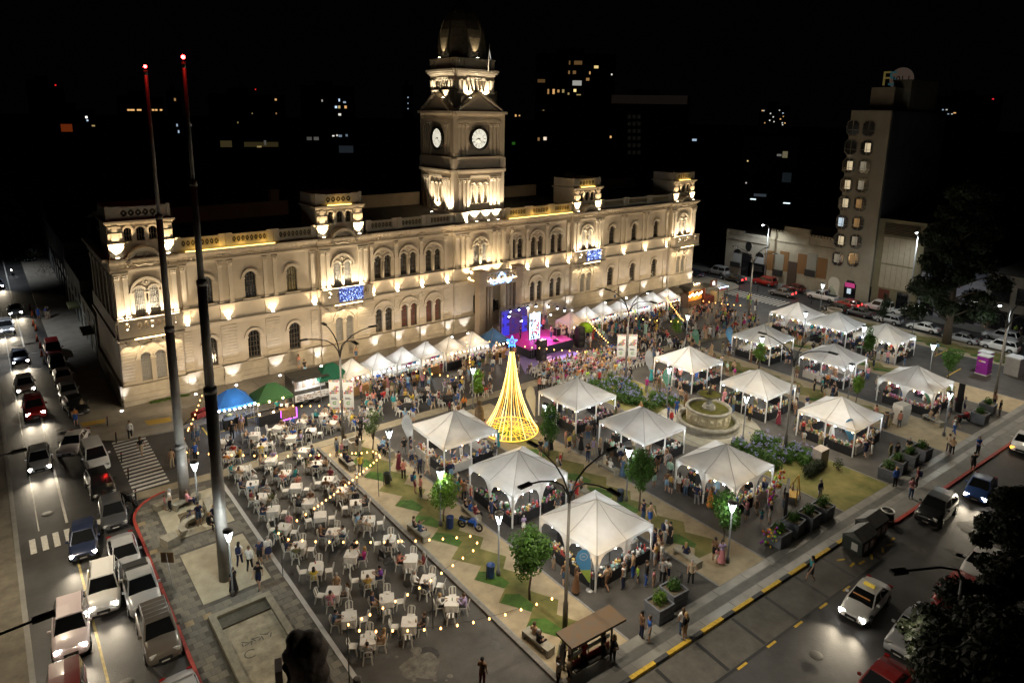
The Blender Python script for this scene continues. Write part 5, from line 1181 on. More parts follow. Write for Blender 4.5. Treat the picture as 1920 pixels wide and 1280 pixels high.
def shrub(x,y,R,label,seed,M=LG,h=1.,z=.1,n=700,cat='shrub',name='shrub'):
 r=random.Random(seed);lv=MB();leaves(lv,r,[(0,0,R*h*.9,R,h),(R*.3,0,R*h*.7,R*.7,h),(-R*.25,R*.2,R*h*.6,R*.7,h)],n,.05,.1);return tag(lv.build(name,M,None,(x,y,z)),label,cat)
p=G(545,700,.1);shrub(23.6,62.3,.95,'round green shrub on the pavement behind the food trailer',41,LD,1.1);shrub(33.0,62.4,.8,'dark round shrub behind the third left pagoda stall',42,LD,1.1);shrub(64.0,62.0,.6,'small shrub on the pavement behind the right stalls',43,LD,1.0);shrub(72.5,62.0,.8,'dark shrub on the pavement behind the farther stalls',44,LD,.9)
p=G(1497,590,.1);shrub(90.5,45.2,.7,'low bright shrub beside the round concrete planter',45,LY,.5)
def bed(pts,label,seed,n,flowers=True):
 r=random.Random(seed);lv=MB();B=[(x,y,.35+.15*r.random(),R,.75)for x,y,R in pts];leaves(lv,r,B,n,.06,.15);b=lv.build('flower_bed',LG,None,(0,0,.13));tag(b,label,'flower bed',None,'stuff')
 if flowers:
  g=MB()
  for x,y,R in pts:
   for _ in range(4):
    a,b_=x+r.uniform(-R,R),y+r.uniform(-R,R);z=r.uniform(.7,1.05)
    for _ in range(7):g.ball((a+r.gauss(0,.06),b_+r.gauss(0,.06),z+r.gauss(0,.05)),.035,4)
  q=g.build('agapanthus_bloom',mat('lilac_bloom',(.3,.3,.55),.8),None,(0,0,.13));tag(q,label.replace('leafy','lilac agapanthus flower heads over the').replace(' bed of agapanthus',' bed'),'flowers',None,'stuff')
rr=random.Random(5)
bed([(46.6+rr.uniform(0,4.0),24+k*.35,.6)for k in range(15)for _ in range(2)],'leafy bed of agapanthus between fountain and small monument',51,9000)
bed([(46.4+rr.uniform(0,3.6),37.6+k*.42,.6)for k in range(20)for _ in range(2)],'leafy bed of agapanthus behind the fountain',52,9500)
lv=MB();leaves(lv,rr,[(47.6+.25*k,22.9,.45,.5,1.0)for k in range(9)]+[(50.6,22.0,.5,.42,1.2)],3500,.04,.09);tag(lv.build('hedge',LD,None,(0,0,.13)),'clipped dark hedge in front of the small white monument','hedge',None,'stuff')
lv=MB();leaves(lv,rr,[(10.5+.28*k,67.2+rr.uniform(-.1,.15),.08,.22,.5)for k in range(12)],900,.05,.1);tag(lv.build('weeds',LY,None,(0,0,.12)),'strip of weeds at the foot of the left pavilion wall','weeds',None,'stuff')
PT=[(26.7,20.15,'nearest square planter with spiky plant by the pavement'),(28.25,20.4,'second square planter with round bush, beside the bicycle'),(38.1,19.75,'square planter beside the colourful flowers'),(40.0,19.8,'square planter behind the blue panel'),(41.6,19.6,'square planter right of the blue panel'),(43.3,19.5,'square planter at the lawn corner with big bush'),(52.4,19.0,'square planter with tall bush and yellow flowers'),(54.3,19.1,'square planter second from the lawn by the right path'),(56.2,19.0,'square planter third from the lawn by the right path'),(58.1,18.8,'square planter nearest the third lawn strip'),(69.8,18.3,'far square planter beside the red motorcycle'),(72.8,18.6,'farthest square planter by the dark pillar')]
PLM=mat('planter_grey',(.13,.14,.16),.75,var=.2,vs=3);tp0=None
for k,(x,y,lb)in enumerate(PT):
 if tp0 is None:
  tp0=thing('planter',lb+' edge' if False else lb,'planter',(x,y,.13),radians(-4),'square planters along the pavement')
  g=MB()
  for s in range(4):R=Matrix.Rotation(s*pi/2,3,'Z');P=[R@Vector(v)for v in((-.55,-.55,0),(.55,-.55,0),(.6,-.6,.95),(-.6,-.6,.95),(-.46,-.46,0),(.46,-.46,0),(.5,-.5,.95),(-.5,-.5,.95))];g.add(P,[(0,1,2,3),(5,4,7,6),(3,2,6,7)])
  for s in range(4):
   R=Matrix.Rotation(s*pi/2,3,'Z')
   for z in(.28,.55):g.add([R@Vector(v)for v in((-.57,-.565,z),(.57,-.565,z),(.57,-.60,z+.04),(-.57,-.60,z+.04),(.57,-.59,z+.08),(-.57,-.59,z+.08))],[(0,1,2,3),(3,2,4,5)])
  g.build('box',PLM,tp0);g=MB();g.box(-.5,.5,-.5,.5,.75,.82);g.build('soil',MATS['bare_earth'],tp0)
 else:dup(tp0,(x,y,.13),rnd.uniform(-.1,.1),lb)
 shrub(x,y,.42 if k not in(5,6)else .5,'clipped bush growing in the '+lb.split(' with ')[0].split(' and ')[0],60+k,LG if k not in(0,)else LY,1.25 if k==0 else 1.0,.93,420,'bush','bush')
BEN=mat('bench_concrete',(.27,.25,.20),.8,var=.2,vs=3,bump=.15,bs=20);b0=None
BE=[(20.05,22.6,1.65,'concrete bench by the kerb near the bus shelter'),(19.95,34.5,1.65,'concrete bench with two sitters at the kerb opposite the blue motorbike'),(23.9,34.2,1.5,'concrete bench with three sitters beside the second front row tent'),(20.1,45.6,1.6,'concrete bench at the far end of the kerb'),(23.5,45.7,1.6,'concrete bench beside the pale young tree'),(31.9,22.2,1.5,'concrete bench on the second lawn strip near the nearest tent'),(35.9,32.8,1.6,'concrete bench between light tree and second row tents'),(31.9,32.0,1.6,'concrete bench under the tall arm mast heads'),(66.0,20.8,1.2,'concrete bench beside the white monument'),(31.8,44.4,1.6,'concrete bench left of the light tree'),(8.9,47.3,.4,'concrete bench by the left flag mast'),(10.0,45.7,1.5,'concrete block bench beside the right flag mast')]
for k,(x,y,rz,lb)in enumerate(BE):
 if b0 is None:
  b0=thing('bench',lb,'bench',(x,y,.13),rz,'concrete benches on the plaza');g=MB();g.box(-.95,.95,-.27,.27,.36,.47);g.build('seat',BEN,b0)
  for s in(-1,1):g=MB();g.box(s*.88-.07,s*.88+.07,-.26,.26,0,.36);g.build('leg',BEN,b0)
 else:dup(b0,(x,y,.13),rz,lb)
t=thing('curved_bench','curved concrete bench with two sitters by the right flag mast','bench',(8.8,43.8,.14),0);g=MB();A=np.linspace(1.0,3.6,12)
for i in range(11):
 a,b=A[i],A[i+1];P=[(r*cos(c),r*sin(c))for r,c in((.75,a),(1.15,a),(1.15,b),(.75,b))];g.prism(P,.32,.46)
g.build('seat',BEN,t)
for c in(1.3,2.3,3.3):g=MB();g.cbox((.95*cos(c),.95*sin(c),0),.3,.2,.32,c);g.build('support',BEN,t)
t=thing('stone_block','grey stone cube by the red kerb and bicycle','block',(7.0,43.2,.13),.35);g=MB();g.box(-.42,.42,-.42,.42,0,.55);g.build('block',BEN,t)
t=thing('stone_block','low pale stone block beside a standing pair near the corner','block',(7.5,47.9,.13),.3);g=MB();g.box(-.5,.5,-.3,.3,0,.4);g.build('block',BEN,t)
t=thing('stone_planter','pale stone box planter at the corner of the first lawn strip','planter',(21.6,47.6,.13),.0);g=MB()
for s in range(4):g.cbox(((0,-.42),(.42,0),(0,.42),(-.42,0))[s]+(0,),*((.96,.12)if s%2==0 else(.12,.72)),.95)
g.build('box',mat('pale_box',(.42,.39,.33),.8),t);g=MB();g.box(-.4,.4,-.4,.4,.1,.8);g.build('soil',MATS['bare_earth'],t)
BI=[(21.35,41.4,'dark litter bin beside the lamp post left of the tree row',(.02,.025,.02)),(22.0,33.9,'blue litter bin under the brightly lit young tree',(.02,.04,.13)),(21.25,28.35,'blue litter bin at the lamp post beside the nearest tent',(.02,.05,.16)),(33.5,29.3,'dark litter bin at the lamp post by the round tree',(.03,.04,.06))]
for x,y,lb,c in BI:
 t=thing('litter_bin',lb,'litter bin',(x,y,.13));g=MB();g.lathe([(.22,.08),(.25,.85),(.27,.87),(.23,.89),(.21,.3)],14,cap=False);g.lathe([(.22,.08),(.05,.08)],10,cap=False);g.build('drum',mat('bin_%d'%int(c[2]*1000+c[0]*10),c,.5),t);g=MB();g.tube([(-.3,0,0),(-.3,0,1.0)],.025,5);g.build('bracket',DARKST,t)
WS=mat('white_stone',(.58,.55,.5),.75,var=.1,vs=2)
t=thing('monument','tall white stone monolith with dark plaques on the third lawn strip','monument',(63.4,22.6,.13),radians(-12));g=MB();P=[(-.62,-.5),(.62,-.5),(.62,.5),(-.62,.5)];V=[(x*.8,y*.8,0)for x,y in P]+[(x,y,1.6)for x,y in P]+[(x*.95,y*.9,1.95)for x,y in P]
g.add(V,[(3,2,1,0),(8,9,10,11)]+[(k*4+i,k*4+(i+1)%4,k*4+4+(i+1)%4,k*4+4+i)for k in(0,1)for i in range(4)]);g.build('block',WS,t);g=MB();g.box(.615,.64,-.14,.14,1.25,1.65);g.box(.60,.63,-.12,.12,.95,1.15);g.build('plaque',BLK,t)
t=thing('monument','small pale stone pedestal with sloping top in the hedge','monument',(50.0,23.2,.13),radians(-8));g=MB();g.prism_y([(-.45,.5),(.35,.2),(.42,0),(.5,0),(.5,1.55),(-.45,1.45)],-.4,.4);g.box(.1,.5,-.3,.3,0,.3);g.build('block',mat('pale_rose_stone',(.42,.37,.33),.8,var=.1,vs=2),t);g=MB();g.box(.5,.52,-.1,.1,.9,1.1);g.build('plaque',BLK,t)
t=thing('statue','bronze bust on a rust brown pedestal left of the light tree','statue',(31.6,44.0,.13),radians(-40));g=MB();g.box(-.45,.45,-.45,.45,0,1.1);g.build('pedestal',mat('rust_brown',(.16,.075,.025),.8,var=.3,vs=3),t)
g=MB();g.lathe([(.36,1.1),(.42,1.5),(.40,2.0),(.3,2.35),(.12,2.5),(.11,2.58),(.17,2.72),(.15,2.92),(.03,3.0)],12);g.build('bust',mat('brown_bronze',(.09,.055,.025),.6,metal=.3,var=.3,vs=5),t)
t=thing('statue','dark weathered stone statue seen from behind in the foreground','statue',(8.95,25.6,.1),radians(-18))
DS=mat('dark_granite',(.030,.022,.018),.85,var=.45,vs=2.2,bump=.6,bs=5)
g=MB();g.lathe([(.98,0),(1.0,1.6),(.86,2.6),(.84,3.3),(.66,3.9),(.3,4.15)],14,(.1,0))
for c_,r_ in(((-.33,.1,4.3),.42),((-.42,-.1,4.12),.34),((.30,-.05,4.0),.6),((.5,.1,3.5),.55),((-.6,-.1,3.7),.36),((-.15,-.3,3.6),.5),((.55,-.2,2.6),.5),((-.55,.2,2.9),.4),((.8,0,1.4),.5),((-.7,-.3,1.2),.5)):g.ball(c_,r_,12)
o=g.build('figure',DS,t);md=o.modifiers.new('remesh','REMESH');md.mode='VOXEL';md.voxel_size=.09;md.use_smooth_shade=True;sm_=o.modifiers.new('smooth','SMOOTH');sm_.iterations=5;dt=o.modifiers.new('rough','DISPLACE');tx=bpy.data.textures.new('rock','CLOUDS');tx.noise_scale=.35;dt.texture=tx;dt.strength=.16
g=MB();g.box(-1.25,-.95,-.45,.35,0,3.35);g.build('slab',mat('purple_grey_slab',(.11,.095,.10),.8,var=.2,vs=2),t)
t=thing('lamp_pole','thin dark pole with cylindrical lamp behind the foreground statue','lamp',(10.9,25.4,.13));g=MB();g.tube([(0,0,0),(0,0,4.1)],.03,6);g.build('pole',DARKST,t);g=MB();g.lathe([(.2,.6),(.2,1.1),(.14,1.12)],12,(.35,-.1));g.lathe([(.15,0),(.15,.6)],10,(.35,-.1));g.build('drum',DARKST,t)
t=thing('street_sign','brown square sign seen from behind on a thin post','sign',(6.15,38.6,.13),radians(-38));g=MB();g.tube([(0,0,0),(-.18,0,2.3)],.025,6);g.build('post',GALV,t);g=MB();g.box(-.52,.2,.03,.05,1.7,2.35);g.build('plate',mat('sign_back',(.13,.07,.02),.6,var=.2,vs=3),t)
t=thing('bus_shelter','small bus shelter with rusty flat roof and red seat board','bus shelter',(21.3,20.05,.13),radians(-4))
g=MB();g.box(-1.75,1.75,-.62,.62,2.18,2.30);g.build('roof',mat('rusty_roof',(.13,.10,.07),.7,var=.4,vs=2.2,col2=(.10,.055,.02)),t);g=MB()
for x in(-1.3,1.3):
 for y in(-.1,.5):g.box(x-.04,x+.04,y-.04,y+.04,0,2.18)
g.build('post',DARKST,t);g=MB();g.box(-1.3,1.3,.02,.08,.25,.75);g.build('red_board',mat('red_board',(.22,.025,.02),.6),t);g=MB();g.box(-1.3,1.3,.02,.06,1.0,1.25);g.box(-1.3,1.3,.02,.06,1.4,1.65);g.build('glass_band',mat('pale_band',(.4,.42,.4),.4),t);g=MB();g.box(-1.2,1.2,-.35,.0,.42,.47);g.build('seat',DARKST,t);g=MB();g.prism_y([(-1.95,0),(-1.7,0),(-1.55,1.9),(-1.8,1.9)],.2,.3);g.build('side_panel',mat('pale_panel',(.38,.37,.34),.6),t)
CON=mat('container_steel',(.17,.17,.165),.5,metal=.5,var=.25,vs=3);c0=None
for x,y,lb in((41.95,16.35,'nearer grey waste container with pitched lids at the kerb'),(44.2,16.6,'farther grey waste container with pitched lids at the kerb')):
 if c0 is None:
  c0=thing('waste_container',lb,'waste container',(x,y,.0),radians(-3),'waste containers at the kerb');g=MB();g.prism_y([(-.85,.12),(.85,.12),(.95,1.1),(-.95,1.1)],-.65,.65);g.build('body',mat('container_green',(.045,.055,.05),.55,var=.3,vs=3),c0)
  g=MB();P=[(-.68,1.1),(.68,1.1),(0,1.55)];V=[(-.98,y_,z)for y_,z in P]+[(.98,y_,z)for y_,z in P];g.add(V,[(0,2,1),(3,4,5),(0,1,4,3),(1,2,5,4),(2,0,3,5)]);g.build('lid',CON,c0)
  g=MB()
  for xx in(-.6,.1):g.box(xx,xx+.42,-.672,-.655,.35,.85,0)
  g.box(-.97,-.955,-.4,0,.35,.85,0);g.build('notice',[mat('notice_white',(.6,.58,.55),.6)],c0)
  g=MB()
  for i in range(3):g.box(.62,.78,-.675,-.657,.35+.16*i,.35+.16*i+.15,i%2)
  g.build('hazard_mark',[mat('hazard_red',(.55,.07,.04),.5),MATS['notice_white']],c0)
  for sx in(-1,1):g=MB();g.lathe([(.1,-.05),(.1,.05)],8);q=g.build('wheel',BLK,c0,(sx*.7,-.5,.1));q.rotation_euler=(pi/2,0,0)
 else:dup(c0,(x,y,0),radians(-2),lb)
t=thing('recycling_bin','white ring-topped bin at the kerb beside the containers','bin',(46.4,16.5,.0));g=MB();g.lathe([(.3,0),(.42,.5),(.36,.9)],14);g.build('body',BLK,t);g=MB();g.lathe([(.40,.85),(.48,.92),(.4,1.0),(.34,.92),(.40,.85)],18,cap=False);g.lathe([(.40,.3),(.46,.35),(.44,.42),(.38,.4)],18,cap=False);g.build('ring',mat('white_plastic',(.72,.71,.68),.4),t)
PUR=mat('purple_plastic',(.26,.02,.30),.5,var=.1,vs=3);q0=None
for x,y,lb in((84.2,22.5,'purple portable toilet nearest the lawn at the right'),(85.7,22.9,'purple portable toilet behind its twin at the right'),(86.2,17.0,'purple portable toilet cut by the right edge')):
 if q0 is None:
  q0=thing('portable_toilet',lb,'toilet',(x,y,.12),radians(-6),'purple portable toilets');g=MB();g.box(-.55,.55,-.55,.55,.08,2.05);g.build('cabin',PUR,q0);g=MB();g.box(-.6,.6,-.6,.6,2.05,2.15);g.box(-.6,.6,-.6,.6,0,.1);g.build('roof',mat('pale_roof',(.5,.5,.5),.5),q0);g=MB();g.box(-.42,.42,-.575,-.553,.15,1.95);g.build('door',PUR,q0);g=MB();g.box(-.575,-.553,-.3,.1,1.45,1.6);g.box(-.575,-.553,.1,.35,1.45,1.6,1);g.build('sticker',[mat('sticker_white',(.7,.6,.7),.5),mat('sticker_yellow',(.6,.4,.05),.5)],q0)
 else:dup(q0,(x,y,.12),radians(-6),lb)
t=thing('cabin','plain grey site cabin beside the purple toilets','cabin',(86.9,20.4,.12),radians(-6));g=MB();g.box(-.8,.8,-.7,.7,0,1.95);g.build('walls',mat('cabin_grey',(.3,.3,.29),.6,var=.1,vs=2),t);g=MB();g.box(-.85,.85,-.75,.75,1.95,2.05);g.build('roof',MATS['pale_roof'],t)
gazebo(88.8,18.9,(.04,.16,.4),'blue_awning','bright blue folding awning at the right edge behind the toilets',2.4,2.2)
t=thing('info_panel','tall blue information panel standing on the path','panel',(40.9,20.9,.12),radians(28));g=MB();g.box(-1.05,1.05,-.09,.09,0,2.6);g.build('frame',BLK,t);g=MB();g.box(-.95,1.05,-.105,-.092,.35,2.55);o=g.build('blue_face',mat('panel_blue',(.012,.11,.34),.45),t);g=MB();g.box(-.2,.35,-.112,-.106,.6,.66);g.build('lettering',mat('panel_text',(.2,.35,.55),.5),o)
t=thing('dark_pillar','tall dark panel pillar by the far planters','pillar',(70.9,20.4,.12),.3);g=MB();g.box(-.4,.4,-.25,.25,0,2.9);g.build('pillar',BLK,t)
t=thing('round_planter','pale round concrete planter on a stem at the far kerb','planter',(90.6,42.4,.12));g=MB();g.lathe([(.55,0),(.5,.9),(.9,1.2),(1.0,1.6),(.9,1.62),(.85,1.4)],20,cap=False);g.build('bowl',mat('planter_pale',(.34,.3,.24),.8),t)
k=0
for px,py in((202,800),(218,830),(228,868),(241,900),(255,940)):
 p=G(px,py);t=thing('bollard','slim dark street bollard, %s from the town hall at the left crossing'%ORD[k],'bollard',(p.x,p.y,0),0,'bollards beside the left zebra crossing');g=MB();g.tube([(0,0,0),(.04,0,.95)],.05,6);g.build('post',BLK,t);g=MB();g.lathe([(.06,.78),(.06,.86)],8,(.035,0));g.build('red_band',REDP,t);k+=1
k=0
for x,y in((95.6,60.6),(96.2,57.6),(96.6,54.6),(96.8,51.6),(96.2,48.6)):
 t=thing('bollard','dark bollard, %s from the town hall at the far crossing'%ORD[k],'bollard',(x,y,0),0,'bollards beside the far zebra crossing');g=MB();g.tube([(0,0,0),(0,0,1.1)],.055,6);g.build('post',BLK,t);k+=1
CO=mat('cone_orange',(.62,.12,.03),.6);k=0
for x,y in((3.75,110.9),(3.8,107.2),(3.6,102.2),(3.7,99.5),(3.5,94.6),(3.6,91.7),(3.5,88.3),(3.5,85.6)):
 t=thing('traffic_cone','orange traffic cone, %s along the left street from afar'%ORD[k],'traffic cone',(x,y,0),0,'orange traffic cones along the left street');g=MB();g.lathe([(.16,.03),(.05,.8)],10);g.build('cone',CO if k!=7 else mat('cone_white',(.7,.68,.64),.6),t);g=MB();g.box(-.2,.2,-.2,.2,0,.04);g.build('base',BLK,t);k+=1
t=thing('handcart','red wheeled handcart at the corner of the front pavement','cart',(13.6,61.4,.0),radians(25));g=MB()
for a in((-1.0,1.0,-.4,-.36,.35,.8),(-1.0,1.0,.36,.4,.35,.8),(-1.0,-.96,-.36,.36,.35,.8),(.96,1.0,-.36,.36,.35,.8),(-1.0,1.0,-.4,.4,.3,.35)):g.box(*a)
g.build('tub',mat('cart_red',(.28,.03,.02),.6,var=.2,vs=3),t);g=MB();g.tube([(-1.0,-.3,.4),(-2.1,0,.2)],.03,5);g.tube([(-1.0,.3,.4),(-2.1,0,.2)],.03,5);g.build('drawbar',BLK,t)
for s in(-1,1):g=MB();g.lathe([(.24,-.04),(.24,.04)],12);q=g.build('wheel',BLK,t,(.2,s*.45,.24));q.rotation_euler=(pi/2,0,0)
t=thing('barbecue','black round barbecue grill on legs near the handcart','barbecue',(15.0,58.6,.0));g=MB();g.lathe([(.15,.55),(.42,.7),(.45,.85),(.42,.86),(.1,.75)],14,cap=False);g.build('bowl',BLK,t);g=MB()
for a in(0,2.1,4.2):g.tube([(.3*cos(a),.3*sin(a),.65),(.4*cos(a),.4*sin(a),0)],.02,4)
g.build('leg',BLK,t);g=MB();g.ball((.05,0,.9),.3,8,sz=.5);g.build('food',mat('grill_food',(.12,.10,.04),.9,var=.4,vs=12),t)
t=thing('fence_panel','dark low barrier panel behind the handcart','barrier',(15.2,62.0,.12),radians(14));g=MB();g.box(-1.1,1.1,-.03,.03,.75,.95);g.build('board',mat('barrier_board',(.16,.13,.09),.8),t);g=MB()
for x in(-1.0,0,1.0):g.tube([(x,-.2,0),(x,0,.75),(x,.2,0)],.025,4)
g.build('leg',BLK,t)
t=thing('flower_rack','wire rack of red, lime and yellow toy flowers beside tent','flower rack',(42.4,22.6,.12),radians(10));g=MB()
for x in(-1.3,0,1.3):g.tube([(x,0,0),(x,0,2.0)],.03,5)
for z in(.5,1.0,1.5,1.95):g.tube([(-1.3,0,z),(1.3,0,z)],.012,4)
g.build('frame',MATS['white_post'],t);g=MB();r=random.Random(8)
FC=[mat('toy_%d'%i,c,.5)for i,c in enumerate(((.6,.03,.03),(.25,.5,.03),(.7,.42,.02),(.35,.05,.4),(.65,.16,.03)))]
for i in range(60):g.ball((r.uniform(-1.35,1.35),r.uniform(-.12,.12),r.uniform(.25,2.0)),r.uniform(.07,.12),6,r.randrange(5))
o=g.build('toy_flowers',FC,t);o['kind']='stuff'
g=MB()
for i in range(36):g.ball((37.3+r.uniform(-.5,.5),19.9+r.uniform(-.5,.4),.13+r.uniform(.1,1.3)),r.uniform(.06,.1),6,r.randrange(5))
tag(g.build('toy_flowers',FC),'cluster of bright toy flowers on sticks beside a planter','toy flowers',None,'stuff')
t=thing('wooden_swing','yellow wooden frame with low platform beside the toy flowers','swing',(43.6,21.9,.12),radians(20));g=MB();g.tube([(-.7,-.4,0),(0,-.3,2.1)],.04,5);g.tube([(.5,-.5,0),(0,-.3,2.1)],.04,5);g.tube([(0,.6,0),(0,-.3,2.1)],.04,5);g.box(-.5,.6,-.4,.5,.42,.5);g.build('frame',mat('yellow_wood',(.5,.3,.05),.6),t)
def full(L,ox,oy,k):return[(ox+x/k,oy+y/k)for x,y in L]
R1=full([(52,688),(138,690),(225,692),(308,695),(392,697),(475,697),(560,698),(645,696),(728,692),(792,690),(875,688),(958,687),(1040,677),(1068,677),(1112,675),(1153,670),(1197,664),(1220,677),(1245,690),(1250,705),(1225,727),(1202,747),(1178,768),(1150,790),(1125,812),(1098,832),(1075,855),(1045,876),(1018,897),(990,917),(963,940),(933,962),(905,985),(877,1005),(845,1027),(815,1050),(785,1070),(757,1090),(693,1135),(627,1180)],400,680,4)
R2=full([(490,155),(562,202),(667,210),(767,218),(870,220),(975,222),(1076,223),(1180,223),(1282,222),(1387,216),(1413,215),(1517,213),(1620,205),(1722,198),(1825,188)],400,960,4)+full([(327,177),(378,227),(349,285),(272,341),(196,397),(111,454)],800,960,4)+full([(1632,510),(1545,565),(1457,615),(1365,665),(1272,716),(1175,765),(1113,795),(1012,840),(1095,885),(1220,890),(1345,885),(1457,885),(1582,878),(1706,867)],400,960,4)+full([(106,867),(230,845),(350,823),(470,795),(590,765),(708,727),(825,687),(940,645)],800,960,4)
R0=full([(1538,215),(1515,245),(1500,280),(1488,318),(1475,352),(1463,387),(1448,422),(1435,455),(1415,490),(1410,505),(1378,565),(1398,670),(1484,675),(1567,682)],0,680,4)
R3=full([(735,657),(900,612),(997,633),(1087,645),(1183,657),(1277,668),(1377,687),(1453,683)],640,600,6.4)
R4=full([(1492,210),(1505,265),(1513,305),(1520,370),(1540,440),(1540,475),(1540,505),(1548,555),(1568,595)],640,600,6.4)
R5=full([(1085,897),(1187,900),(1293,900),(1400,900),(1513,887),(1610,887),(1650,850),(1675,813)],380,620,6.4)
R6=full([(540,700),(625,712),(712,718),(800,728),(890,738),(983,745),(1075,752),(1167,760),(1262,765)],900,540,6.4)
R7=full([(1260,320),(1280,350),(1300,380),(1320,405),(1337,430),(1355,457),(1378,482),(1397,507),(1418,532),(1440,555),(1460,577),(1485,602),(1508,625),(1535,650)],900,540,6.4)
R8=full([(945,330),(955,355),(967,380),(980,405),(997,428),(1010,450),(1020,470),(1037,492),(1055,513),(1075,535),(1080,552),(1097,573),(1113,593),(1128,613),(1145,627),(1162,640)],1100,500,6.4)
R9=full([(595,622),(677,630),(760,637),(845,645),(1012,655),(1097,660)],1100,500,6.4);R10=full([(1400,410),(1470,423),(1545,433),(1618,443),(1693,452),(1768,458),(1845,463)],1100,500,6.4)
R11=full([(1610,230),(1697,245),(1778,257),(1862,268)],640,600,6.4)
bulbg=MB();bulbg.lathe([(.02,.06),(.045,.02),(.052,-.04),(.02,-.08)],7);BULBME=bulbg.mesh('bulb',glow('festoon_bulb',(1,.46,.12),9))
STR=[(R0,3.2,'hanging down the left end beside the barbecue'),(R1,3.0,'looping from the flag mast over the white tables and lawn'),(R2,3.0,'zigzagging over the near tables and first lawn strip'),(R3,2.6,'over the crowd before the left pagoda stalls'),(R4,2.6,'dropping beside the blue pagoda stall'),(R5,2.6,'in front of the food trailer and banners'),(R6,2.6,'strung in front of the stage'),(R7,2.6,'sloping brightly through the crowd right of stage'),(R8,2.6,'sloping by the last right pagoda stalls'),(R9,2.6,'low across the crowd behind the right banners'),(R10,2.6,'at the far right end by the kiosks'),(R11,2.9,'over the blue pagoda stall')]
WIRE=mat('wire_black',(.01,.01,.01),.7)
for pts,z,lb in STR:
 t=thing('festoon','string of warm festoon bulbs '+lb,'string lights',(0,0,0),0,'festoon light strings');W=[]
 for i,(px,py)in enumerate(pts):
  q=G(px,py,z);W.append(q+Vector((0,0,.1)));link('bulb',BULBME,t,q)
 g=MB();g.tube(W,.008,3);g.build('wire',WIRE,t)
 for i in range(0,len(W),6):lamp('POINT',(W[i].x,W[i].y,W[i].z-.3),14,(1,.58,.24),.08,name='festoon_light')
 if lb.startswith(('looping','zigzag','hanging')):
  for i in(0,len(W)//2):g=MB();q=W[i];g.tube([(q.x+.1,q.y,0),(q.x+.05,q.y,z+.15)],.025,5);tag(g.build('festoon_pole',DARKST),'thin dark pole holding the festoon string %s, %s pole'%(lb.split()[0],'first' if i==0 else 'second'),'pole')
GLASS=mat('car_glass',(.010,.011,.012),.06,spec=.7);TYRE=mat('tyre',(.015,.015,.015),.8);RIM=mat('alloy_rim',(.35,.35,.36),.35,metal=.8);TRIMB=mat('black_trim',(.02,.02,.02),.5)
HEAD_ON=glow('headlight_on',(1,.93,.82),45);HEAD_OFF=mat('headlight_off',(.5,.5,.48),.15);TAIL_ON=glow('tail_on',(1,.02,.02),14);TAIL_OFF=mat('tail_off',(.25,.01,.01),.25);AMBER=glow('amber_on',(1,.35,.02),9);PLATE=mat('plate',(.5,.5,.48),.5)
PAINTS={'silver':(.42,.43,.45),'white':(.72,.71,.69),'black':(.012,.012,.013),'dark grey':(.07,.072,.08),'grey':(.19,.19,.2),'dark blue':(.025,.035,.075),'red':(.33,.018,.016),'dark red':(.11,.008,.008),'blue':(.03,.07,.22),'pinkish white':(.62,.52,.53),'bronze grey':(.15,.13,.11)}
def paint(c):return mat('car_paint_'+c.replace(' ','_'),PAINTS[c],.33,metal=.25 if c in('silver','grey','dark grey','dark blue','bronze grey')else 0.,coat=.6)
KINDS={'sedan':dict(L=4.3,W=1.72,belt=[(0,.62,.55),(.06,.86,.72),(.7,.93,.78),(1.3,.92,.8),(2.9,.90,.8),(3.5,.82,.76),(4.1,.70,.68),(4.27,.58,.58)],cab=(.55,1.25,2.35,3.1),zr=1.38),'hatch':dict(L=3.9,W=1.68,belt=[(0,.60,.60),(.05,.92,.72),(.5,.94,.77),(1.2,.92,.79),(2.6,.90,.79),(3.2,.82,.75),(3.75,.70,.66),(3.88,.58,.56)],cab=(.08,.5,2.1,2.85),zr=1.42),'suv':dict(L=4.3,W=1.8,belt=[(0,.66,.66),(.05,1.02,.78),(.5,1.05,.83),(1.2,1.05,.85),(2.9,1.04,.85),(3.4,.98,.82),(4.1,.90,.76),(4.27,.70,.66)],cab=(.08,.4,2.45,3.05),zr=1.66),'van':dict(L=4.2,W=1.72,belt=[(0,.7,.74),(.03,1.05,.80),(.5,1.08,.83),(1.2,1.08,.84),(3.0,1.04,.83),(3.4,.98,.8),(4.0,.84,.72),(4.18,.66,.6)],cab=(.04,.16,2.55,3.2),zr=1.82),'pickup':dict(L=4.9,W=1.8,belt=[(0,.66,.74),(.05,1.02,.8),(.5,1.04,.84),(1.7,1.04,.85),(3.3,1.03,.85),(3.8,.98,.82),(4.6,.92,.76),(4.87,.70,.66)],cab=(1.7,1.95,3.0,3.6),zr=1.68)}
CARME={}
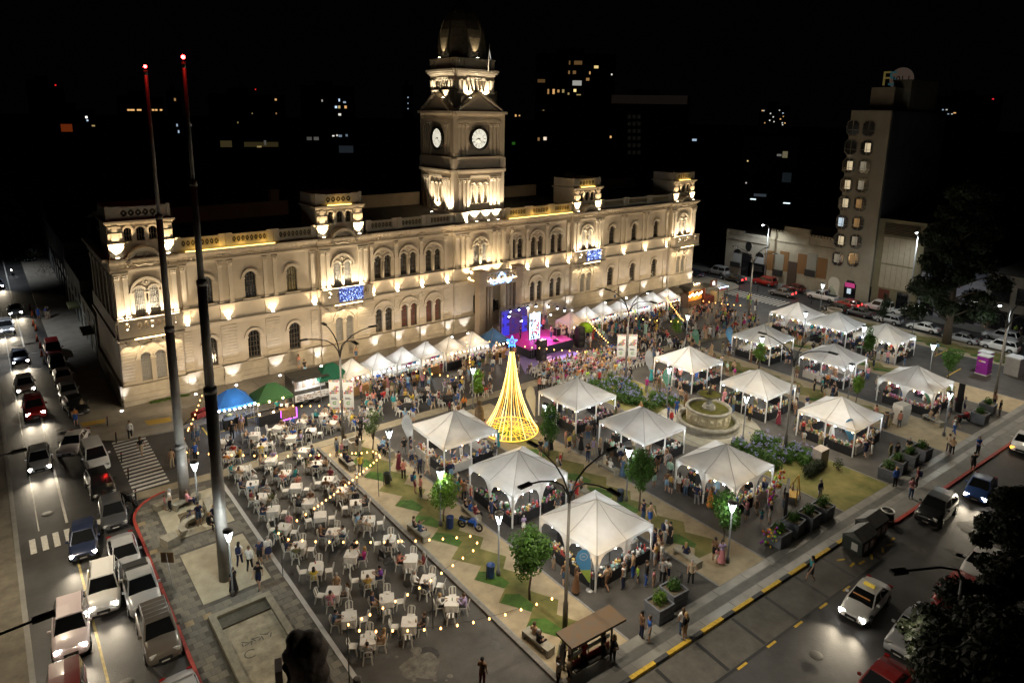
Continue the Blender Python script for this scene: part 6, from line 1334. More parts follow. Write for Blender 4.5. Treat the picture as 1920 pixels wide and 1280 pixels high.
def car_parts(kind):
 if kind in CARME:return CARME[kind]
 K=KINDS[kind];L,W=K['L'],K['W'];hw=W/2;st=K['belt']
 b=MB();V=[];n=9
 for x,zb,hb in st:
  m_=min(hw,hb+.09);zl=.30 if .1<x<L-.15 else .36
  V+=[(x,-m_*.92,zl),(x,-m_,.42),(x,-m_,zb-.26),(x,-hb-.02,zb-.04),(x,-hb*.8,zb),(x,0,zb+.025),(x,hb*.8,zb),(x,hb+.02,zb-.04),(x,m_,zb-.26),(x,m_,.42),(x,m_*.92,zl)]
 q=11;F=[]
 for i in range(len(st)-1):
  for j in range(q-1):F.append((i*q+j,(i+1)*q+j,(i+1)*q+j+1,i*q+j+1))
  F.append((i*q+q-1,(i+1)*q+q-1,(i+1)*q,i*q))
 F.append(tuple(range(q)));F.append(tuple(range((len(st)-1)*q,len(st)*q))[::-1]);b.add(V,F,0,True)
 x0,x1,x2,x3=K['cab'];zr=K['zr'];zb=st[3][1]-.03;hb=st[3][2]-.03;ht=hb-.17
 C=[(x0,-hb,zb),(x0,hb,zb),(x3,hb,zb-.04),(x3,-hb,zb-.04),(x1,-ht,zr-.03),(x1,ht,zr-.03),(x2,ht,zr),(x2,-ht,zr),((x1+x2)/2,-ht-.01,zr+.015),((x1+x2)/2,ht+.01,zr+.015),((x1+x2)/2,0,zr+.05),(x1+.05,0,zr),(x2-.05,0,zr+.03)]
 b.add(C,[(1,0,4,5),(3,2,6,7),(0,3,7,8,4),(2,1,5,9,6),(4,8,10,11),(11,10,9,5),(8,7,12,10),(10,12,6,9),(4,11,5),(7,6,12)])
 body=b.mesh('body',TRIMB)
 def inset(P,a,lift,s0=.0):
  c=sum((Vector(p)for p in P),Vector())/len(P);nn=(Vector(P[1])-Vector(P[0])).cross(Vector(P[2])-Vector(P[0])).normalized()
  if nn.z<-.0 and abs(nn.z)>.5:nn=-nn
  return[Vector(p)+(c-Vector(p))*a+nn*lift for p in P]
 gl=MB()
 for P in((C[3],C[2],C[6],C[7]),(C[1],C[0],C[4],C[5])):
  I=inset(P,.09,.012);gl.add(I,[(0,1,2,3)])
 for s,ids in((-1,(0,3,7,4)),(1,(2,1,5,6))):
  P=[Vector(C[i])for i in ids]
  for t0,t1 in((.05,.47),(.52,.96)):
   lo0,lo1=P[0].lerp(P[1],t0),P[0].lerp(P[1],t1);hi0,hi1=P[3].lerp(P[2],t0),P[3].lerp(P[2],t1)
   R=[lo0.lerp(hi0,.1),lo1.lerp(hi1,.1),lo1.lerp(hi1,.86),lo0.lerp(hi0,.86)]
   for r in R:r.y+=s*.012;r.z+=.004
   gl.add(R,[(0,1,2,3)])
 if kind=='pickup':pass
 glass=gl.mesh('windows',GLASS)
 w_=MB();w_.lathe([(.30,-.1),(.31,0),(.30,.1)],16);tyre=w_.mesh('tyre',TYRE);w_=MB();w_.lathe([(.19,-.105),(.19,.105)],12);rim=w_.mesh('rim',RIM)
 a=MB();a.lathe([(.37,-.06),(.37,.06)],18);arch=a.mesh('wheel_arch',TRIMB)
 h=MB();h.cbox((0,0,-.07),.14,.34,.15);head=h.mesh('headlight',HEAD_OFF)
 tl=MB();tl.cbox((0,0,-.09),.1,.26,.2);tail=tl.mesh('taillight',TAIL_OFF)
 gr=MB();gr.box(L-.06,L+.012,-.34,.34,.42,.60);gr.box(L-.08,L+.008,-.62,.62,.30,.37);grille=gr.mesh('grille',TRIMB);rb=MB();rb.box(-.012,.05,-.6,.6,.34,.42);rbm=rb.mesh('rear_bumper',TRIMB)
 pl=MB();pl.box(L-.02,L+.02,-.2,.2,.38,.46);pl.box(-.02,.02,-.2,.2,.5,.6);plate=pl.mesh('number_plate',PLATE)
 mi=MB();mi.cbox((x3-.35,0,zb+.06),.1,.18,.13);mir=(mi.mesh('mirror',TRIMB),hb+.14)
 CARME[kind]=dict(body=body,glass=glass,tyre=tyre,rim=rim,arch=arch,head=head,tail=tail,grille=grille,rb=rbm,plate=plate,mir=mir,K=K);return CARME[kind]
def slot(o,M):o.material_slots[0].link='OBJECT';o.material_slots[0].material=M
NCAR=0
def car(x,y,az,kind,colr,label,lights=False,tails=False,amber=False,extra=None,z=0.,small=False,power=1.,name="parked_car",group="cars parked along the kerbs",s=.92):
 m_=car_parts(kind);K=m_['K'];L=K['L'];hw=K['W']/2
 t=thing(name,label,'car' if kind!='van' else 'van',(x,y,z),az,group);t.scale=(s,s,s)
 off=Vector((-L/2,0,0))
 o=link('body',m_['body'],t,off);slot(o,paint(colr));gl=link('windows',m_['glass'],t,off)
 for wx in(.78,L-.82):
  for sy in(-1,1):
   q=link('wheel',m_['tyre'],t,off+Vector((wx,sy*(hw-.07),.31)));q.rotation_euler=(pi/2,0,0);link('rim',m_['rim'],q)
   q=link('wheel_arch',m_['arch'],t,off+Vector((wx,sy*(hw-.045),.33)));q.rotation_euler=(pi/2,0,0)
 zf=K['belt'][-2][1]-.10
 for sy in(-1,1):
  q=link('headlight',m_['head'],t,off+Vector((L-.14,sy*.58,zf)));q.rotation_euler=(0,0,-sy*.5)
  if lights:slot(q,HEAD_ON)
  elif amber:slot(q,AMBER)
  q=link('taillight',m_['tail'],t,off+Vector((.05,sy*(hw-.22),.80)))
  if tails:slot(q,TAIL_ON)
  if lights:
   d=Vector((cos(az),sin(az),0));n=Vector((-d.y,d.x,0));p=Vector((x,y,z+.68))+d*(L*s/2+.12)+n*sy*.54
   lamp('SPOT',p,420*power,(1,.85,.62),.06,d+Vector((0,0,-.13)),84,1.0,'headlight_beam')
 link('grille',m_['grille'],t,off);link('rear_bumper',m_['rb'],t,off);link('number_plate',m_['plate'],t,off);
 for sy in(-1,1):q=link('mirror',m_['mir'][0],t,off+Vector((0,sy*m_['mir'][1],0)));slot(q,paint(colr)if colr!='black' else TRIMB)
 if extra=='taxi':
  g=MB();g.cbox((.1,0,K['zr']+.05),.22,.6,.12);g.build('taxi_sign',mat('taxi_yellow',(.6,.42,.03),.5,emit=(1,.7,.1),es=.25),t,off+Vector((1.75,0,0)));g=MB();g.cbox((2.95,0,1.21),.03,1.0,.08);g.build('visor_strip',mat('visor_orange',(.5,.2,.04),.5),t,off)
 if extra=='rails' or extra=='rack':
  g=MB();x0,x1,x2,x3=K['cab'];hr=K['belt'][3][2]-.22
  for sy in(-1,1):g.tube([(x1+.05,sy*hr,K['zr']),(x1+.2,sy*hr,K['zr']+.1),(x2-.3,sy*hr,K['zr']+.1),(x2-.15,sy*hr,K['zr']+.03)],.022,5)
  if extra=='rack':
   for i in range(5):xx=x1+.2+(x2-x1-.5)*i/4;g.tube([(xx,-hr,K['zr']+.1),(xx,hr,K['zr']+.1)],.016,4)
  g.build('roof_rails',RIM if extra=='rack' else TRIMB,t,off)
 if kind=='pickup':
  g=MB();g.box(.15,1.62,-.66,.66,1.055,1.075);g.build('load_bed',mat('bed_black',(.02,.02,.02),.7),t,off);g=MB()
  for sy in(-1,1):g.tube([(1.55,sy*.6,1.06),(1.6,sy*.58,1.6)],.035,5)
  g.tube([(1.6,-.58,1.6),(1.6,.58,1.6)],.035,5);g.build('roll_bar',TRIMB,t,off)
 return t
S_=-pi/2
MV=dict(name='moving_car',group='cars driving down the left street')
car(2.7,46.3,S_-.12,'hatch','dark blue','dark blue hatchback with headlights on at the near left crossing',True,**MV);car(3.0,40.4,S_-.14,'suv','white','white sport utility car with roof rails and headlights on',True,extra='rails',**MV)
car(1.2,38.0,S_-.1,'suv','pinkish white','pinkish white sport utility car with headlights, lowest in the left lane',True,extra='rails',**MV);car(1.35,60.0,S_-.05,'hatch','silver','silver hatchback with roof rails and lit headlights left of the zebra crossing',True,extra='rails',**MV)
car(1.75,71.2,S_,'suv','red','red sport utility car with headlights on in the left street',True,**MV);car(1.45,78.3,S_,'hatch','white','white hatchback with headlights on behind the red one',True,**MV);car(1.5,87.6,S_,'hatch','dark blue','dark blue car with headlights on beside the traffic cones',True,**MV)
car(.8,101,S_,'suv','silver','silver sport utility car with headlights on at the left edge',True,**MV);car(2.1,109.7,S_,'sedan','silver','silver sedan with headlights on near the farthest cones',True,**MV);car(.7,128,S_,'sedan','blue','far bluish car with headlights cut by the left edge',True,**MV)
p=G(118,1268,1.8);car(p.x,p.y-.4,S_-.08,'van','dark red','dark red van roof cut by the bottom left edge',False,**MV)
PK_=dict(name='parked_car',group='cars parked along the left street')
car(4.65,48.6,S_-.06,'hatch','dark grey','dark grey parked hatchback at the start of the red kerb',**PK_);car(4.45,43.2,S_-.04,'sedan','silver','silver sedan with amber lights waiting at the red kerb',amber=True,**PK_);car(4.65,39.3,S_-.03,'pickup','silver','silver pickup parked at the red kerb behind the grey one',**PK_)
car(4.7,34.9,S_-.03,'suv','bronze grey','bronze grey sport utility car with roof rack at red kerb',extra='rack',**PK_);car(4.75,29.3,S_,'sedan','silver','silver sedan roof cut by the bottom edge at kerb',**PK_)
car(4.5,53.2,S_+.05,'hatch','black','black hatchback in front of the white van',**PK_);car(4.75,57.6,S_+.03,'van','white','white panel van standing beside the zebra crossing',**PK_);car(3.75,61.6,S_-.35,'sedan','white','white sedan nosing out beside the white van',amber=False,**PK_)
car(4.75,69.6,S_+.12,'hatch','black','black hatchback parked at the pavement corner of the town hall',**PK_);car(4.6,74.0,S_,'sedan','silver','silver sedan second from the pavement corner',**PK_);car(4.6,78.6,S_,'sedan','white','pale sedan third from the pavement corner',**PK_);car(4.5,83.1,S_,'hatch','black','black hatchback behind the pale sedans',**PK_);car(4.55,88.0,S_,'van','red','red parked van beside the traffic cones',**PK_)
FARC=['black','dark grey','silver','black','dark blue','grey','white','black','silver','dark grey','black']
for i in range(11):car(5.2+.002*i,148+i*9.5,S_+.5,('sedan','hatch')[i%2],FARC[i],'%s car, %s of the row parked far up the left street'%(FARC[i],ORD[i]),**PK_)
RR=dict(name='moving_car',group='cars on the right road')
car(36.7,13.55,pi+.05,'sedan','white','white taxi with yellow roof sign and headlights on',True,extra='taxi',power=1.2,**RR);car(50.0,14.75,pi+.02,'suv','black','black sport utility car standing at the red kerb',**RR);car(55.9,13.9,pi+.12,'sedan','blue','dark blue old sedan with warm headlights on',True,power=.9,**RR);car(67.3,14.2,pi+.1,'sedan','white','white sedan with amber lights at the right edge',amber=True,**RR)
RP=dict(name='parked_car',group='cars parked on the far side of the right road')
car(36.3,10.75,pi,'pickup','silver','silver pickup parked under the dark street tree',**RP);car(31.2,10.3,pi,'sedan','dark red','dark red car cut by the bottom edge under the tree',**RP);car(41.4,10.6,pi,'hatch','red','red parked hatchback between pickup and white car',**RP);car(45.6,10.6,pi,'hatch','white','white parked car half hidden by the dark tree',**RP)
N_=pi/2;FS=dict(name='parked_car',group='cars in the far street')
for x,y,a,kd,c,lb,kw in[(97.2,54.0,N_+.1,'sedan','grey','grey sedan with red tail lights near the far crossing',dict(tails=True)),(100.2,49.0,N_,'pickup','white','white pickup parked before the tall block',{}),(99.2,44.6,N_,'hatch','red','red hatchback with lit tail lights beside the white van',dict(tails=True)),(95.2,44.6,N_,'hatch','black','black hatchback behind the round planter',{}),(96.0,41.6,N_,'sedan','dark grey','dark grey sedan right of the round planter',{}),(101.0,41.0,N_,'van','white','white minibus with amber lamp before the tall block',{}),(101.4,59.6,N_,'suv','red','dark red car parked by the old low house',{}),(101.4,54.5,N_,'hatch','dark red','dark red hatchback behind the white pickup',{}),(99.0,64.0,N_+.1,'sedan','black','black sedan with red tail lights by the street lamp',dict(tails=True)),(101.4,68.8,N_,'van','silver','silver minivan at the far left of the far street',{}),(96.6,70.4,N_,'sedan','dark blue','dark sedan beside the right corner of town hall',dict(lights=False)),(101.0,37.6,N_,'hatch','white','white hatchback parked before the panel-fronted building',{}),(95.8,37.4,N_,'hatch','silver','silver hatchback seen beside the slender conifer',{}),(95.9,33.0,N_,'sedan','white','white sedan left of the big dark tree',{}),(95.0,28.3,N_,'sedan','silver','silver car hidden behind the big tree trunk',{}),(95.3,24.2,N_,'suv','white','white sport utility car right of the big tree',{}),(99.8,25.4,N_,'suv','silver','silver sport utility car behind the white one',{}),(99.6,20.9,N_,'sedan','grey','grey sedan with red tail lights at the right edge',dict(tails=True))]:
 car(x,y,a,kd,c,lb,**kw,**FS)
def motorbike(x,y,az,colr,label,z=0.,name='motorbike',lit=False):
 t=thing(name,label,'motorbike',(x,y,z),az)
 for wx in(-.62,.62):
  g=MB();g.lathe([(.20,-.04),(.29,-.05),(.30,0),(.29,.05),(.20,.04)],16,cap=False);g.lathe([(.05,-.06),(.05,.06)],8)
  for a in np.linspace(0,pi,5):g.tube([(.2*cos(a),.2*sin(a),0),(-.2*cos(a),-.2*sin(a),0)],.008,3)
  q=g.build('wheel',TYRE,t,(wx,0,.3));q.rotation_euler=(pi/2,0,0)
 g=MB();g.tube([(-.62,0,.3),(-.1,0,.42),(.25,0,.5),(.42,0,.85)],.05,6);g.prism_y([(-.1,.3),(.25,.3),(.35,.55),(-.2,.55)],-.11,.11);g.build('frame',TRIMB,t)
 g=MB();g.prism_y([(-.05,.6),(.35,.62),(.38,.82),(.2,.86),(-.1,.72)],-.14,.14);g.prism_y([(-.75,.62),(-.3,.55),(-.3,.68),(-.8,.74)],-.1,.1);g.prism_y([(.36,.38),(.48,.4),(.42,.9),(.3,.8)],-.16,.16);g.build('fairing',mat('bike_'+colr,{'blue':(.02,.1,.5),'red':(.3,.02,.02),'black':(.02,.02,.022),'white':(.5,.5,.5)}[colr],.35),t)
 g=MB();g.prism_y([(-.75,.74),(.0,.70),(.0,.78),(-.72,.82)],-.12,.12);g.build('saddle',BLK,t)
 g=MB();g.tube([(.62,-.05,.3),(.4,-.05,.95)],.022,5);g.tube([(.62,.05,.3),(.4,.05,.95)],.022,5);g.tube([(.32,-.34,.98),(.4,-.1,1.0),(.4,.1,1.0),(.32,.34,.98)],.02,5);g.build('handlebar',RIM,t)
 g=MB();g.ball((.5,0,.88),.09,8);g.build('headlight',HEAD_ON if lit else HEAD_OFF,t)
def bicycle(x,y,az,colr,label,z=.13,lean=0.):
 t=thing('bicycle',label,'bicycle',(x,y,z),az);t.rotation_euler=(lean,0,az)
 for wx in(-.5,.5):
  g=MB();g.lathe([(.30,-.015),(.33,-.015),(.33,.015),(.30,.015),(.30,-.015)],22,cap=False)
  for a in np.linspace(0,pi,6,endpoint=False):g.tube([(.31*cos(a),.31*sin(a),0),(-.31*cos(a),-.31*sin(a),0)],.004,3)
  q=g.build('wheel',TYRE,t,(wx,0,.33));q.rotation_euler=(pi/2,0,0)
 g=MB()
 for a,b in(((-.5,.33),(-.05,.3)),((-.05,.3),(.35,.75)),((-.18,.75),(.35,.78)),((-.05,.3),(-.2,.85)),((-.5,.33),(-.18,.72)),((.5,.33),(.33,.9))):g.tube([(a[0],0,a[1]),(b[0],0,b[1])],.02,5)
 g.build('frame',mat('cycle_'+colr,{'blue':(.05,.06,.4),'dark':(.05,.04,.06)}[colr],.4),t);g=MB();g.tube([(.28,-.26,.95),(.33,0,.92),(.28,.26,.95)],.014,5);g.build('handlebar',BLK,t);g=MB();g.prism_y([(-.34,.86),(-.08,.86),(-.1,.92),(-.34,.94)],-.07,.07);g.build('saddle',BLK,t)
bicycle(8.75,45.05,radians(12),'blue','blue bicycle leaning on the lamp post by the left mast',.14,.12);bicycle(29.35,20.9,radians(20),'dark','dark bicycle held by a person near the planters',.13)
motorbike(23.0,33.0,radians(-60),'blue','bright blue motorbike parked on the first lawn strip',.13);motorbike(68.6,19.2,radians(-20),'red','red motorcycle parked by the far planters',.13);p=G(205,945);motorbike(p.x,p.y,S_+.2,'red','motorcycle with lit headlight stopped before the grey hatchback',0,lit=True)
p=G(247,945);motorbike(p.x-.1,p.y,S_+.4,'black','black motorbike parked at the crossing corner',0);motorbike(21.2,62.0,.6,'white','white motorbike parked behind the green gazebo',.12);p=G(22,515);motorbike(p.x,p.y,S_,'black','far motorcycle with lit headlight in the left street',0,lit=True)
t=thing('wheelchair','black wheelchair at a white table near the kerb','wheelchair',(17.0,33.55,.004),radians(10));g=MB()
for s in(-1,1):g.tube([(.3*cos(a),s*.28,.3+.3*sin(a))for a in np.linspace(0,2*pi,17)],.018,4);g.tube([(-.2,s*.22,.5),(-.25,s*.22,.95)],.02,5)
g.build('wheel',TYRE,t);g=MB();g.box(-.2,.25,-.22,.22,.45,.49);g.box(-.25,-.21,-.2,.2,.5,.92);g.build('seat',BLK,t)
DARKB=mat('dark_facade',(.035,.033,.03),.9,var=.2,vs=.3)
XF=104.0
LIT=[glow('lit_window_%d'%i,c,e)for i,(c,e)in enumerate((((1,.72,.36),.4),((1,.8,.5),.6),((1,.55,.2),.22),((.75,.9,1),.7),((1,.85,.6),.2)))]
HOT=mat('hotel_cream',(.34,.30,.225),.8,var=.08,vs=.8);PALEW=mat('old_house_wall',(.30,.27,.22),.85,var=.2,vs=.6)
t=thing('tall_block','slim cream tower block with two columns of clipped-corner windows','tower block')
ztop=PX(1583,207,XF).z;ya=PX(1557,555,XF).y;yb=PX(1625,580,XF).y
g=MB();g.box(XF,XF+20,yb,ya,0,ztop);g.build('wall',[HOT],t)
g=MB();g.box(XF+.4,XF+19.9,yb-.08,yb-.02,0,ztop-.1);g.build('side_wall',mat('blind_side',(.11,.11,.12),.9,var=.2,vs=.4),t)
g=MB();g.box(XF+3,XF+11,yb+1.2,ya-1.2,ztop,ztop+3.4);g.box(XF+6,XF+16,yb+.2,ya-3,ztop,ztop+4.6);g.build('roof_house',HOT,t)
t2=thing('rooftop_sign','dim radio sign on the roof of the tower block','sign')
g=MB();xs=XF+8.5;a=PX(1652,139,xs);b_=PX(1700,160,xs);g.box(xs+.05,xs+.2,yb+.5,ya-1.5,ztop+4.5,ztop+4.7);g.build('base',DARKB,t2)
def text(s,size,M,parent,loc,name='lettering',ext=.03):
 cu=bpy.data.curves.new(name,'FONT');cu.body=s;cu.size=size;cu.extrude=ext;cu.align_x='CENTER';cu.align_y='CENTER'
 o=bpy.data.objects.new(name,cu);COL.objects.link(o);dg=bpy.context.evaluated_depsgraph_get();me=bpy.data.meshes.new_from_object(o.evaluated_get(dg));bpy.data.objects.remove(o)
 me.materials.clear();me.materials.append(M);q=link(name,me,parent,loc);q.rotation_euler=(pi/2,0,-pi/2);return q
pf=PX(1662,149,xs);p5=PX(1674,149,xs);pc=PX(1690,149,xs)
text('F',3.1,glow('sign_ochre',(.6,.45,.12),.12),t2,pf);text('5',3.1,glow('sign_teal',(.1,.35,.4),.10),t2,p5)
g=MB();g.lathe([(1.75,-.05),(1.75,.05)],28);q=g.build('disc',glow('sign_rose',(.6,.42,.32),.07),t2,pc+Vector((.1,0,0)));q.rotation_euler=(0,pi/2,0);text('101.1',1.25,mat('sign_black',(.005,.005,.005),.8),t2,pc+Vector((-.05,0,0)))
FRM=mat('window_bars',(.22,.2,.16),.7);rows=[240,276,311,346.6,381,417,451,485]
wm=MB();w2,h2,c2=.85,1.05,.38
OCT=[(-w2,-h2+c2),(-w2+c2,-h2),(w2-c2,-h2),(w2,-h2+c2),(w2,h2-c2),(w2-c2,h2),(-w2+c2,h2),(-w2,h2-c2)]
def octw(yc,zc,lit,r):
 g=MB();n=8;O=[(XF-.10,yc+a*1.12,zc+b*1.1)for a,b in OCT];I=[(XF-.12,yc+a,zc+b)for a,b in OCT];B=[(XF+.02,yc+a,zc+b)for a,b in OCT]
 g.add(O+I+B,[(i,(i+1)%n,n+(i+1)%n,n+i)for i in range(n)]+[(n+i,n+(i+1)%n,2*n+(i+1)%n,2*n+i)for i in range(n)]);g.box(XF-.1,XF-.02,yc-.03,yc+.03,zc-h2,zc+h2);g.box(XF-.1,XF-.02,yc-w2,yc+w2,zc-.35,zc-.28)
 o=g.build('window',FRM,t);g=MB();g.add([(XF-.03,yc+a,zc+b)for a,b in OCT],[tuple(range(8))]);g.build('pane',DARKW,o)
 if lit:
  g=MB();g.box(XF-.045,XF-.036,yc-.55 if lit==1 else yc-.2,yc+.25 if lit==1 else yc+.6,zc-.6,zc+.7);g.build('curtain',LIT[lit%5],o)
r=random.Random(1)
LITW={(0,0):0,(0,1):0,(1,0):0,(1,1):1,(2,0):1,(2,1):4,(3,0):1,(3,1):4,(4,0):1,(4,1):2,(5,0):3,(5,1):2,(6,0):1,(6,1):4,(7,0):4,(7,1):2}
for i,y in enumerate(rows):
 for j,x0 in enumerate((1600,1629.5)):
  q=PX(x0-(y-240)*.117,y+(1.5 if j else 0),XF);octw(q.y,q.z,LITW[(i,j)],r)
for px,c,nm in((1564,LIT[4],'left'),(1595,glow('pink_shop',(.8,.06,.3),.5),'right')):
 q=PX(px,530,XF);g=MB();P=[(q.y-.9,.1),(q.y+.9,.1),(q.y+.9,2.4),(q.y+.5,3.0),(q.y-.5,3.0),(q.y-.9,2.4)];g.add([(XF-.03,a,b)for a,b in P],[tuple(range(6))]);o=g.build('shop_opening',LIT[4]if nm=='left' else DARKW,t)
 if nm=='right':g=MB();g.box(XF-.08,XF-.04,q.y-.7,q.y+.8,1.9,2.6);g.build('pink_board',c,o);g=MB();g.box(XF-.08,XF-.04,q.y-.2,q.y+.4,.9,1.7);g.build('white_board',LIT[3],o)
 else:
  g=MB()
  for i in range(9):g.box(XF-.12-.02*i,XF-.03,q.y-.8+.14*i,q.y-.66+.14*i,0,.2+.2*i)
  g.build('stair',mat('stair_white',(.6,.62,.5),.7),o)
t=thing('old_house','old pale house with arched windows at the far corner','house')
zt=PX(1385,440,XF).z;y0=PX(1437,520,XF).y;y1=PX(1358,500,XF).y
g=MB();g.box(XF,XF+12,y0,y1,0,zt);g.build('wall',PALEW,t);g=MB();g.box(XF-.25,XF+.3,y0,y1,zt-.9,zt-.65);g.box(XF-.1,XF+.3,y0,y1,zt,zt+.5);g.prism([(XF-.1,y1-3.4),(XF+.3,y1-3.4),(XF+.3,y1),(XF-.1,y1)],zt+.5,zt+.8);g.build('cornice',PALEW,t)
for px,py,wy,wz in((1383,478,.8,2.0),(1424,485,.8,2.0)):
 q=PX(px,py,XF);g=MB();g.box(XF-.05,XF-.02,q.y-wy,q.y+wy,q.z-wz,q.z+.3);o=g.build('window',mat('pale_shutter',(.32,.33,.34),.7),t);g=MB();P=[(q.y+wy*cos(a),q.z+.3+wy*sin(a))for a in np.linspace(0,pi,10)];g.add([(XF-.04,a,b)for a,b in P],[tuple(range(10))]);g.build('fanlight',DARKW,o);g=MB();g.box(XF-.6,XF-.02,q.y-wy-.2,q.y+wy+.2,q.z-wz-.1,q.z-wz);g.box(XF-.6,XF-.55,q.y-wy-.2,q.y+wy+.2,q.z-wz,q.z-wz+.8);g.build('balcony',TRIMB,o)
q=PX(1404,462,XF);g=MB();g.add([(XF-.04,q.y+.6*cos(a),q.z+.9*sin(a))for a in np.linspace(0,2*pi,16,endpoint=False)],[tuple(range(16))]);g.build('oval_window',DARKW,t)
for px,z1,w_ in((1399,4.2,.9),(1421,2.8,1.7)):q=PX(px,495,XF);g=MB();g.box(XF-.06,XF-.02,q.y-w_,q.y+w_,0,z1);g.build('door',DARKW,t)
t=thing('old_house','long low old house with brown panels and stepped parapet','house')
y2=PX(1555,555,XF).y+.0;zt2=PX(1495,440,XF).z
g=MB();g.box(XF+.05,XF+12,ya,y0,0,zt2);g.build('wall',mat('ochre_wall',(.33,.28,.20),.85,var=.2,vs=.6),t)
g=MB();g.box(XF-.2,XF+.3,ya,y0,zt2-1.5,zt2-1.3);n=22
for i in range(n):y=ya+(y0-ya)*i/n;g.box(XF,XF+.25,y+.12,y+(y0-ya)/n-.12,zt2,zt2+.35)
ym=(ya+y0)/2+1;g.box(XF-.03,XF+.4,ym-2.2,ym+2.2,zt2-1.3,zt2+1.1);g.build('parapet',MATS['ochre_wall'],t)
BRP=mat('brown_panel',(.20,.10,.035),.8)
for px,py in((1442,485),(1470,487),(1504,492),(1541,500)):q=PX(px,py,XF);g=MB();g.box(XF-.02,XF+.02,q.y-.8,q.y+.8,q.z-1.9,q.z+1.4);g.build('brown_panel',BRP,t)
for px in(1460,1521):q=PX(px,500,XF);g=MB();g.box(XF-.04,XF+.0,q.y-.8,q.y+.8,q.z-1.4,q.z+2.2);g.build('window',mat('pale_pane',(.26,.25,.2),.5),t);g=MB();g.box(XF-.3,XF-.26,q.y-.9,q.y+.9,q.z-1.6,q.z-.5);g.build('balcony_rail',TRIMB,t)
q=PX(1485,510,XF);g=MB();g.box(XF-.04,XF+.02,q.y-.8,q.y+.8,0,4.2);g.build('door',mat('door_brown',(.07,.045,.03),.7),t)
t=thing('panel_building','four-storey building faced with wide cream panels right of the tower block','building')
y3=PX(1712,600,XF).y;zt3=PX(1640,408,XF).z
g=MB();g.box(XF+.3,XF+15,y3,yb-.1,0,zt3);g.build('wall',mat('olive_wall',(.19,.165,.10),.85,var=.15,vs=.8),t)
for i in range(6):
 for z0,z1 in((zt3*.50,zt3*.80),(zt3*.22,zt3*.485)):
  a=y3+.9+(yb-y3-2.0)*i/6;b_=y3+.9+(yb-y3-2.0)*(i+1)/6-.04;g=MB();g.box(XF+.2,XF+.28,a,b_,z0,z1);g.build('cream_panel',mat('cream_panel',(.40,.34,.245),.8,var=.08,vs=2),t)
g=MB()
for k in range(8):g.box(XF+.15,XF+.29,y3+.8,yb-1.0,zt3*.83+k*.22,zt3*.83+k*.22+.1)
g.build('louvre',mat('louvre_brown',(.035,.022,.014),.8),t)
for a in range(3):g=MB();y=y3+1.2+a*2.6;g.box(XF+.2,XF+.29,y,y+1.5,.1,2.6);g.build('shop_door',mat('door_red',(.12,.03,.015),.7)if a==1 else DARKW,t)
t=thing('shop_building','dim low shop building behind the big dark tree','building');y4=PX(1838,600,XF).y;g=MB();g.box(XF+.4,XF+14,y4,y3-.1,0,6.2);g.build('wall',mat('pale_violet_wall',(.26,.26,.3),.85,var=.15,vs=.6),t);g=MB();g.box(XF-.5,XF+.4,y4+.5,y3-.6,3.0,3.3);g.build('canopy',DARKB,t)
for i in range(3):g=MB();y=y4+.8+i*((y3-y4)/3.2);g.box(XF+.33,XF+.39,y,y+1.8,.2,2.6);g.build('shop_window',DARKW,t)
t=thing('corner_building','grey two-storey building with dark shop openings at right edge','building');y5=y4-9;g=MB();g.box(XF+.2,XF+14,y5,y4-.1,0,7.6);g.build('wall',mat('dull_grey_wall',(.22,.2,.165),.85,var=.2,vs=.6),t)
for i in range(3):
 for z0,z1 in((.2,2.8),(4.0,6.2)):g=MB();y=y5+.6+i*2.8;g.box(XF+.12,XF+.19,y,y+2.1,z0,z1);g.build('window',DARKW,t)
t=thing('corner_building','pale building with dark windows cut by the right edge','building');g=MB();g.box(XF-1.5,XF+14,y5-12,y5-.1,0,9.4);g.build('wall',mat('pale_grey_wall',(.3,.29,.27),.85,var=.15,vs=.6),t)
for i in range(3):g=MB();y=y5-11+i*3.6;g.box(XF-1.58,XF-1.51,y,y+2.4,5.0,7.4);g.build('window',DARKW,t)
structure('sidewalk',MB().box(101.5,104.2,-20,200,0,.13),CONC2)
def city_block(px0,px1,pyt,D,label,lights=(),base=None,wallm=None,depth=14,name='city_block',cat='building'):
 c=PD((px0+px1)/2,250,D);az=atan2(c.x,c.y);f=Vector((sin(az),cos(az),0));rt=Vector((cos(az),-sin(az),0));c.z=0
 a=PD(px0,pyt,D);b=PD(px1,pyt,D);hw=(Vector((b.x,b.y,0))-Vector((a.x,a.y,0))).length/2;ht=max(a.z,5)
 t=thing(name,label,cat,(c.x,c.y,0),-az)
 g=MB();g.box(-hw,hw,0,depth,-.04,ht);g.build('wall',wallm or DARKB,t);g=MB();g.box(-hw*.5,hw*.2,3,depth-3,ht,ht+2.2);g.build('roof_house',DARKB,t)
 for px,py,w_,h_,colr,e in lights:
  d=ray(px,py);s=(c.dot(f))/(d.dot(f));q=Vector((d.x*s,d.y*s,CAMH+d.z*s));u=(q-c).dot(rt);k=s/FPX
  g=MB();g.box(u-w_*k/2,u+w_*k/2,-.06,-.02,q.z-h_*k/2,q.z+h_*k/2);g.build('window',glow('city_%s_%g'%('_'.join('%g'%v for v in colr),e),colr,e),t)  # glowing pane, also used for signs, lamps and faintly lit walls
 return t
O,Wt,Y_,B_=(1,.55,.2),(1,.95,.85),(1,.75,.3),(.6,.78,1)
city_block(225,312,180,330,'dark distant block with a row of orange lights, far left',[(x,206.5,4,3,O,.9)for x in(241,246,250,259,263,287,293,302)])
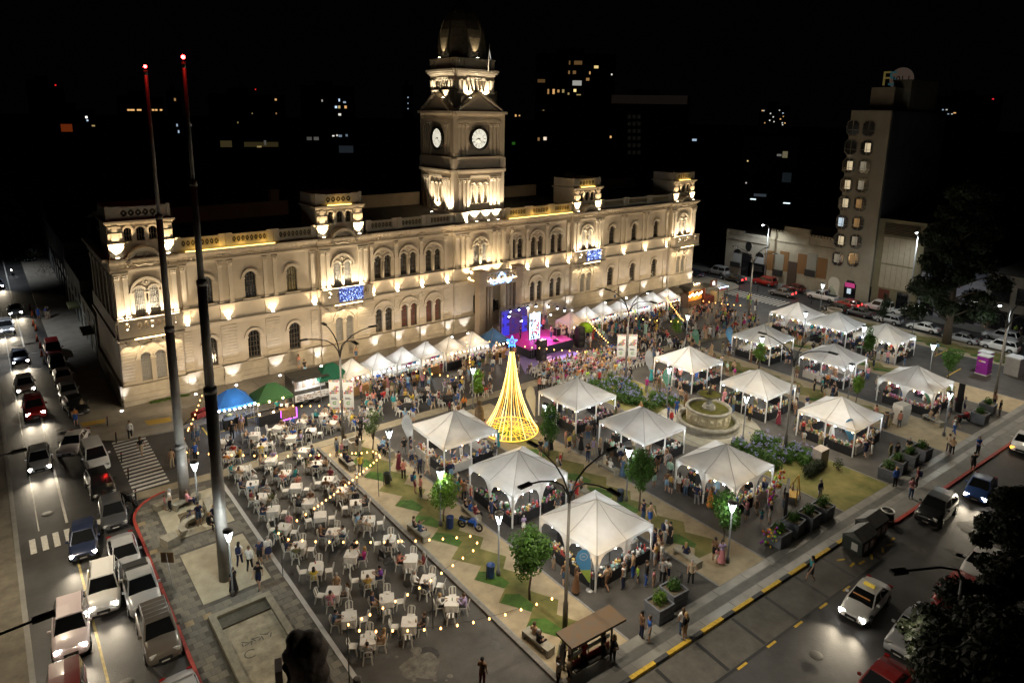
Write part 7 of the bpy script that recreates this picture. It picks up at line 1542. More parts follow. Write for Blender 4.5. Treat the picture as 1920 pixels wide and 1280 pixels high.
city_block(98,182,205,260,'dark distant house with dim orange sign and white lamp',[(125,240,18,14,(1,.16,.03),.10),(162,220,3.5,4,Wt,1.6),(164,226,3,3,B_,.8),(175,236,5,2.5,Y_,.4)])
city_block(318,346,170,300,'dark distant block with three small windows behind the masts',[(328,187,3,5,O,.35),(332,235,2.5,5,B_,.5),(335,247,2.5,5,B_,.6),(358,235,3,4,Wt,.08)])
city_block(395,540,175,280,'dark distant shop row with faint yellow lights',[(424,270,20,12,Y_,.035),(490,271,60,9,Y_,.025),(486,275,8,3,Y_,.3),(497,268,4,9,Wt,.08),(517,187,3.5,3.5,O,.7),(518,213,2,3,O,.3),(473,213,2,2,Y_,.25),(446,230,2,3,Y_,.2),(479,168,2,2,(1,.03,.02),.8)])
city_block(566,668,160,300,'distant apartment block with several lit white windows',[(604,189,2.5,4,Wt,.35),(636,188,2.5,5,B_,1.0),(646,192,5,3,B_,.5),(630,201,4,4,B_,1.2),(636,201,4,5,Y_,.5),(648,201,4,5,O,.8),(637,215,5,4,Wt,.8),(625,255,4,2.5,Wt,.9),(632,254,3,3,Wt,.7),(638,255,6,4,B_,.25),(650,254,4,4,B_,.2),(580,260,9,6,Wt,.06),(593,260,9,6,Wt,.08),(649,280,26,13,B_,.018)])  # the wide bluish pane is a dimly lit wall made as glow
city_block(755,776,160,350,'thin dark distant block with three bluish lights',[(765,183,2,2,B_,.6),(765,194,2,2,B_,.4),(765,204,2,2,B_,.5)])
city_block(1000,1150,100,280,'tall distant apartment block with scattered orange windows',[(1084,118,15,7,O,.10),(1068,118,2.5,7,O,.12),(1118,126,8,5,Y_,.8),(1067,136,3,6,O,.2),(1077,136,6,6,O,.15),(1106,137,2.5,5,O,.6),(1102,149,6,5,O,.3),(1082,156,17,9,(.9,.9,.8),.35),(1015,152,14,6,O,.08),(1028,172,3,9,O,.35),(1038,172,4,9,O,.7),(1047,171,4,5,O,.45),(1056,171,4,6,Y_,.3),(1066,176,3,4,Y_,.3),(1078,170,5,5,Y_,1.2),(1085,178,8,2,Y_,.3),(1147,140,2.5,3,Wt,.9),(967,217,3,4,O,.8),(974,217,2.5,2.5,O,.7),(1019,207,3,2,Y_,.15),(1022,260,6,6,(1,.8,.6),.9),(1010,261,4,6,O,.2),(1145,257,3,4,O,.9),(963,269,6,5,(.1,.5,.05),.15)])
t=city_block(1146,1290,180,230,'faintly lit office block with rows of dim windows',[(1302,262.5,8,4,B_,.6),(1217,187,140,16,(.5,.38,.3),.011)]+[(1180+j*9,219+i*13.4,6,7,(.5,.45,.35),.008)for i in range(6)for j in range(3)])  # long brown band glows in place of light on the facade
city_block(1395,1500,255,190,'low dark roofs with bluish white tubes at right',[(1402,302,2.5,2.5,Y_,.9),(1399,343,2.5,2.5,Wt,.5),(1472,290,9,12,(.9,.8,.45),.13),(1461,291,8,4,Wt,.12),(1475,333,16,18,(.35,.5,.6),.018),(1412,373.5,10,2.2,(.8,.95,1),1.4),(1475,381,12,2.2,(.8,.95,1),1.4),(1425,366,22,5,(.6,.75,.9),.05)])  # ochre and grey-blue panes are lit walls turned into glowing patches
city_block(1420,1478,198,420,'far hillside houses with a cluster of tiny lights',[(1428+r.random()*44,207+r.random()*28,2,2,r.choice((O,Y_,B_,Wt)),r.uniform(.4,1.0))for _ in range(14)])
city_block(1740,1870,180,330,'dark distant block with few lights, upper right',[(1862,186,3,2,(1,.03,.05),.9),(1768,206,2.5,2,B_,.5),(1775,206,3,2,Wt,.5),(1790,212,4,2,O,.8),(1778,214,2.5,2,B_,.4),(1785,214,2.5,2,Wt,.5)])
city_block(60,130,150,420,'dark far tower with a single red beacon, upper left',[(104,160,2.5,2.5,(1,.02,.02),.8)])
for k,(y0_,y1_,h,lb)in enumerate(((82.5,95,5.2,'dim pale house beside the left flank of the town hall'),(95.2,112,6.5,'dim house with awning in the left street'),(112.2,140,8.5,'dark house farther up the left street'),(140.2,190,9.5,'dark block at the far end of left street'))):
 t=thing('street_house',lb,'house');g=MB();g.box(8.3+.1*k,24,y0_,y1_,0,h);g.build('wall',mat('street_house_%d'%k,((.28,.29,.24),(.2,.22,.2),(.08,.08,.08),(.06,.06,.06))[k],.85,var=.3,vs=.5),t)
 n=int((y1_-y0_)/4)
 for i in range(n):y=y0_+1+i*4;g=MB();g.box(8.24+.1*k,8.29+.1*k,y,y+1.6,.2,2.8);g.build('door',DARKW,t);g=MB();g.box(8.24+.1*k,8.29+.1*k,y,y+1.2,3.4,4.6);g.build('window',DARKW,t)
 if k<2:g=MB();g.box(7.2,8.35,y0_+2,y0_+5,2.7,2.95);g.build('awning',mat('awning_olive',(.16,.16,.07),.8),t)
for k in range(7):
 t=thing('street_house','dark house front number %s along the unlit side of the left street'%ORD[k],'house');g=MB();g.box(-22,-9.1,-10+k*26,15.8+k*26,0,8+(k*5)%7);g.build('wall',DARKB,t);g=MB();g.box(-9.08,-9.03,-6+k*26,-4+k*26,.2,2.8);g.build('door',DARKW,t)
for k in range(6):
 o_=(5.9,100+k*14);shrub(o_[0]+.6,o_[1]+20,1.5,'dark street tree crown, %s up the left pavement'%ORD[k],90+k,LD,1.0,2.6,500,'tree','street_tree')
SKIN=mat('skin',(.5,.3,.2),.6,tint='object');CLO=mat('cloth_worn',(.5,.5,.5),.85,tint='object',var=.22,vs=9);HAIR=mat('hair',(.03,.02,.015),.6,tint='object');SHOE=mat('shoe',(.08,.075,.07),.7)
V3=Vector
def pose_joints(p):
 J={'pelvis':(0,0,.93),'waist':(0,0,1.08),'chest':(0,-.01,1.28),'neck':(0,0,1.45),'chin':(0,-.015,1.53),'head':(0,-.01,1.62),'crown':(0,.01,1.69),'nose':(0,-.125,1.58)}
 for s,n in((-1,'l'),(1,'r')):
  J['sh'+n]=(s*.17,0,1.39);J['el'+n]=(s*.23,.02,1.12);J['wr'+n]=(s*.245,-.05,.89);J['ha'+n]=(s*.245,-.07,.82)
  J['hi'+n]=(s*.09,0,.88);J['kn'+n]=(s*.10,-.02,.49);J['an'+n]=(s*.11,.03,.08);J['to'+n]=(s*.12,-.13,.035)
 def arm(n,el,wr):
  s=1 if n=='r' else-1;e,w_=V3((s*el[0],el[1],el[2])),V3((s*wr[0],wr[1],wr[2]));J['el'+n]=tuple(e);J['wr'+n]=tuple(w_);J['ha'+n]=tuple(w_+(w_-e).normalized()*.075)
 if p=='phone':arm('r',(.22,-.02,1.12),(.13,-.27,1.22))
 if p=='carry':arm('r',(.23,.0,1.12),(.16,-.22,1.05));arm('l',(.23,0,1.12),(.14,-.24,1.07))
 if p=='akimbo':arm('r',(.34,.06,1.13),(.19,-.02,1.0));J['hil']=(-.09,0,.88);J['knl']=(-.13,-.05,.49);J['anl']=(-.17,-.03,.08);J['tol']=(-.2,-.18,.035)
 if p=='raise':arm('r',(.25,-.08,1.58),(.22,-.16,1.83))
 if p in('walk','stride'):
  k=1 if p=='walk' else-1
  for n,s in(('l',k),('r',-k)):
   x=.1*(1 if n=='r' else-1);J['kn'+n]=(x,-.10 if s>0 else-.02,.50);J['an'+n]=(x,-.22 if s>0 else .24,.09 if s>0 else .14);J['to'+n]=(x,-.38 if s>0 else .10,.05 if s>0 else .04);arm(n,(.23,.1*s+.02,1.13),(.24,.16*s-.08,.91))
 if p.startswith('sit'):
  d=-.43
  for k in('pelvis','waist','chest','neck','chin','head','crown','nose','shl','shr'):x,y,z=J[k];J[k]=(x,y+.10+(.0 if p!='sitlean' else-.22*(z-.93)),z+d+(0 if p!='sitlean' else-.04*(z-.93)))
  for n,s in(('l',-1),('r',1)):
   J['hi'+n]=(s*.1,.06,.48);J['kn'+n]=(s*.13,-.36,.50);J['an'+n]=(s*.13,-.34,.08);J['to'+n]=(s*.14,-.5,.035)
  if p=='sit':
   arm('l',(.24,.08,.72),(.12,-.14,.60));arm('r',(.24,.08,.72),(.12,-.14,.60))
  elif p=='sitlean':arm('l',(.26,-.10,.74),(.13,-.36,.80));arm('r',(.26,-.10,.74),(.10,-.36,.82))
  else:arm('l',(.26,.05,.72),(.16,-.2,.58));arm('r',(.25,-.06,.78),(.08,-.26,1.0))
 return J
RAD={'pelvis':(.145,.115),'waist':(.125,.095),'chest':(.155,.11),'neck':(.055,.055),'chin':(.072,.085),'head':(.078,.098),'crown':(.05,.06),'nose':(.014,.014),'sh':(.065,.065),'el':(.042,.042),'wr':(.03,.03),'ha':(.036,.022),'hi':(.095,.095),'kn':(.06,.06),'an':(.042,.045),'to':(.04,.03)}
BONES=[('pelvis','waist','hip'),('waist','chest','torso'),('chest','neck','torso'),('neck','chin','head'),('chin','head','head'),('head','crown','head'),('chin','nose','head')]
for n in 'lr':BONES+=[('chest','sh'+n,'torso'),('sh'+n,'el'+n,'arm'),('el'+n,'wr'+n,'fore'),('wr'+n,'ha'+n,'hand'),('pelvis','hi'+n,'hip'),('hi'+n,'kn'+n,'thigh'),('kn'+n,'an'+n,'shin'),('an'+n,'to'+n,'foot')]
PM={}
def person_meshes(p):
 if p in PM:return PM[p]
 J=pose_joints(p);names=list(J);idx={n:i for i,n in enumerate(names)};V=[J[n]for n in names];E=[(idx[a],idx[b])for a,b,_ in BONES];R=[RAD.get(n)or RAD[n[:2]]for n in names]
 for n in 'lr':
  h,w_=V3(J['ha'+n]),V3(J['wr'+n]);d=(h-w_).normalized();sd=d.cross(V3((0,1,.2))).normalized();up=d.cross(sd)
  for k,(o_,L)in enumerate(((-.024,.06),(-.008,.07),(.008,.066),(.024,.052))):V.append(tuple(h+sd*o_+d*L+up*.02));E.append((idx['ha'+n],len(V)-1));R.append((.009,.009))
  V.append(tuple(w_+d*.05+sd*.05+up*.015));E.append((idx['ha'+n],len(V)-1));R.append((.010,.010))
 me=bpy.data.meshes.new('person');me.from_pydata(V,E,[]);o=bpy.data.objects.new('person',me);COL.objects.link(o)
 o.modifiers.new('skin','SKIN')
 for i,r in enumerate(R):me.skin_vertices[0].data[i].radius=r
 me.skin_vertices[0].data[0].use_root=True
 s=o.modifiers.new('sub','SUBSURF');s.levels=1;s.render_levels=1
 dg=bpy.context.evaluated_depsgraph_get();ev=bpy.data.meshes.new_from_object(o.evaluated_get(dg));bpy.data.objects.remove(o)
 ev.name='person_body'
 B=[(V3(J[a]),V3(J[b]),t)for a,b,t in BONES];tags=[];par=[]
 NP=np.array([v.co[:]for v in ev.vertices]);C=np.array([p_.center[:]for p_ in ev.polygons]);best=np.full(len(C),9e9);bi=np.zeros(len(C),int);tt=np.zeros(len(C))
 for k,(a,b,t)in enumerate(B):
  a_,b_=np.array(a),np.array(b);ab=b_-a_;u=np.clip(((C-a_)@ab)/(ab@ab),0,1);dist=np.linalg.norm(C-(a_+u[:,None]*ab),axis=1)*(1.3 if t=='head' and k==6 else 1);m_=dist<best;best[m_]=dist[m_];bi[m_]=k;tt[m_]=u[m_]
 reg=[B[k][2]for k in bi]
 ev.materials.clear();ev.materials.append(SKIN);ev.materials.append(SHOE)
 for p_,r in zip(ev.polygons,reg):p_.use_smooth=True;p_.material_index=1 if r=='foot' else 0
 nor=np.array([v.normal[:]for v in ev.vertices])
 def part(test,off,name,M):
  fs=[tuple(p_.vertices)for i,p_ in enumerate(ev.polygons)if test(reg[i],tt[i],C[i])]
  use=sorted({v for f in fs for v in f});mp={v:i for i,v in enumerate(use)};vv=[tuple(NP[v]+nor[v]*off)for v in use]
  q=bpy.data.meshes.new(name);q.from_pydata(vv,[],[tuple(mp[v]for v in f)for f in fs]);q.materials.append(M);q.polygons.foreach_set('use_smooth',[True]*len(fs));q.update();return q
 D={'body':ev}
 zn=J['neck'][2]
 D['tee']=part(lambda r,t,c:(r in('torso','hip')and c[2]<zn+.015)or(r=='arm' and t<.62),.016,'shirt',CLO)
 D['long']=part(lambda r,t,c:(r in('torso','hip')and c[2]<zn+.015)or r in('arm','fore'),.016,'shirt',CLO)
 D['vest']=part(lambda r,t,c:(r in('torso','hip')and c[2]<zn-.02),.014,'shirt',CLO)
 D['trousers']=part(lambda r,t,c:r in('hip','thigh')or(r=='shin' and t<.93),.012,'trousers',CLO)
 D['shorts']=part(lambda r,t,c:r=='hip' or(r=='thigh' and t<.85),.02,'shorts',CLO)
 x0,y0,z0=J['waist'];g=MB()
 if not p.startswith('sit'):g.lathe([(.135,1.06),(.165,.95),(.19,.8),(.23,.56)],14,(0,0),cap=False);g2=MB();g2.lathe([(.135,1.06),(.165,.95),(.2,.7),(.27,.2)],14,(0,0),cap=False)
 else:
  g.add([(-.19,.2,.58),(.19,.2,.58),(.22,-.42,.6),(-.22,-.42,.6),(-.22,.2,.42),(.22,.2,.42),(.24,-.44,.32),(-.24,-.44,.32)],[(0,3,2,1),(0,4,7,3),(1,2,6,5),(3,7,6,2)]);g2=g
 D['skirt']=g.mesh('skirt',CLO);D['dress']=g2.mesh('skirt',CLO)
 hx,hy,hz=J['head'];g=MB();c=V3((hx,hy+.015,hz+.015))
 def blob(cx,cy,cz,rx,ry,rz,lo=-1.):
  n=12;k=7;VV=[];F=[]
  for i in range(k+1):
   a=pi*i/k
   for j in range(n):b=2*pi*j/n;VV.append((cx+rx*sin(a)*cos(b),cy+ry*sin(a)*sin(b),cz+rz*cos(a)))
  for i in range(k):
   for j in range(n):F.append((i*n+j,(i+1)*n+j,(i+1)*n+(j+1)%n,i*n+(j+1)%n))
  g.add(VV,F,0,True)
 blob(c.x,c.y+.015,c.z+.012,.098,.108,.108);D['short']=g.mesh('hair',HAIR)
 g=MB();blob(c.x,c.y+.015,c.z+.012,.10,.112,.11);blob(c.x,c.y+.085,c.z-.13,.10,.055,.2);D['longhair']=g.mesh('hair',HAIR)
 g=MB();blob(c.x,c.y+.02,c.z+.012,.10,.112,.108);g.box(c.x-.07,c.x+.07,c.y-.2,c.y-.06,c.z+.03,c.z+.045);D['cap']=g.mesh('hair',HAIR)
 g=MB();g.box(-.15,.15,.11+J['chest'][1],.30+J['chest'][1],J['chest'][2]-.25,J['chest'][2]+.14);D['pack']=g.mesh('backpack',CLO)
 PM[p]=D;return D
CN={'white':(.72,.71,.68),'black':(.014,.014,.016),'navy':(.018,.025,.07),'blue':(.03,.1,.38),'light blue':(.25,.42,.6),'red':(.42,.03,.03),'pink':(.62,.26,.30),'magenta':(.42,.03,.2),'purple':(.16,.04,.28),'yellow':(.62,.45,.06),'orange':(.58,.2,.04),'green':(.05,.25,.06),'lime':(.3,.5,.05),'olive':(.13,.13,.06),'teal':(.03,.26,.28),'mint':(.36,.55,.45),'grey':(.26,.26,.26),'dark grey':(.07,.07,.075),'beige':(.46,.38,.27),'brown':(.16,.085,.045),'lilac':(.4,.32,.52),'maroon':(.16,.02,.035),'salmon':(.6,.24,.18),'tan':(.42,.28,.17),'denim':(.06,.11,.2),'mustard':(.45,.28,.05)}
HC={'black':(.012,.010,.009),'brown':(.07,.04,.022),'grey':(.3,.29,.28),'blond':(.36,.24,.10)}
SK=[(.46,.28,.19),(.40,.24,.16),(.52,.34,.25),(.33,.19,.12),(.44,.27,.17)]
POSEW={'stand':'standing','phone':'with phone','carry':'standing','akimbo':'standing','raise':'raising an arm','walk':'walking','stride':'walking','sit':'seated','sitlean':'seated','sitx':'seated'}
PEOPLE=[]
def person(x,y,face,pose,top,bot,bk='trousers',place=None,hair=None,hk=None,s=.96,z=None,sleeve=None,pack=None):
 hk=hk or rnd.choice(('short','short','longhair'));hair=hair or rnd.choice(('black','black','brown','brown','blond','grey'))
 PEOPLE.append(dict(x=x,y=y,z=gz(x,y)if z is None else z,face=face,pose=pose,top=top,bot=bot,bk=bk,hair=hair,hk=hk,s=s*rnd.uniform(.965,1.03),place=place,sl=sleeve or rnd.choice(('tee','tee','tee','long','vest')),pack=pack,skin=rnd.choice(SK),fixed=place is not None))
ANCH=[(t[0],t[1],'by the %s %s tent'%(ROWN[t[2]],PLACE[t[3]].split()[0]))for t in TENTS]+[(X,Y-1.8,'before the '+n.replace(' pagoda',''))for(X,Y),n in zip(PK,PAGN)]+[(36.5,46.5,'near the light tree'),(48.9,37.5,'behind the fountain'),(48.9,28,'in front of the fountain'),(14.5,55.5,'near the blue gazebo'),(18.8,54.9,'near the green gazebo'),(23,56.5,'before the food trailer'),(81,55,'before the orange kiosk'),(88,54,'near the far crossing'),(29,53.5,'among the black tables'),(37,55,'in the street left of stage'),(62,54.5,'beside the right banners'),(70,52.5,'among the far black tables'),(77,51.5,'in the far street crowd'),(8,57,'on the left zebra crossing'),(9,39,'by the right flag mast'),(8.3,46,'by the left flag mast'),(14,44.0,'in the white table area'),(22,44,'on the first lawn, far end'),(22,38,'on the first lawn, middle'),(22,28,'on the first lawn, near end'),(27,20.4,'near the nearest planters'),(21,19.6,'at the bus shelter'),(34,34,'on the second lawn strip'),(34,24,'on the second lawn, near end'),(40.5,20.5,'by the blue panel'),(33,17,'on the right pavement'),(48,20,'on the grass corner'),(56,18,'by the right planters'),(63.5,22,'by the white monument'),(63.5,33,'on the third lawn strip'),(70,18.5,'by the far planters'),(81,26.5,'near the purple toilets'),(4,95,'on the left street pavement'),(12,62.5,'on the front pavement'),(52,63.2,'at the entrance portico'),(50.6,58.6,'on the stage'),(62,62.5,'on the pavement behind stalls'),(76,36,'on the fourth lawn strip'),(102.5,45,'on the far pavement'),(20,17.4,'by the bottom kerb'),(86,45,'at the far tents corner')]
def where(x,y):return min(ANCH,key=lambda a:(a[0]-x)**2+(a[1]-y)**2)[2]
def F(px,py,pose,top,bot,bk='trousers',face=None,**kw):
 q=G(px,py,.1);f=kw.pop('f',None);person(q.x,q.y,radians(face if face is not None else rnd.uniform(0,360)),pose,top,bot,bk,**kw)
for a in[(245,823,'walk','white','black','trousers',-100),(266,853,'walk','black','beige','shorts',-60),(310,957,'stand','pink','grey','shorts',0),(320,958,'akimbo','white','black','trousers',180),(374,985,'phone','navy','denim','shorts',-80),(450,1061,'walk','white','navy','trousers',60),(469,1070,'walk','white','black','trousers',60),(488,1057,'stand','navy','black','shorts',-130),(504,1050,'stand','white','navy','skirt',90),(486,1102,'stride','black','navy','shorts',-130),(439,1112,'stand','black','black','dress',120),(323,875,'stand','tan','beige','trousers',90),(331,871,'stand','dark grey','black','trousers',80),(367,862,'stand','blue','black','trousers',100),(352,868,'stand','black','olive','shorts',100),(362,822,'stand','brown','denim','trousers',-60),(371,826,'stand','grey','denim','shorts',-80),(143,797,'stand','orange','blue','shorts',-90),(73,598,'stand','blue','blue','shorts',-80),(88,598,'stand','blue','beige','shorts',100),(92,598,'stand','black','beige','shorts',100),(436,822,'stand','black','black','trousers',70),(446,808,'stand','black','tan','trousers',80),(454,808,'stand','lilac','tan','shorts',85),(521,779,'stand','teal','black','shorts',80),(539,780,'stand','white','navy','shorts',130),(561,692,'stand','salmon','grey','shorts',-70),(572,702,'stand','black','light blue','trousers',-70),(632,856,'stand','grey','denim','shorts',-60),(641,855,'stand','pink','grey','trousers',-90),(649,853,'stand','white','black','trousers',60),(670,852,'stand','black','beige','trousers',120),(676,831,'stand','black','black','trousers',80),(676,888,'stride','yellow','dark grey','trousers',-110),(669,908,'stand','white','beige','shorts',-60),(758,855,'stand','black','grey','trousers',80),(772,874,'stand','grey','navy','shorts',80),(748,882,'phone','maroon','maroon','dress',100),(757,899,'carry','salmon','black','trousers',60),(779,884,'stand','light blue','white','shorts',60),(787,890,'stand','dark grey','black','trousers',70),(778,924,'stand','teal','maroon','shorts',-20),(789,932,'stand','salmon','black','trousers',170),(846,901,'stand','navy','light blue','shorts',70),(861,934,'stand','teal','denim','shorts',80),(870,940,'stand','brown','black','trousers',60),(883,948,'stand','red','denim','trousers',-20),(921,975,'walk','navy','navy','shorts',-60),(1024,848,'stand','black','light blue','shorts',90),(1032,846,'stand','black','black','dress',40),(1013,858,'carry','black','brown','shorts',10),(1060,839,'stand','salmon','tan','shorts',-40),(1067,848,'stand','yellow','black','shorts',-90),(1076,842,'stride','olive','brown','trousers',0),(1089,847,'raise','black','black','dress',180),(1102,866,'phone','black','navy','trousers',190),(1112,856,'stand','lilac','beige','trousers',30),(1124,857,'stand','beige','black','trousers',150),(1147,858,'stand','mint','brown','trousers',90),(1162,866,'stand','white','navy','shorts',60),(1102,825,'stand','brown','denim','trousers',60),(1114,820,'stand','black','black','trousers',60),(1044,881,'stand','white','grey','shorts',-60),(1050,884,'stand','red','navy','shorts',-40),(1070,939,'stand','light blue','black','trousers',-30),(1081,939,'stand','red','red','shorts',180),(1255,899,'stand','mint','black','trousers',20),(1226,913,'stand','black','mint','shorts',80),(1257,926,'stand','mustard','dark grey','shorts',10),(1250,922,'stand','brown','light blue','shorts',40),(1285,931,'stand','grey','denim','trousers',70),(1272,925,'carry','white','brown','trousers',60),(1205,978,'stand','navy','denim','trousers',-100),(1218,985,'walk','tan','blue','shorts',-100),(1331,953,'stand','orange','orange','dress',80),(1336,951,'stand','blue','denim','shorts',70),(1247,1019,'stand','white','grey','trousers',-30),(1255,1021,'stand','black','black','dress',170),(1226,1035,'stand','navy','black','trousers',180),(1236,1036,'stand','black','maroon','shorts',-90),(1233,1054,'stand','beige','maroon','trousers',-90),(1239,1061,'stand','white','grey','trousers',-60),(1211,1099,'stand','black','blue','trousers',-60),(1225,1101,'stand','pink','tan','shorts',-80),(1186,1083,'stand','tan','blue','trousers',110),(1173,1086,'stand','dark grey','olive','trousers',120),(1195,1093,'stand','lime','dark grey','shorts',140),(1241,1094,'stand','grey','black','trousers',20),(1250,1092,'carry','white','navy','shorts',20),(1295,1096,'akimbo','beige','black','trousers',-150),(1059,1099,'stand','brown','denim','shorts',60),(904,1284,'phone','brown','maroon','trousers',30),(1130,1236,'stand','black','black','trousers',-20),(1149,1244,'akimbo','black','black','trousers',170),(1057,1246,'carry','white','dark grey','trousers',-60),(1068,1244,'stand','lilac','dark grey','trousers',-60),(1093,1253,'stand','red','black','trousers',-110),(1078,1250,'stand','black','lime','shorts',-90),(1046,1282,'stand','white','black','trousers',-60),(1066,1282,'stand','tan','black','shorts',-40),(1202,1196,'stand','brown','navy','trousers',-20),(1216,1204,'stand','blue','grey','shorts',140),(1283,1199,'stand','black','tan','shorts',90),(1278,1190,'stand','white','denim','trousers',60),(1519,1090,'walk','teal','black','shorts',150),(1344,1057,'stand','pink','white','shorts',60),(1352,1058,'stand','lilac','pink','dress',-130),(1339,1053,'stand','brown','black','shorts',0),(1427,982,'stand','teal','denim','shorts',60),(1443,981,'stand','black','white','shorts',100),(1470,953,'phone','black','denim','trousers',-90),(1485,930,'stand','grey','dark grey','shorts',-60),(1536,937,'stand','navy','white','shorts',-100),(1446,938,'stand','white','tan','shorts',-30),(1429,935,'stand','navy','blue','shorts',100),(1777,848,'carry','beige','dark grey','trousers',0),(1784,853,'carry','tan','black','trousers',180),(1832,853,'carry','blue','black','trousers',-120),(1823,884,'raise','black','black','shorts',-150),(1707,935,'carry','pink','denim','trousers',-130),(1718,914,'stand','maroon','black','trousers',100),(1677,914,'stand','blue','black','trousers',60),(1788,814,'walk','white','blue','trousers',-110),(1807,774,'stand','grey','navy','shorts',-60),(1799,769,'stand','maroon','denim','trousers',60),(1873,781,'stand','black','dark grey','trousers',120),(1863,763,'stand','brown','black','trousers',-30),(1667,864,'stand','olive','olive','trousers',-90),(1680,864,'stand','black','black','trousers',-120),(1702,856,'carry','black','tan','shorts',180),(1640,790,'stand','salmon','denim','trousers',60),(1660,805,'stand','brown','dark grey','trousers',80),(1668,800,'stand','grey','beige','trousers',40),(1685,803,'stand','salmon','dark grey','trousers',60),(970,712,'stand','beige','black','trousers',20),(1504,820,'walk','red','black','shorts',-120),(1514,822,'walk','olive','beige','shorts',-110),(1560,750,'stand','navy','denim','trousers',100),(1566,752,'stand','black','black','dress',100),(1526,735,'stand','black','black','trousers',100),(1540,737,'stand','teal','black','trousers',110),(1546,745,'stand','black','beige','shorts',80),(1561,746,'raise','black','black','dress',170),(1378,790,'stand','olive','black','trousers',-160),(1330,750,'stand','white','denim','trousers',60),(1357,760,'stand','pink','pink','dress',80),(1368,772,'stand','navy','denim','trousers',90),(1374,774,'stand','olive','denim','trousers',90),(1318,755,'stand','white','light blue','shorts',90),(1263,712,'stand','pink','grey','trousers',60),(1274,717,'stand','salmon','black','trousers',60),(1252,790,'stand','blue','denim','trousers',-60),(1258,800,'stand','red','denim','trousers',-90),(1268,778,'stand','blue','blue','trousers',60),(1200,785,'stand','orange','black','trousers',80),(1164,742,'stand','denim','navy','trousers',100),(1123,722,'stand','red','black','trousers',60),(1011,735,'stand','salmon','black','trousers',60),(1019,735,'stand','white','black','trousers',60),(905,719,'stand','salmon','beige','shorts',-50),(918,724,'walk','white','black','shorts',-40),(870,693,'stand','beige','tan','shorts',60),(878,697,'stand','brown','beige','trousers',70),(886,697,'stand','yellow','dark grey','trousers',70),(924,695,'stand','white','denim','shorts',70),(710,725,'stand','blue','tan','trousers',80),(726,732,'stand','pink','pink','dress',-60),(722,729,'stand','black','black','dress',-70),(745,732,'raise','white','denim','trousers',170),(765,730,'stand','light blue','blue','trousers',60),(778,731,'stand','brown','black','shorts',60),(782,725,'stand','yellow','black','trousers',80),(792,726,'stand','pink','navy','trousers',80),(804,727,'stand','white','light blue','shorts',80),(738,766,'stand','teal','beige','trousers',40),(760,796,'stand','light blue','light blue','trousers',60),(775,792,'stand','blue','white','shorts',40),(701,760,'stand','salmon','denim','trousers',60),(1228,595,'stand','red','black','trousers',60),(1315,591,'stand','red','black','trousers',-60),(1327,595,'stand','salmon','grey','trousers',-30),(1356,586,'raise','tan','beige','trousers',60),(1364,586,'stand','navy','denim','trousers',0),(1372,604,'stand','white','denim','trousers',-60),(1378,602,'stand','beige','black','trousers',-60),(1288,650,'stand','red','black','trousers',-120),(1263,655,'stand','navy','black','trousers',-80),(1107,650,'stand','white','tan','trousers',-60)]:
 px,py,ps,tp_,bt,bk,fc=a;kid=a[:2]in((310,957),(641,855),(669,908),(779,884),(1044,881),(1225,1101),(1195,1093),(1485,930),(1427,982),(1344,1057))
 F(px,py,ps,tp_,bt,bk,fc,s=.66 if kid else .96,pack='navy' if a[:2]in((450,1061),(488,1057),(778,924),(787,890),(676,888),(1247,1019),(1718,914),(1429,935))else None)
for x,y,z,f,t_,b_ in[(20.0,22.4,.14,0,'black','black'),(20.15,22.95,.14,20,'tan','black'),(19.95,34.9,.14,0,'dark grey','black'),(20.0,34.3,.14,10,'denim','navy'),(23.95,34.8,.14,-10,'black','black'),(23.95,34.25,.14,0,'blue','denim'),(24.0,33.7,.14,-5,'maroon','black'),(20.1,45.4,.14,10,'navy','black'),(20.15,46.0,.14,0,'black','black'),(23.4,46.0,.14,180,'light blue','navy'),(23.5,45.4,.14,190,'black','black'),(35.9,32.5,.14,5,'white','denim'),(35.9,33.1,.14,0,'beige','brown'),(31.9,31.8,.14,180,'brown','black'),(66.0,20.6,.14,60,'beige','denim'),(66.2,21.2,.14,70,'tan','denim'),(31.7,44.5,.14,90,'purple','black'),(32.0,43.9,.14,90,'pink','black'),(9.45,43.3,.14,-60,'black','black'),(9.9,44.0,.14,-90,'navy','denim'),(9.0,47.0,.14,0,'pink','navy'),(31.95,22.35,.14,20,'navy','black')]:
 person(x,y,radians(f),'sitx' if rnd.random()<.4 else 'sit',t_,b_,'trousers',z=z-.0)
for x,y,f,ps,t_,b_ in[(51.9,57.6,-80,'carry','tan','denim'),(49.6,58.0,-90,'carry','black','black'),(48.5,59.3,-60,'stand','navy','black'),(53.0,60.3,-100,'phone','salmon','black'),(52.2,60.7,-90,'stand','black','denim')]:person(x,y,radians(f),ps,t_,b_,z=.985)
for x,y,t_,b_ in[(48.6,63.6,'white','black'),(49.4,63.4,'black','black'),(55.5,63.6,'maroon','black'),(56.6,63.8,'dark grey','denim'),(53.9,62.7,'red','black')]:person(x,y,radians(rnd.uniform(-140,-40)),'stand',t_,b_,z=.12)
for x,y,t_,b_ in[(30.9,66.6,'tan','denim'),(72.9,66.9,'white','denim')]:person(x,y,radians(-90),'stand',t_,b_,'shorts',z=.12)
CHW=mat('white_plastic_chair',(.66,.645,.60),.45,var=.06,vs=3);ch0=None
g=MB();g.prism([(-.21,-.2),(.21,-.2),(.2,.2),(-.2,.2)],.415,.445);SEAT=g.mesh('seat',CHW)
g=MB();n=8
for i in range(2):
 pass
BP=[(-.2,.43),(-.21,.7)]+[(-.21*cos(a),.74+.13*sin(a))for a in np.linspace(.1,pi-.1,7)]+[(.21,.7),(.2,.43)]
def sk(x,z):return(x,.19+(z-.43)*.28,z)
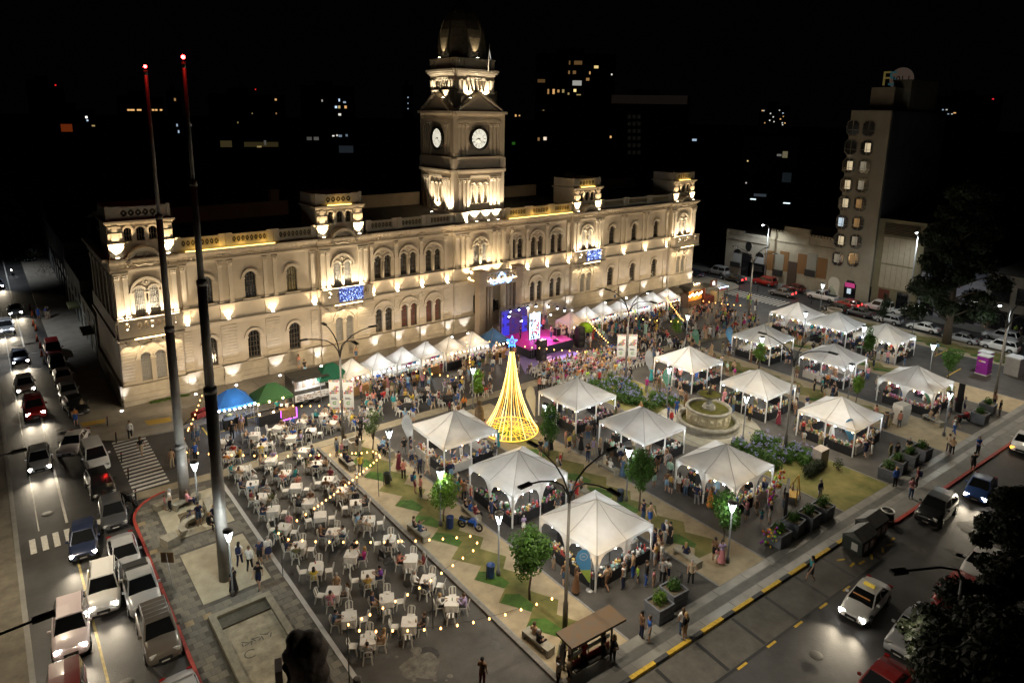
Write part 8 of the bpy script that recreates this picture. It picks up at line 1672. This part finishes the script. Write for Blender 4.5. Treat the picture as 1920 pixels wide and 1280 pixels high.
IN=[(x*.72,.50+(z-.43)*.84)for x,z in BP]
Vv=[V3(sk(x,z))for x,z in BP]+[V3(sk(x,z))for x,z in IN];m_=len(BP);Vb=[v+V3((0,.025,.006))for v in Vv];FF=[]
for i in range(m_-1):FF+=[(i,i+1,m_+i+1,m_+i),(3*m_+i,3*m_+i+1,2*m_+i+1,2*m_+i),(i,2*m_+i,2*m_+i+1,i+1),(m_+i,m_+i+1,3*m_+i+1,3*m_+i)]
g.add(Vv+Vb,FF);g.add([sk(-.06,.45),sk(.06,.45),sk(.06,.86),sk(-.06,.86),V3(sk(-.06,.45))+V3((0,.02,0)),V3(sk(.06,.45))+V3((0,.02,0)),V3(sk(.06,.86))+V3((0,.02,0)),V3(sk(-.06,.86))+V3((0,.02,0))],[(0,1,2,3),(7,6,5,4),(0,3,7,4),(1,5,6,2)]);BACK=g.mesh('backrest',CHW)
LEGS=[]
for sx,sy in((-1,-1),(1,-1),(1,1),(-1,1)):
 g=MB();a=V3((sx*.18,sy*.17,.43));b=V3((sx*.235,sy*.24,0));q=.033;g.add([a+V3((-q,-q,0)),a+V3((q,-q,0)),a+V3((q,q,0)),a+V3((-q,q,0)),b+V3((-q*.8,-q*.8,0)),b+V3((q*.8,-q*.8,0)),b+V3((q*.8,q*.8,0)),b+V3((-q*.8,q*.8,0))],[(0,1,2,3),(7,6,5,4),(0,4,5,1),(1,5,6,2),(2,6,7,3),(3,7,4,0)]);LEGS.append(g.mesh('leg',CHW))
whole=MB()
for me in[SEAT,BACK]+LEGS:whole.add([v.co[:]for v in me.vertices],[tuple(p.vertices)for p in me.polygons])
WHOLE=whole.mesh('plastic_chair',CHW)
CHAIRS=[]
def chair(x,y,face,label,tilt=0,z=None):CHAIRS.append((x,y,gz(x,y)if z is None else z,face,label,tilt))
TB=[(600,964,'','','',''),(531,986,'','pink','','teal'),(624,996,'brown','','white','grey'),(560,1021,'navy','','','olive'),(691,972,'light blue','','','beige'),(730,1009,'','','','dark grey'),(659,1037,'','black','magenta',''),(770,1046,'salmon','','maroon',''),(592,1061,'','','','yellow'),(690,1076,'','','purple','mustard'),(802,1085,'white','','','black'),(625,1106,'','tan','white','pink'),(725,1120,'navy','','',''),(847,1126,'white','','lilac',''),(654,1154,'denim','','',''),(767,1164,'','','black',''),(690,1197,'','','tan','grey'),(415,827,'','','black',''),(431,849,'black','red','mustard','orange'),(477,813,'tan','','',''),(521,800,'','brown','beige',''),(492,833,'black','blue','white','yellow'),(546,818,'white','blue','lilac',''),(566,789,'blue','beige','navy','grey'),(583,805,'','dark grey','','black'),(623,791,'light blue','red','black','beige'),(570,843,'dark grey','','denim',''),(453,877,'teal','','','tan'),(508,861,'tan','lilac','',''),(534,885,'brown','','teal','salmon'),(594,867,'olive','maroon','tan','navy'),(473,905,'navy','white','black','light blue'),(615,897,'','maroon','','brown'),(555,910,'','salmon','',''),(491,929,'maroon','grey','olive','white'),(641,917,'beige','brown','denim','tan'),(578,939,'dark grey','brown','',''),(667,941,'','black','dark grey','grey'),(512,953,'navy','','',''),(607,776,'teal','beige','black',''),(639,770,'yellow','salmon','white','denim'),(695,762,'black','tan','black','')]
TWH=mat('white_tablecloth',(.68,.66,.62),.85,var=.06,vs=6);WOODT=mat('table_plastic',(.5,.49,.46),.6)
def cloth_mesh(sx,sy,drop,seed,M,name):
 r=random.Random(seed);g=MB();n=28;ring=[]
 for i in range(n):
  a=2*pi*i/n+.001;c,s=cos(a),sin(a);k=max(abs(c)/sx,abs(s)/sy)*2;ring.append((c/k,s/k))
 V=[(x,y,.745)for x,y in ring]+[(x*(1.04+.03*sin(i*2.1))+.0,y*(1.04+.03*sin(i*2.1)),.745-drop*(1+.06*sin(i*1.3+seed)))for i,(x,y)in enumerate(ring)]
 g.add(V,[tuple(range(n))]+[(i,n+i,n+(i+1)%n,(i+1)%n)for i in range(n)],0);return g.mesh(name,M)
CLM=[cloth_mesh(.80,.80,.34+.05*k,k,TWH,'tablecloth')for k in range(4)]
g=MB();g.box(-.4,.4,-.4,.4,.70,.735);TTOP=g.mesh('tabletop',WOODT);g=MB();g.box(-.025,.025,-.025,.025,0,.70);TLEG=g.mesh('leg',WOODT)
def table(x,y,rz,key,clothme,cat_label,r_=.36):
 t=thing('dining_table','square plastic table under %s'%key,'table',(x,y,gz(x,y)),rz,'tables of the open air dining area')
 link('tabletop',TTOP,t)
 for sx in(-1,1):
  for sy in(-1,1):link('leg',TLEG,t,(sx*r_,sy*r_,0))
 o=link('tablecloth',clothme,None,(x,y,gz(x,y)),rz);tag(o,cat_label,'tablecloth','tablecloths of the open air dining area')
USEDK=set();SIDES=[('left',-1,0),('far',0,1),('right',1,0),('near',0,-1)]
CUP=[mat('cup_%d'%i,c,.35)for i,c in enumerate(((.55,.3,.03),(.1,.2,.06),(.02,.05,.2),(.6,.58,.55),(.4,.05,.03)))]
cupg=MB();cupg.lathe([(.03,0),(.04,.11)],8);
CUPME=[]
for M in CUP:c_=MB();c_.lathe([(.03,0),(.036,.13),(.015,.17),(.015,.2)],8);CUPME.append(c_.mesh('bottle',M))
PLM_=MB();PLM_.lathe([(.06,.0),(.11,.015),(.10,.02)],12,cap=True);PLATEME=PLM_.mesh('plate',mat('plate_white',(.6,.57,.5),.4))
for k,(px,py,*occ)in enumerate(TB):
 q=G(px,py,.745);rz=-.62+rnd.uniform(-.22,.22);x,y=q.x,q.y
 col_i=sorted(range(len(TB)),key=lambda i:G(TB[i][0],TB[i][1],.745).y).index(k)
 pr=[(s[0],c)for s,c in zip(SIDES,occ)if c]
 if pr:key='diners in '+' and '.join(c for _,c in pr[:3])
 else:key='no diners'
 while key in USEDK:key+=', farther one' if len(key)<28 else ' too'
 USEDK.add(key)
 table(x,y,rz,'the white cloth with '+key,CLM[k%4],'white cloth on the table with '+key)
 for j,(nm,dx,dy)in enumerate(SIDES):
  a=rz;d=.68 if occ[j]else .74;ox,oy=dx*cos(a)-dy*sin(a),dx*sin(a)+dy*cos(a);jit=rnd.uniform(-.2,.2)
  cx_,cy_=x+ox*d,y+oy*d;f=atan2(-oy,-ox)+jit
  tl=0
  if not occ[j]and rnd.random()<.14 and nm in('left','right'):tl=.55
  if not occ[j]and rnd.random()<.10:continue
  chair(cx_,cy_,f,'white chair %s, %s side of table with %s'%('leaning' if tl else('taken' if occ[j]else 'empty'),nm,key),tl)
  if occ[j]:
   person(cx_+ox*.02,cy_+oy*.02,f,rnd.choice(('sitlean','sitlean','sit','sitx')),occ[j],rnd.choice(('black','denim','navy','beige','dark grey')),rnd.choice(('trousers','trousers','shorts')),place='%s of table, %s'%(nm,key.replace('diners in ','').split(' and ')[0]+' diner'),sleeve=rnd.choice(('tee','tee','long')))
 if pr:
  for _ in range(rnd.randrange(1,4)):
   b=rnd.random()<.6;o=link('bottle' if b else 'plate',rnd.choice(CUPME)if b else PLATEME,None,(x+rnd.uniform(-.28,.28),y+rnd.uniform(-.28,.28),gz(x,y)+.746));o['group']='bottles and plates on the tables'
   ITEMS=globals().setdefault('ITEMS',[]);ITEMS.append((o,key,b))
CNT={}
for o,key,b in ITEMS:
 w_='bottle' if b else 'plate';CNT[(key,w_)]=CNT.get((key,w_),0)+1
 lb='%s %s on the white table with %s'%(('small dark','amber','slim')[CNT[(key,w_)]-1]if b else('white','small white','third white')[CNT[(key,w_)]-1],w_,key);tag(o,lb,w_,'bottles and plates on the tables')
BT=[(756,745),(798,736),(841,744),(762,759),(851,719),(677,784),(696,761),(902,725),(708,735),(735,712),(1225,600),(1262,590),(1290,605),(1305,620),(1240,625),(1270,640),(1212,640),(1180,640),(1150,655),(1335,620)]
CLB=cloth_mesh(.95,.95,.66,3,CLOTHB,'tablecloth')
PALB=['white','black','grey','blue','pink','tan','yellow','lilac','navy','salmon','teal','red']
for k,(px,py)in enumerate(BT):
 q=G(px,py,.745);x,y=q.x,q.y;rz=rnd.uniform(-.5,.2);key='%s black table %s of the stage'%(ORD[k if k<10 else k-10],'left' if k<10 else 'right')
 table(x,y,rz,'the '+key,CLB,'black cloth over the '+key)
 for j in range(5):
  a=rz+2*pi*j/5;ox,oy=cos(a),sin(a);f=a+pi+rnd.uniform(-.3,.3);occ=rnd.random()<.6
  chair(x+ox*.85,y+oy*.85,f,None,.5 if(not occ and rnd.random()<.2)else 0)
  if occ:person(x+ox*.84,y+oy*.84,f,rnd.choice(('sitlean','sit','sitx')),rnd.choice(PALB),rnd.choice(('black','denim','navy','grey')))
TOPSA=['black','dark grey','navy','grey','brown','maroon','olive','denim','beige','tan','white']+list(CN)
A0,A1,B0=G(996,706,.0),G(1162,664,.0),G(1022,742,.0);R0_=V3((44.3,52.3,0));dxr=V3((.56,-.03,0));dyr=V3((-.12,-.86,0));ROWS,COLS=7,24
for i in range(ROWS):
 for j in range(COLS):
  q=R0_+dxr*j+dyr*i+V3((rnd.gauss(0,.04),rnd.gauss(0,.05),0));
  chair(q.x,q.y,pi/2+rnd.uniform(-.12,.12),'white audience chair, %s row, %s seat from left'%(ORD[i],ORD[j]))
  if rnd.random()<(.86 if i<6 else .6):person(q.x,q.y,pi/2+rnd.uniform(-.3,.3),rnd.choice(('sit','sit','sitx')),rnd.choice(TOPSA),rnd.choice(('black','denim','navy','beige','dark grey')),place='in audience row %s'%ORD[i])
TOPS=['black','black','dark grey','navy','grey','brown','maroon','olive','denim','beige','tan','white']*2+list(CN);BOTS=['black','denim','navy','beige','dark grey','grey','olive','white','brown']
def rp(x,y,f,**kw):
 bk=rnd.choice(('trousers','trousers','trousers','shorts','shorts','skirt','dress'));tp_=rnd.choice(TOPS);bt=tp_ if bk=='dress' else rnd.choice(BOTS)
 person(x,y,f,rnd.choice(('stand','stand','akimbo','carry','phone','walk')),tp_,bt,bk,s=.96 if rnd.random()<.9 else .68,**kw)
for X,Y,row,j in TENTS:
 n=(5,6,8,9,9)[row]
 for i in range(n):
  side=rnd.choice(('W','S','S','E','W')if row<2 else('W','S','S','W','E','N'));u=rnd.uniform(-2.4,2.4);d=rnd.uniform(2.75,3.5)
  x,y,f={'W':(X-d,Y+u,0),'E':(X+d,Y+u,pi),'S':(X+u,Y-d,pi/2),'N':(X+u,Y+d,-pi/2)}[side];rp(x,y,f+rnd.uniform(-.5,.5))
 for i in range(3):rp(X+rnd.uniform(-1.4,1.4),Y+rnd.uniform(-1.3,1.3),rnd.uniform(0,6.3))
for k,(X,Y)in enumerate(PK):
 for i in range(5 if k>7 else 3):rp(X+rnd.uniform(-1.3,1.3),Y-1.75-abs(rnd.gauss(0,.8)),pi/2+rnd.uniform(-.8,.8))
 rp(X+rnd.uniform(-.8,.8),Y+.1,-pi/2)
def crowd(x0,x1,y0,y1,n):
 while n>0:
  k=rnd.choice((1,2,2,3,4));cx,cy,a0=rnd.uniform(x0,x1),rnd.uniform(y0,y1),rnd.uniform(0,6.3);n-=k
  for i in range(k):a=a0+6.28*i/k;rp(cx+.48*cos(a)*(k>1),cy+.48*sin(a)*(k>1),a+pi+rnd.uniform(-.5,.5))
crowd(57,66,53.5,57.5,34);crowd(56,66,46,51.5,34);crowd(64,80,51,56.8,48);crowd(66,84,46.2,50,40);crowd(54,58,41,47,12);crowd(60,66,38,46,14);crowd(26,32,55,57.5,16);crowd(33,44,54.5,57.3,12);crowd(74,79,30,44,22);crowd(85,88,28,44,10);crowd(31,36,46,52,8);crowd(36.5,38,26,45,5);crowd(50,53.6,34,46,14);crowd(58.6,61,22,42,12);crowd(24.3,25.3,30,46,4);crowd(82,92,50,56,9)
crowd(102,103.4,20,66,7)
keep=[]
for p in PEOPLE:
 if not p['pose'].startswith('sit'):
  bad=any((p['x']-q['x'])**2+(p['y']-q['y'])**2<.36**2 for q in keep[-700:])and not p['fixed']and len(keep)>230
  if bad or((p['x']-48.9)**2+(p['y']-33)**2<3.0**2):continue
  if 43.9<p['x']<58.2 and 46.5<p['y']<52.9 and len(keep)>260:continue
 keep.append(p)
PEOPLE=keep
def camd(x,y):return x*x+y*y
order=sorted(range(len(PEOPLE)),key=lambda i:camd(PEOPLE[i]['x'],PEOPLE[i]['y']))
single,mass=order[:300],order[300:]
def plabel(p):
 kind={'trousers':'trousers','shorts':'shorts','skirt':'skirt'}.get(p['bk'])
 what='%s dress'%p['top']if p['bk']=='dress' else '%s top and %s %s'%(p['top'],p['bot'],kind)
 pl=p['place']or where(p['x'],p['y'])
 who='child' if p['s']<.8 else 'person'
 return '%s in %s, %s %s'%(who,what,POSEW[p['pose']],pl)
for i in single:
 p=PEOPLE[i];lb=plabel(p);tries=0
 if lb in LABELS:
  for h in(('%s-haired'%('long' if p['hk']=='longhair' else 'short')),'%s-haired'%p['hair'],'%s %s-haired'%('long' if p['hk']=='longhair' else 'short',p['hair'])):
   l2=h+' '+lb
   if l2 not in LABELS and len(l2.split())<=16:lb=l2;break
 while lb in LABELS or len(lb.split())>16:
  tries+=1
  if p['bk']=='dress':p['top']=rnd.choice(TOPS);p['bot']=p['top']
  elif tries<8:p['bot']=rnd.choice(BOTS)
  else:p['top']=rnd.choice([c for c in TOPS if ' ' not in c]);p['bot']=rnd.choice([c for c in BOTS if ' ' not in c])
  lb=plabel(p)
  if tries>60:break
 D=person_meshes(p['pose'])
 o=link('person',D['body'],None,(p['x'],p['y'],p['z']),p['face']+pi/2);o.scale=(p['s'],)*3;o.color=(*p['skin'],1);tag(o,lb,'person','people at the night market')
 def wear(nm,me,c):q=link(nm,me,o);q.color=(*c,1)
 c=CN[p['top']];wear('shirt',D[p['sl']],c);b=CN[p['bot']]
 if p['bk']in('trousers','shorts'):wear(p['bk'],D[p['bk']],b)
 else:wear('skirt',D[p['bk']],b)
 wear('hair',D[p['hk']],HC[p['hair']])
 if p['pack']:wear('backpack',D['pack'],CN[p['pack']])
VV,FFs,CC=[],[],[]
base=0
for i in mass:
 p=PEOPLE[i];D=person_meshes(p['pose']);M4=Matrix.Translation((p['x'],p['y'],p['z']))@Matrix.Rotation(p['face']+pi/2,4,'Z')@Matrix.Scale(p['s'],4);A=np.array(M4)
 for me,c in((D['body'],p['skin']),(D[p['sl']],CN[p['top']]),(D[p['bk']],CN[p['bot']]),(D[p['hk']],HC[p['hair']])):
  if 'cache' not in globals():cache={}
  if me.name not in cache:cache[me.name]=(np.array([v.co[:]for v in me.vertices]),[tuple(f.vertices)for f in me.polygons])
  v,f=cache[me.name];w_=v@A[:3,:3].T+A[:3,3];VV.append(w_);FFs+=[tuple(k+base for k in t_)for t_ in f];CC.append(np.tile((*c,1.),(len(v),1)));base+=len(v)
if VV:
 me=bpy.data.meshes.new('crowd');me.from_pydata(np.concatenate(VV),[],FFs);at=me.color_attributes.new('tint','FLOAT_COLOR','POINT');at.data.foreach_set('color',np.concatenate(CC).astype(np.float32).ravel());me.materials.append(mat('crowd_colours',(.5,.5,.5),.8,tint='vertex'));me.polygons.foreach_set('use_smooth',[True]*len(FFs));o=link('crowd',me);tag(o,'dense far crowd of people round the stage, audience seats and farther stalls','crowd',None,'stuff')
CHAIRS.sort(key=lambda c:camd(c[0],c[1]));far=MB();used={}
for k,(x,y,z,f,lb,tl)in enumerate(CHAIRS):
 R=(tl,0,f+pi/2)
 if k<300:
  if lb is None:
   lb='white plastic chair '+where(x,y).replace('by the','at a black table by the').replace('among the','among the');
   used[lb]=used.get(lb,0)+1;
   if used[lb]>1:lb+=', %s from camera'%(ORD[used[lb]-1]if used[lb]<24 else 'last')
  while lb in LABELS:lb+=' again' if len(lb.split())<16 else 'x'
  if camd(x,y)<54**2:
   o=thing('plastic_chair',lb,'chair',(x,y,z+(.12 if tl else 0)),0,'white plastic chairs');link('seat',SEAT,o);link('backrest',BACK,o)
   for m_ in LEGS:link('leg',m_,o)
  else:o=link('plastic_chair',WHOLE,None,(x,y,z+(.12 if tl else 0)));tag(o,lb,'chair','white plastic chairs')
  o.rotation_euler=R
 else:
  M4=Matrix.Translation((x,y,z))@Matrix.Rotation(f+pi/2,4,'Z');far.add([M4@V3(v)for v in whole.v],whole.f)
if far.v:tag(far.build('audience_chairs',CHW),'far white plastic chairs of the audience and the black tables','chairs',None,'stuff')
print('PEOPLE',len(PEOPLE),'CHAIRS',len(CHAIRS),'LAMPS',NL,'OBJ',len(bpy.data.objects))
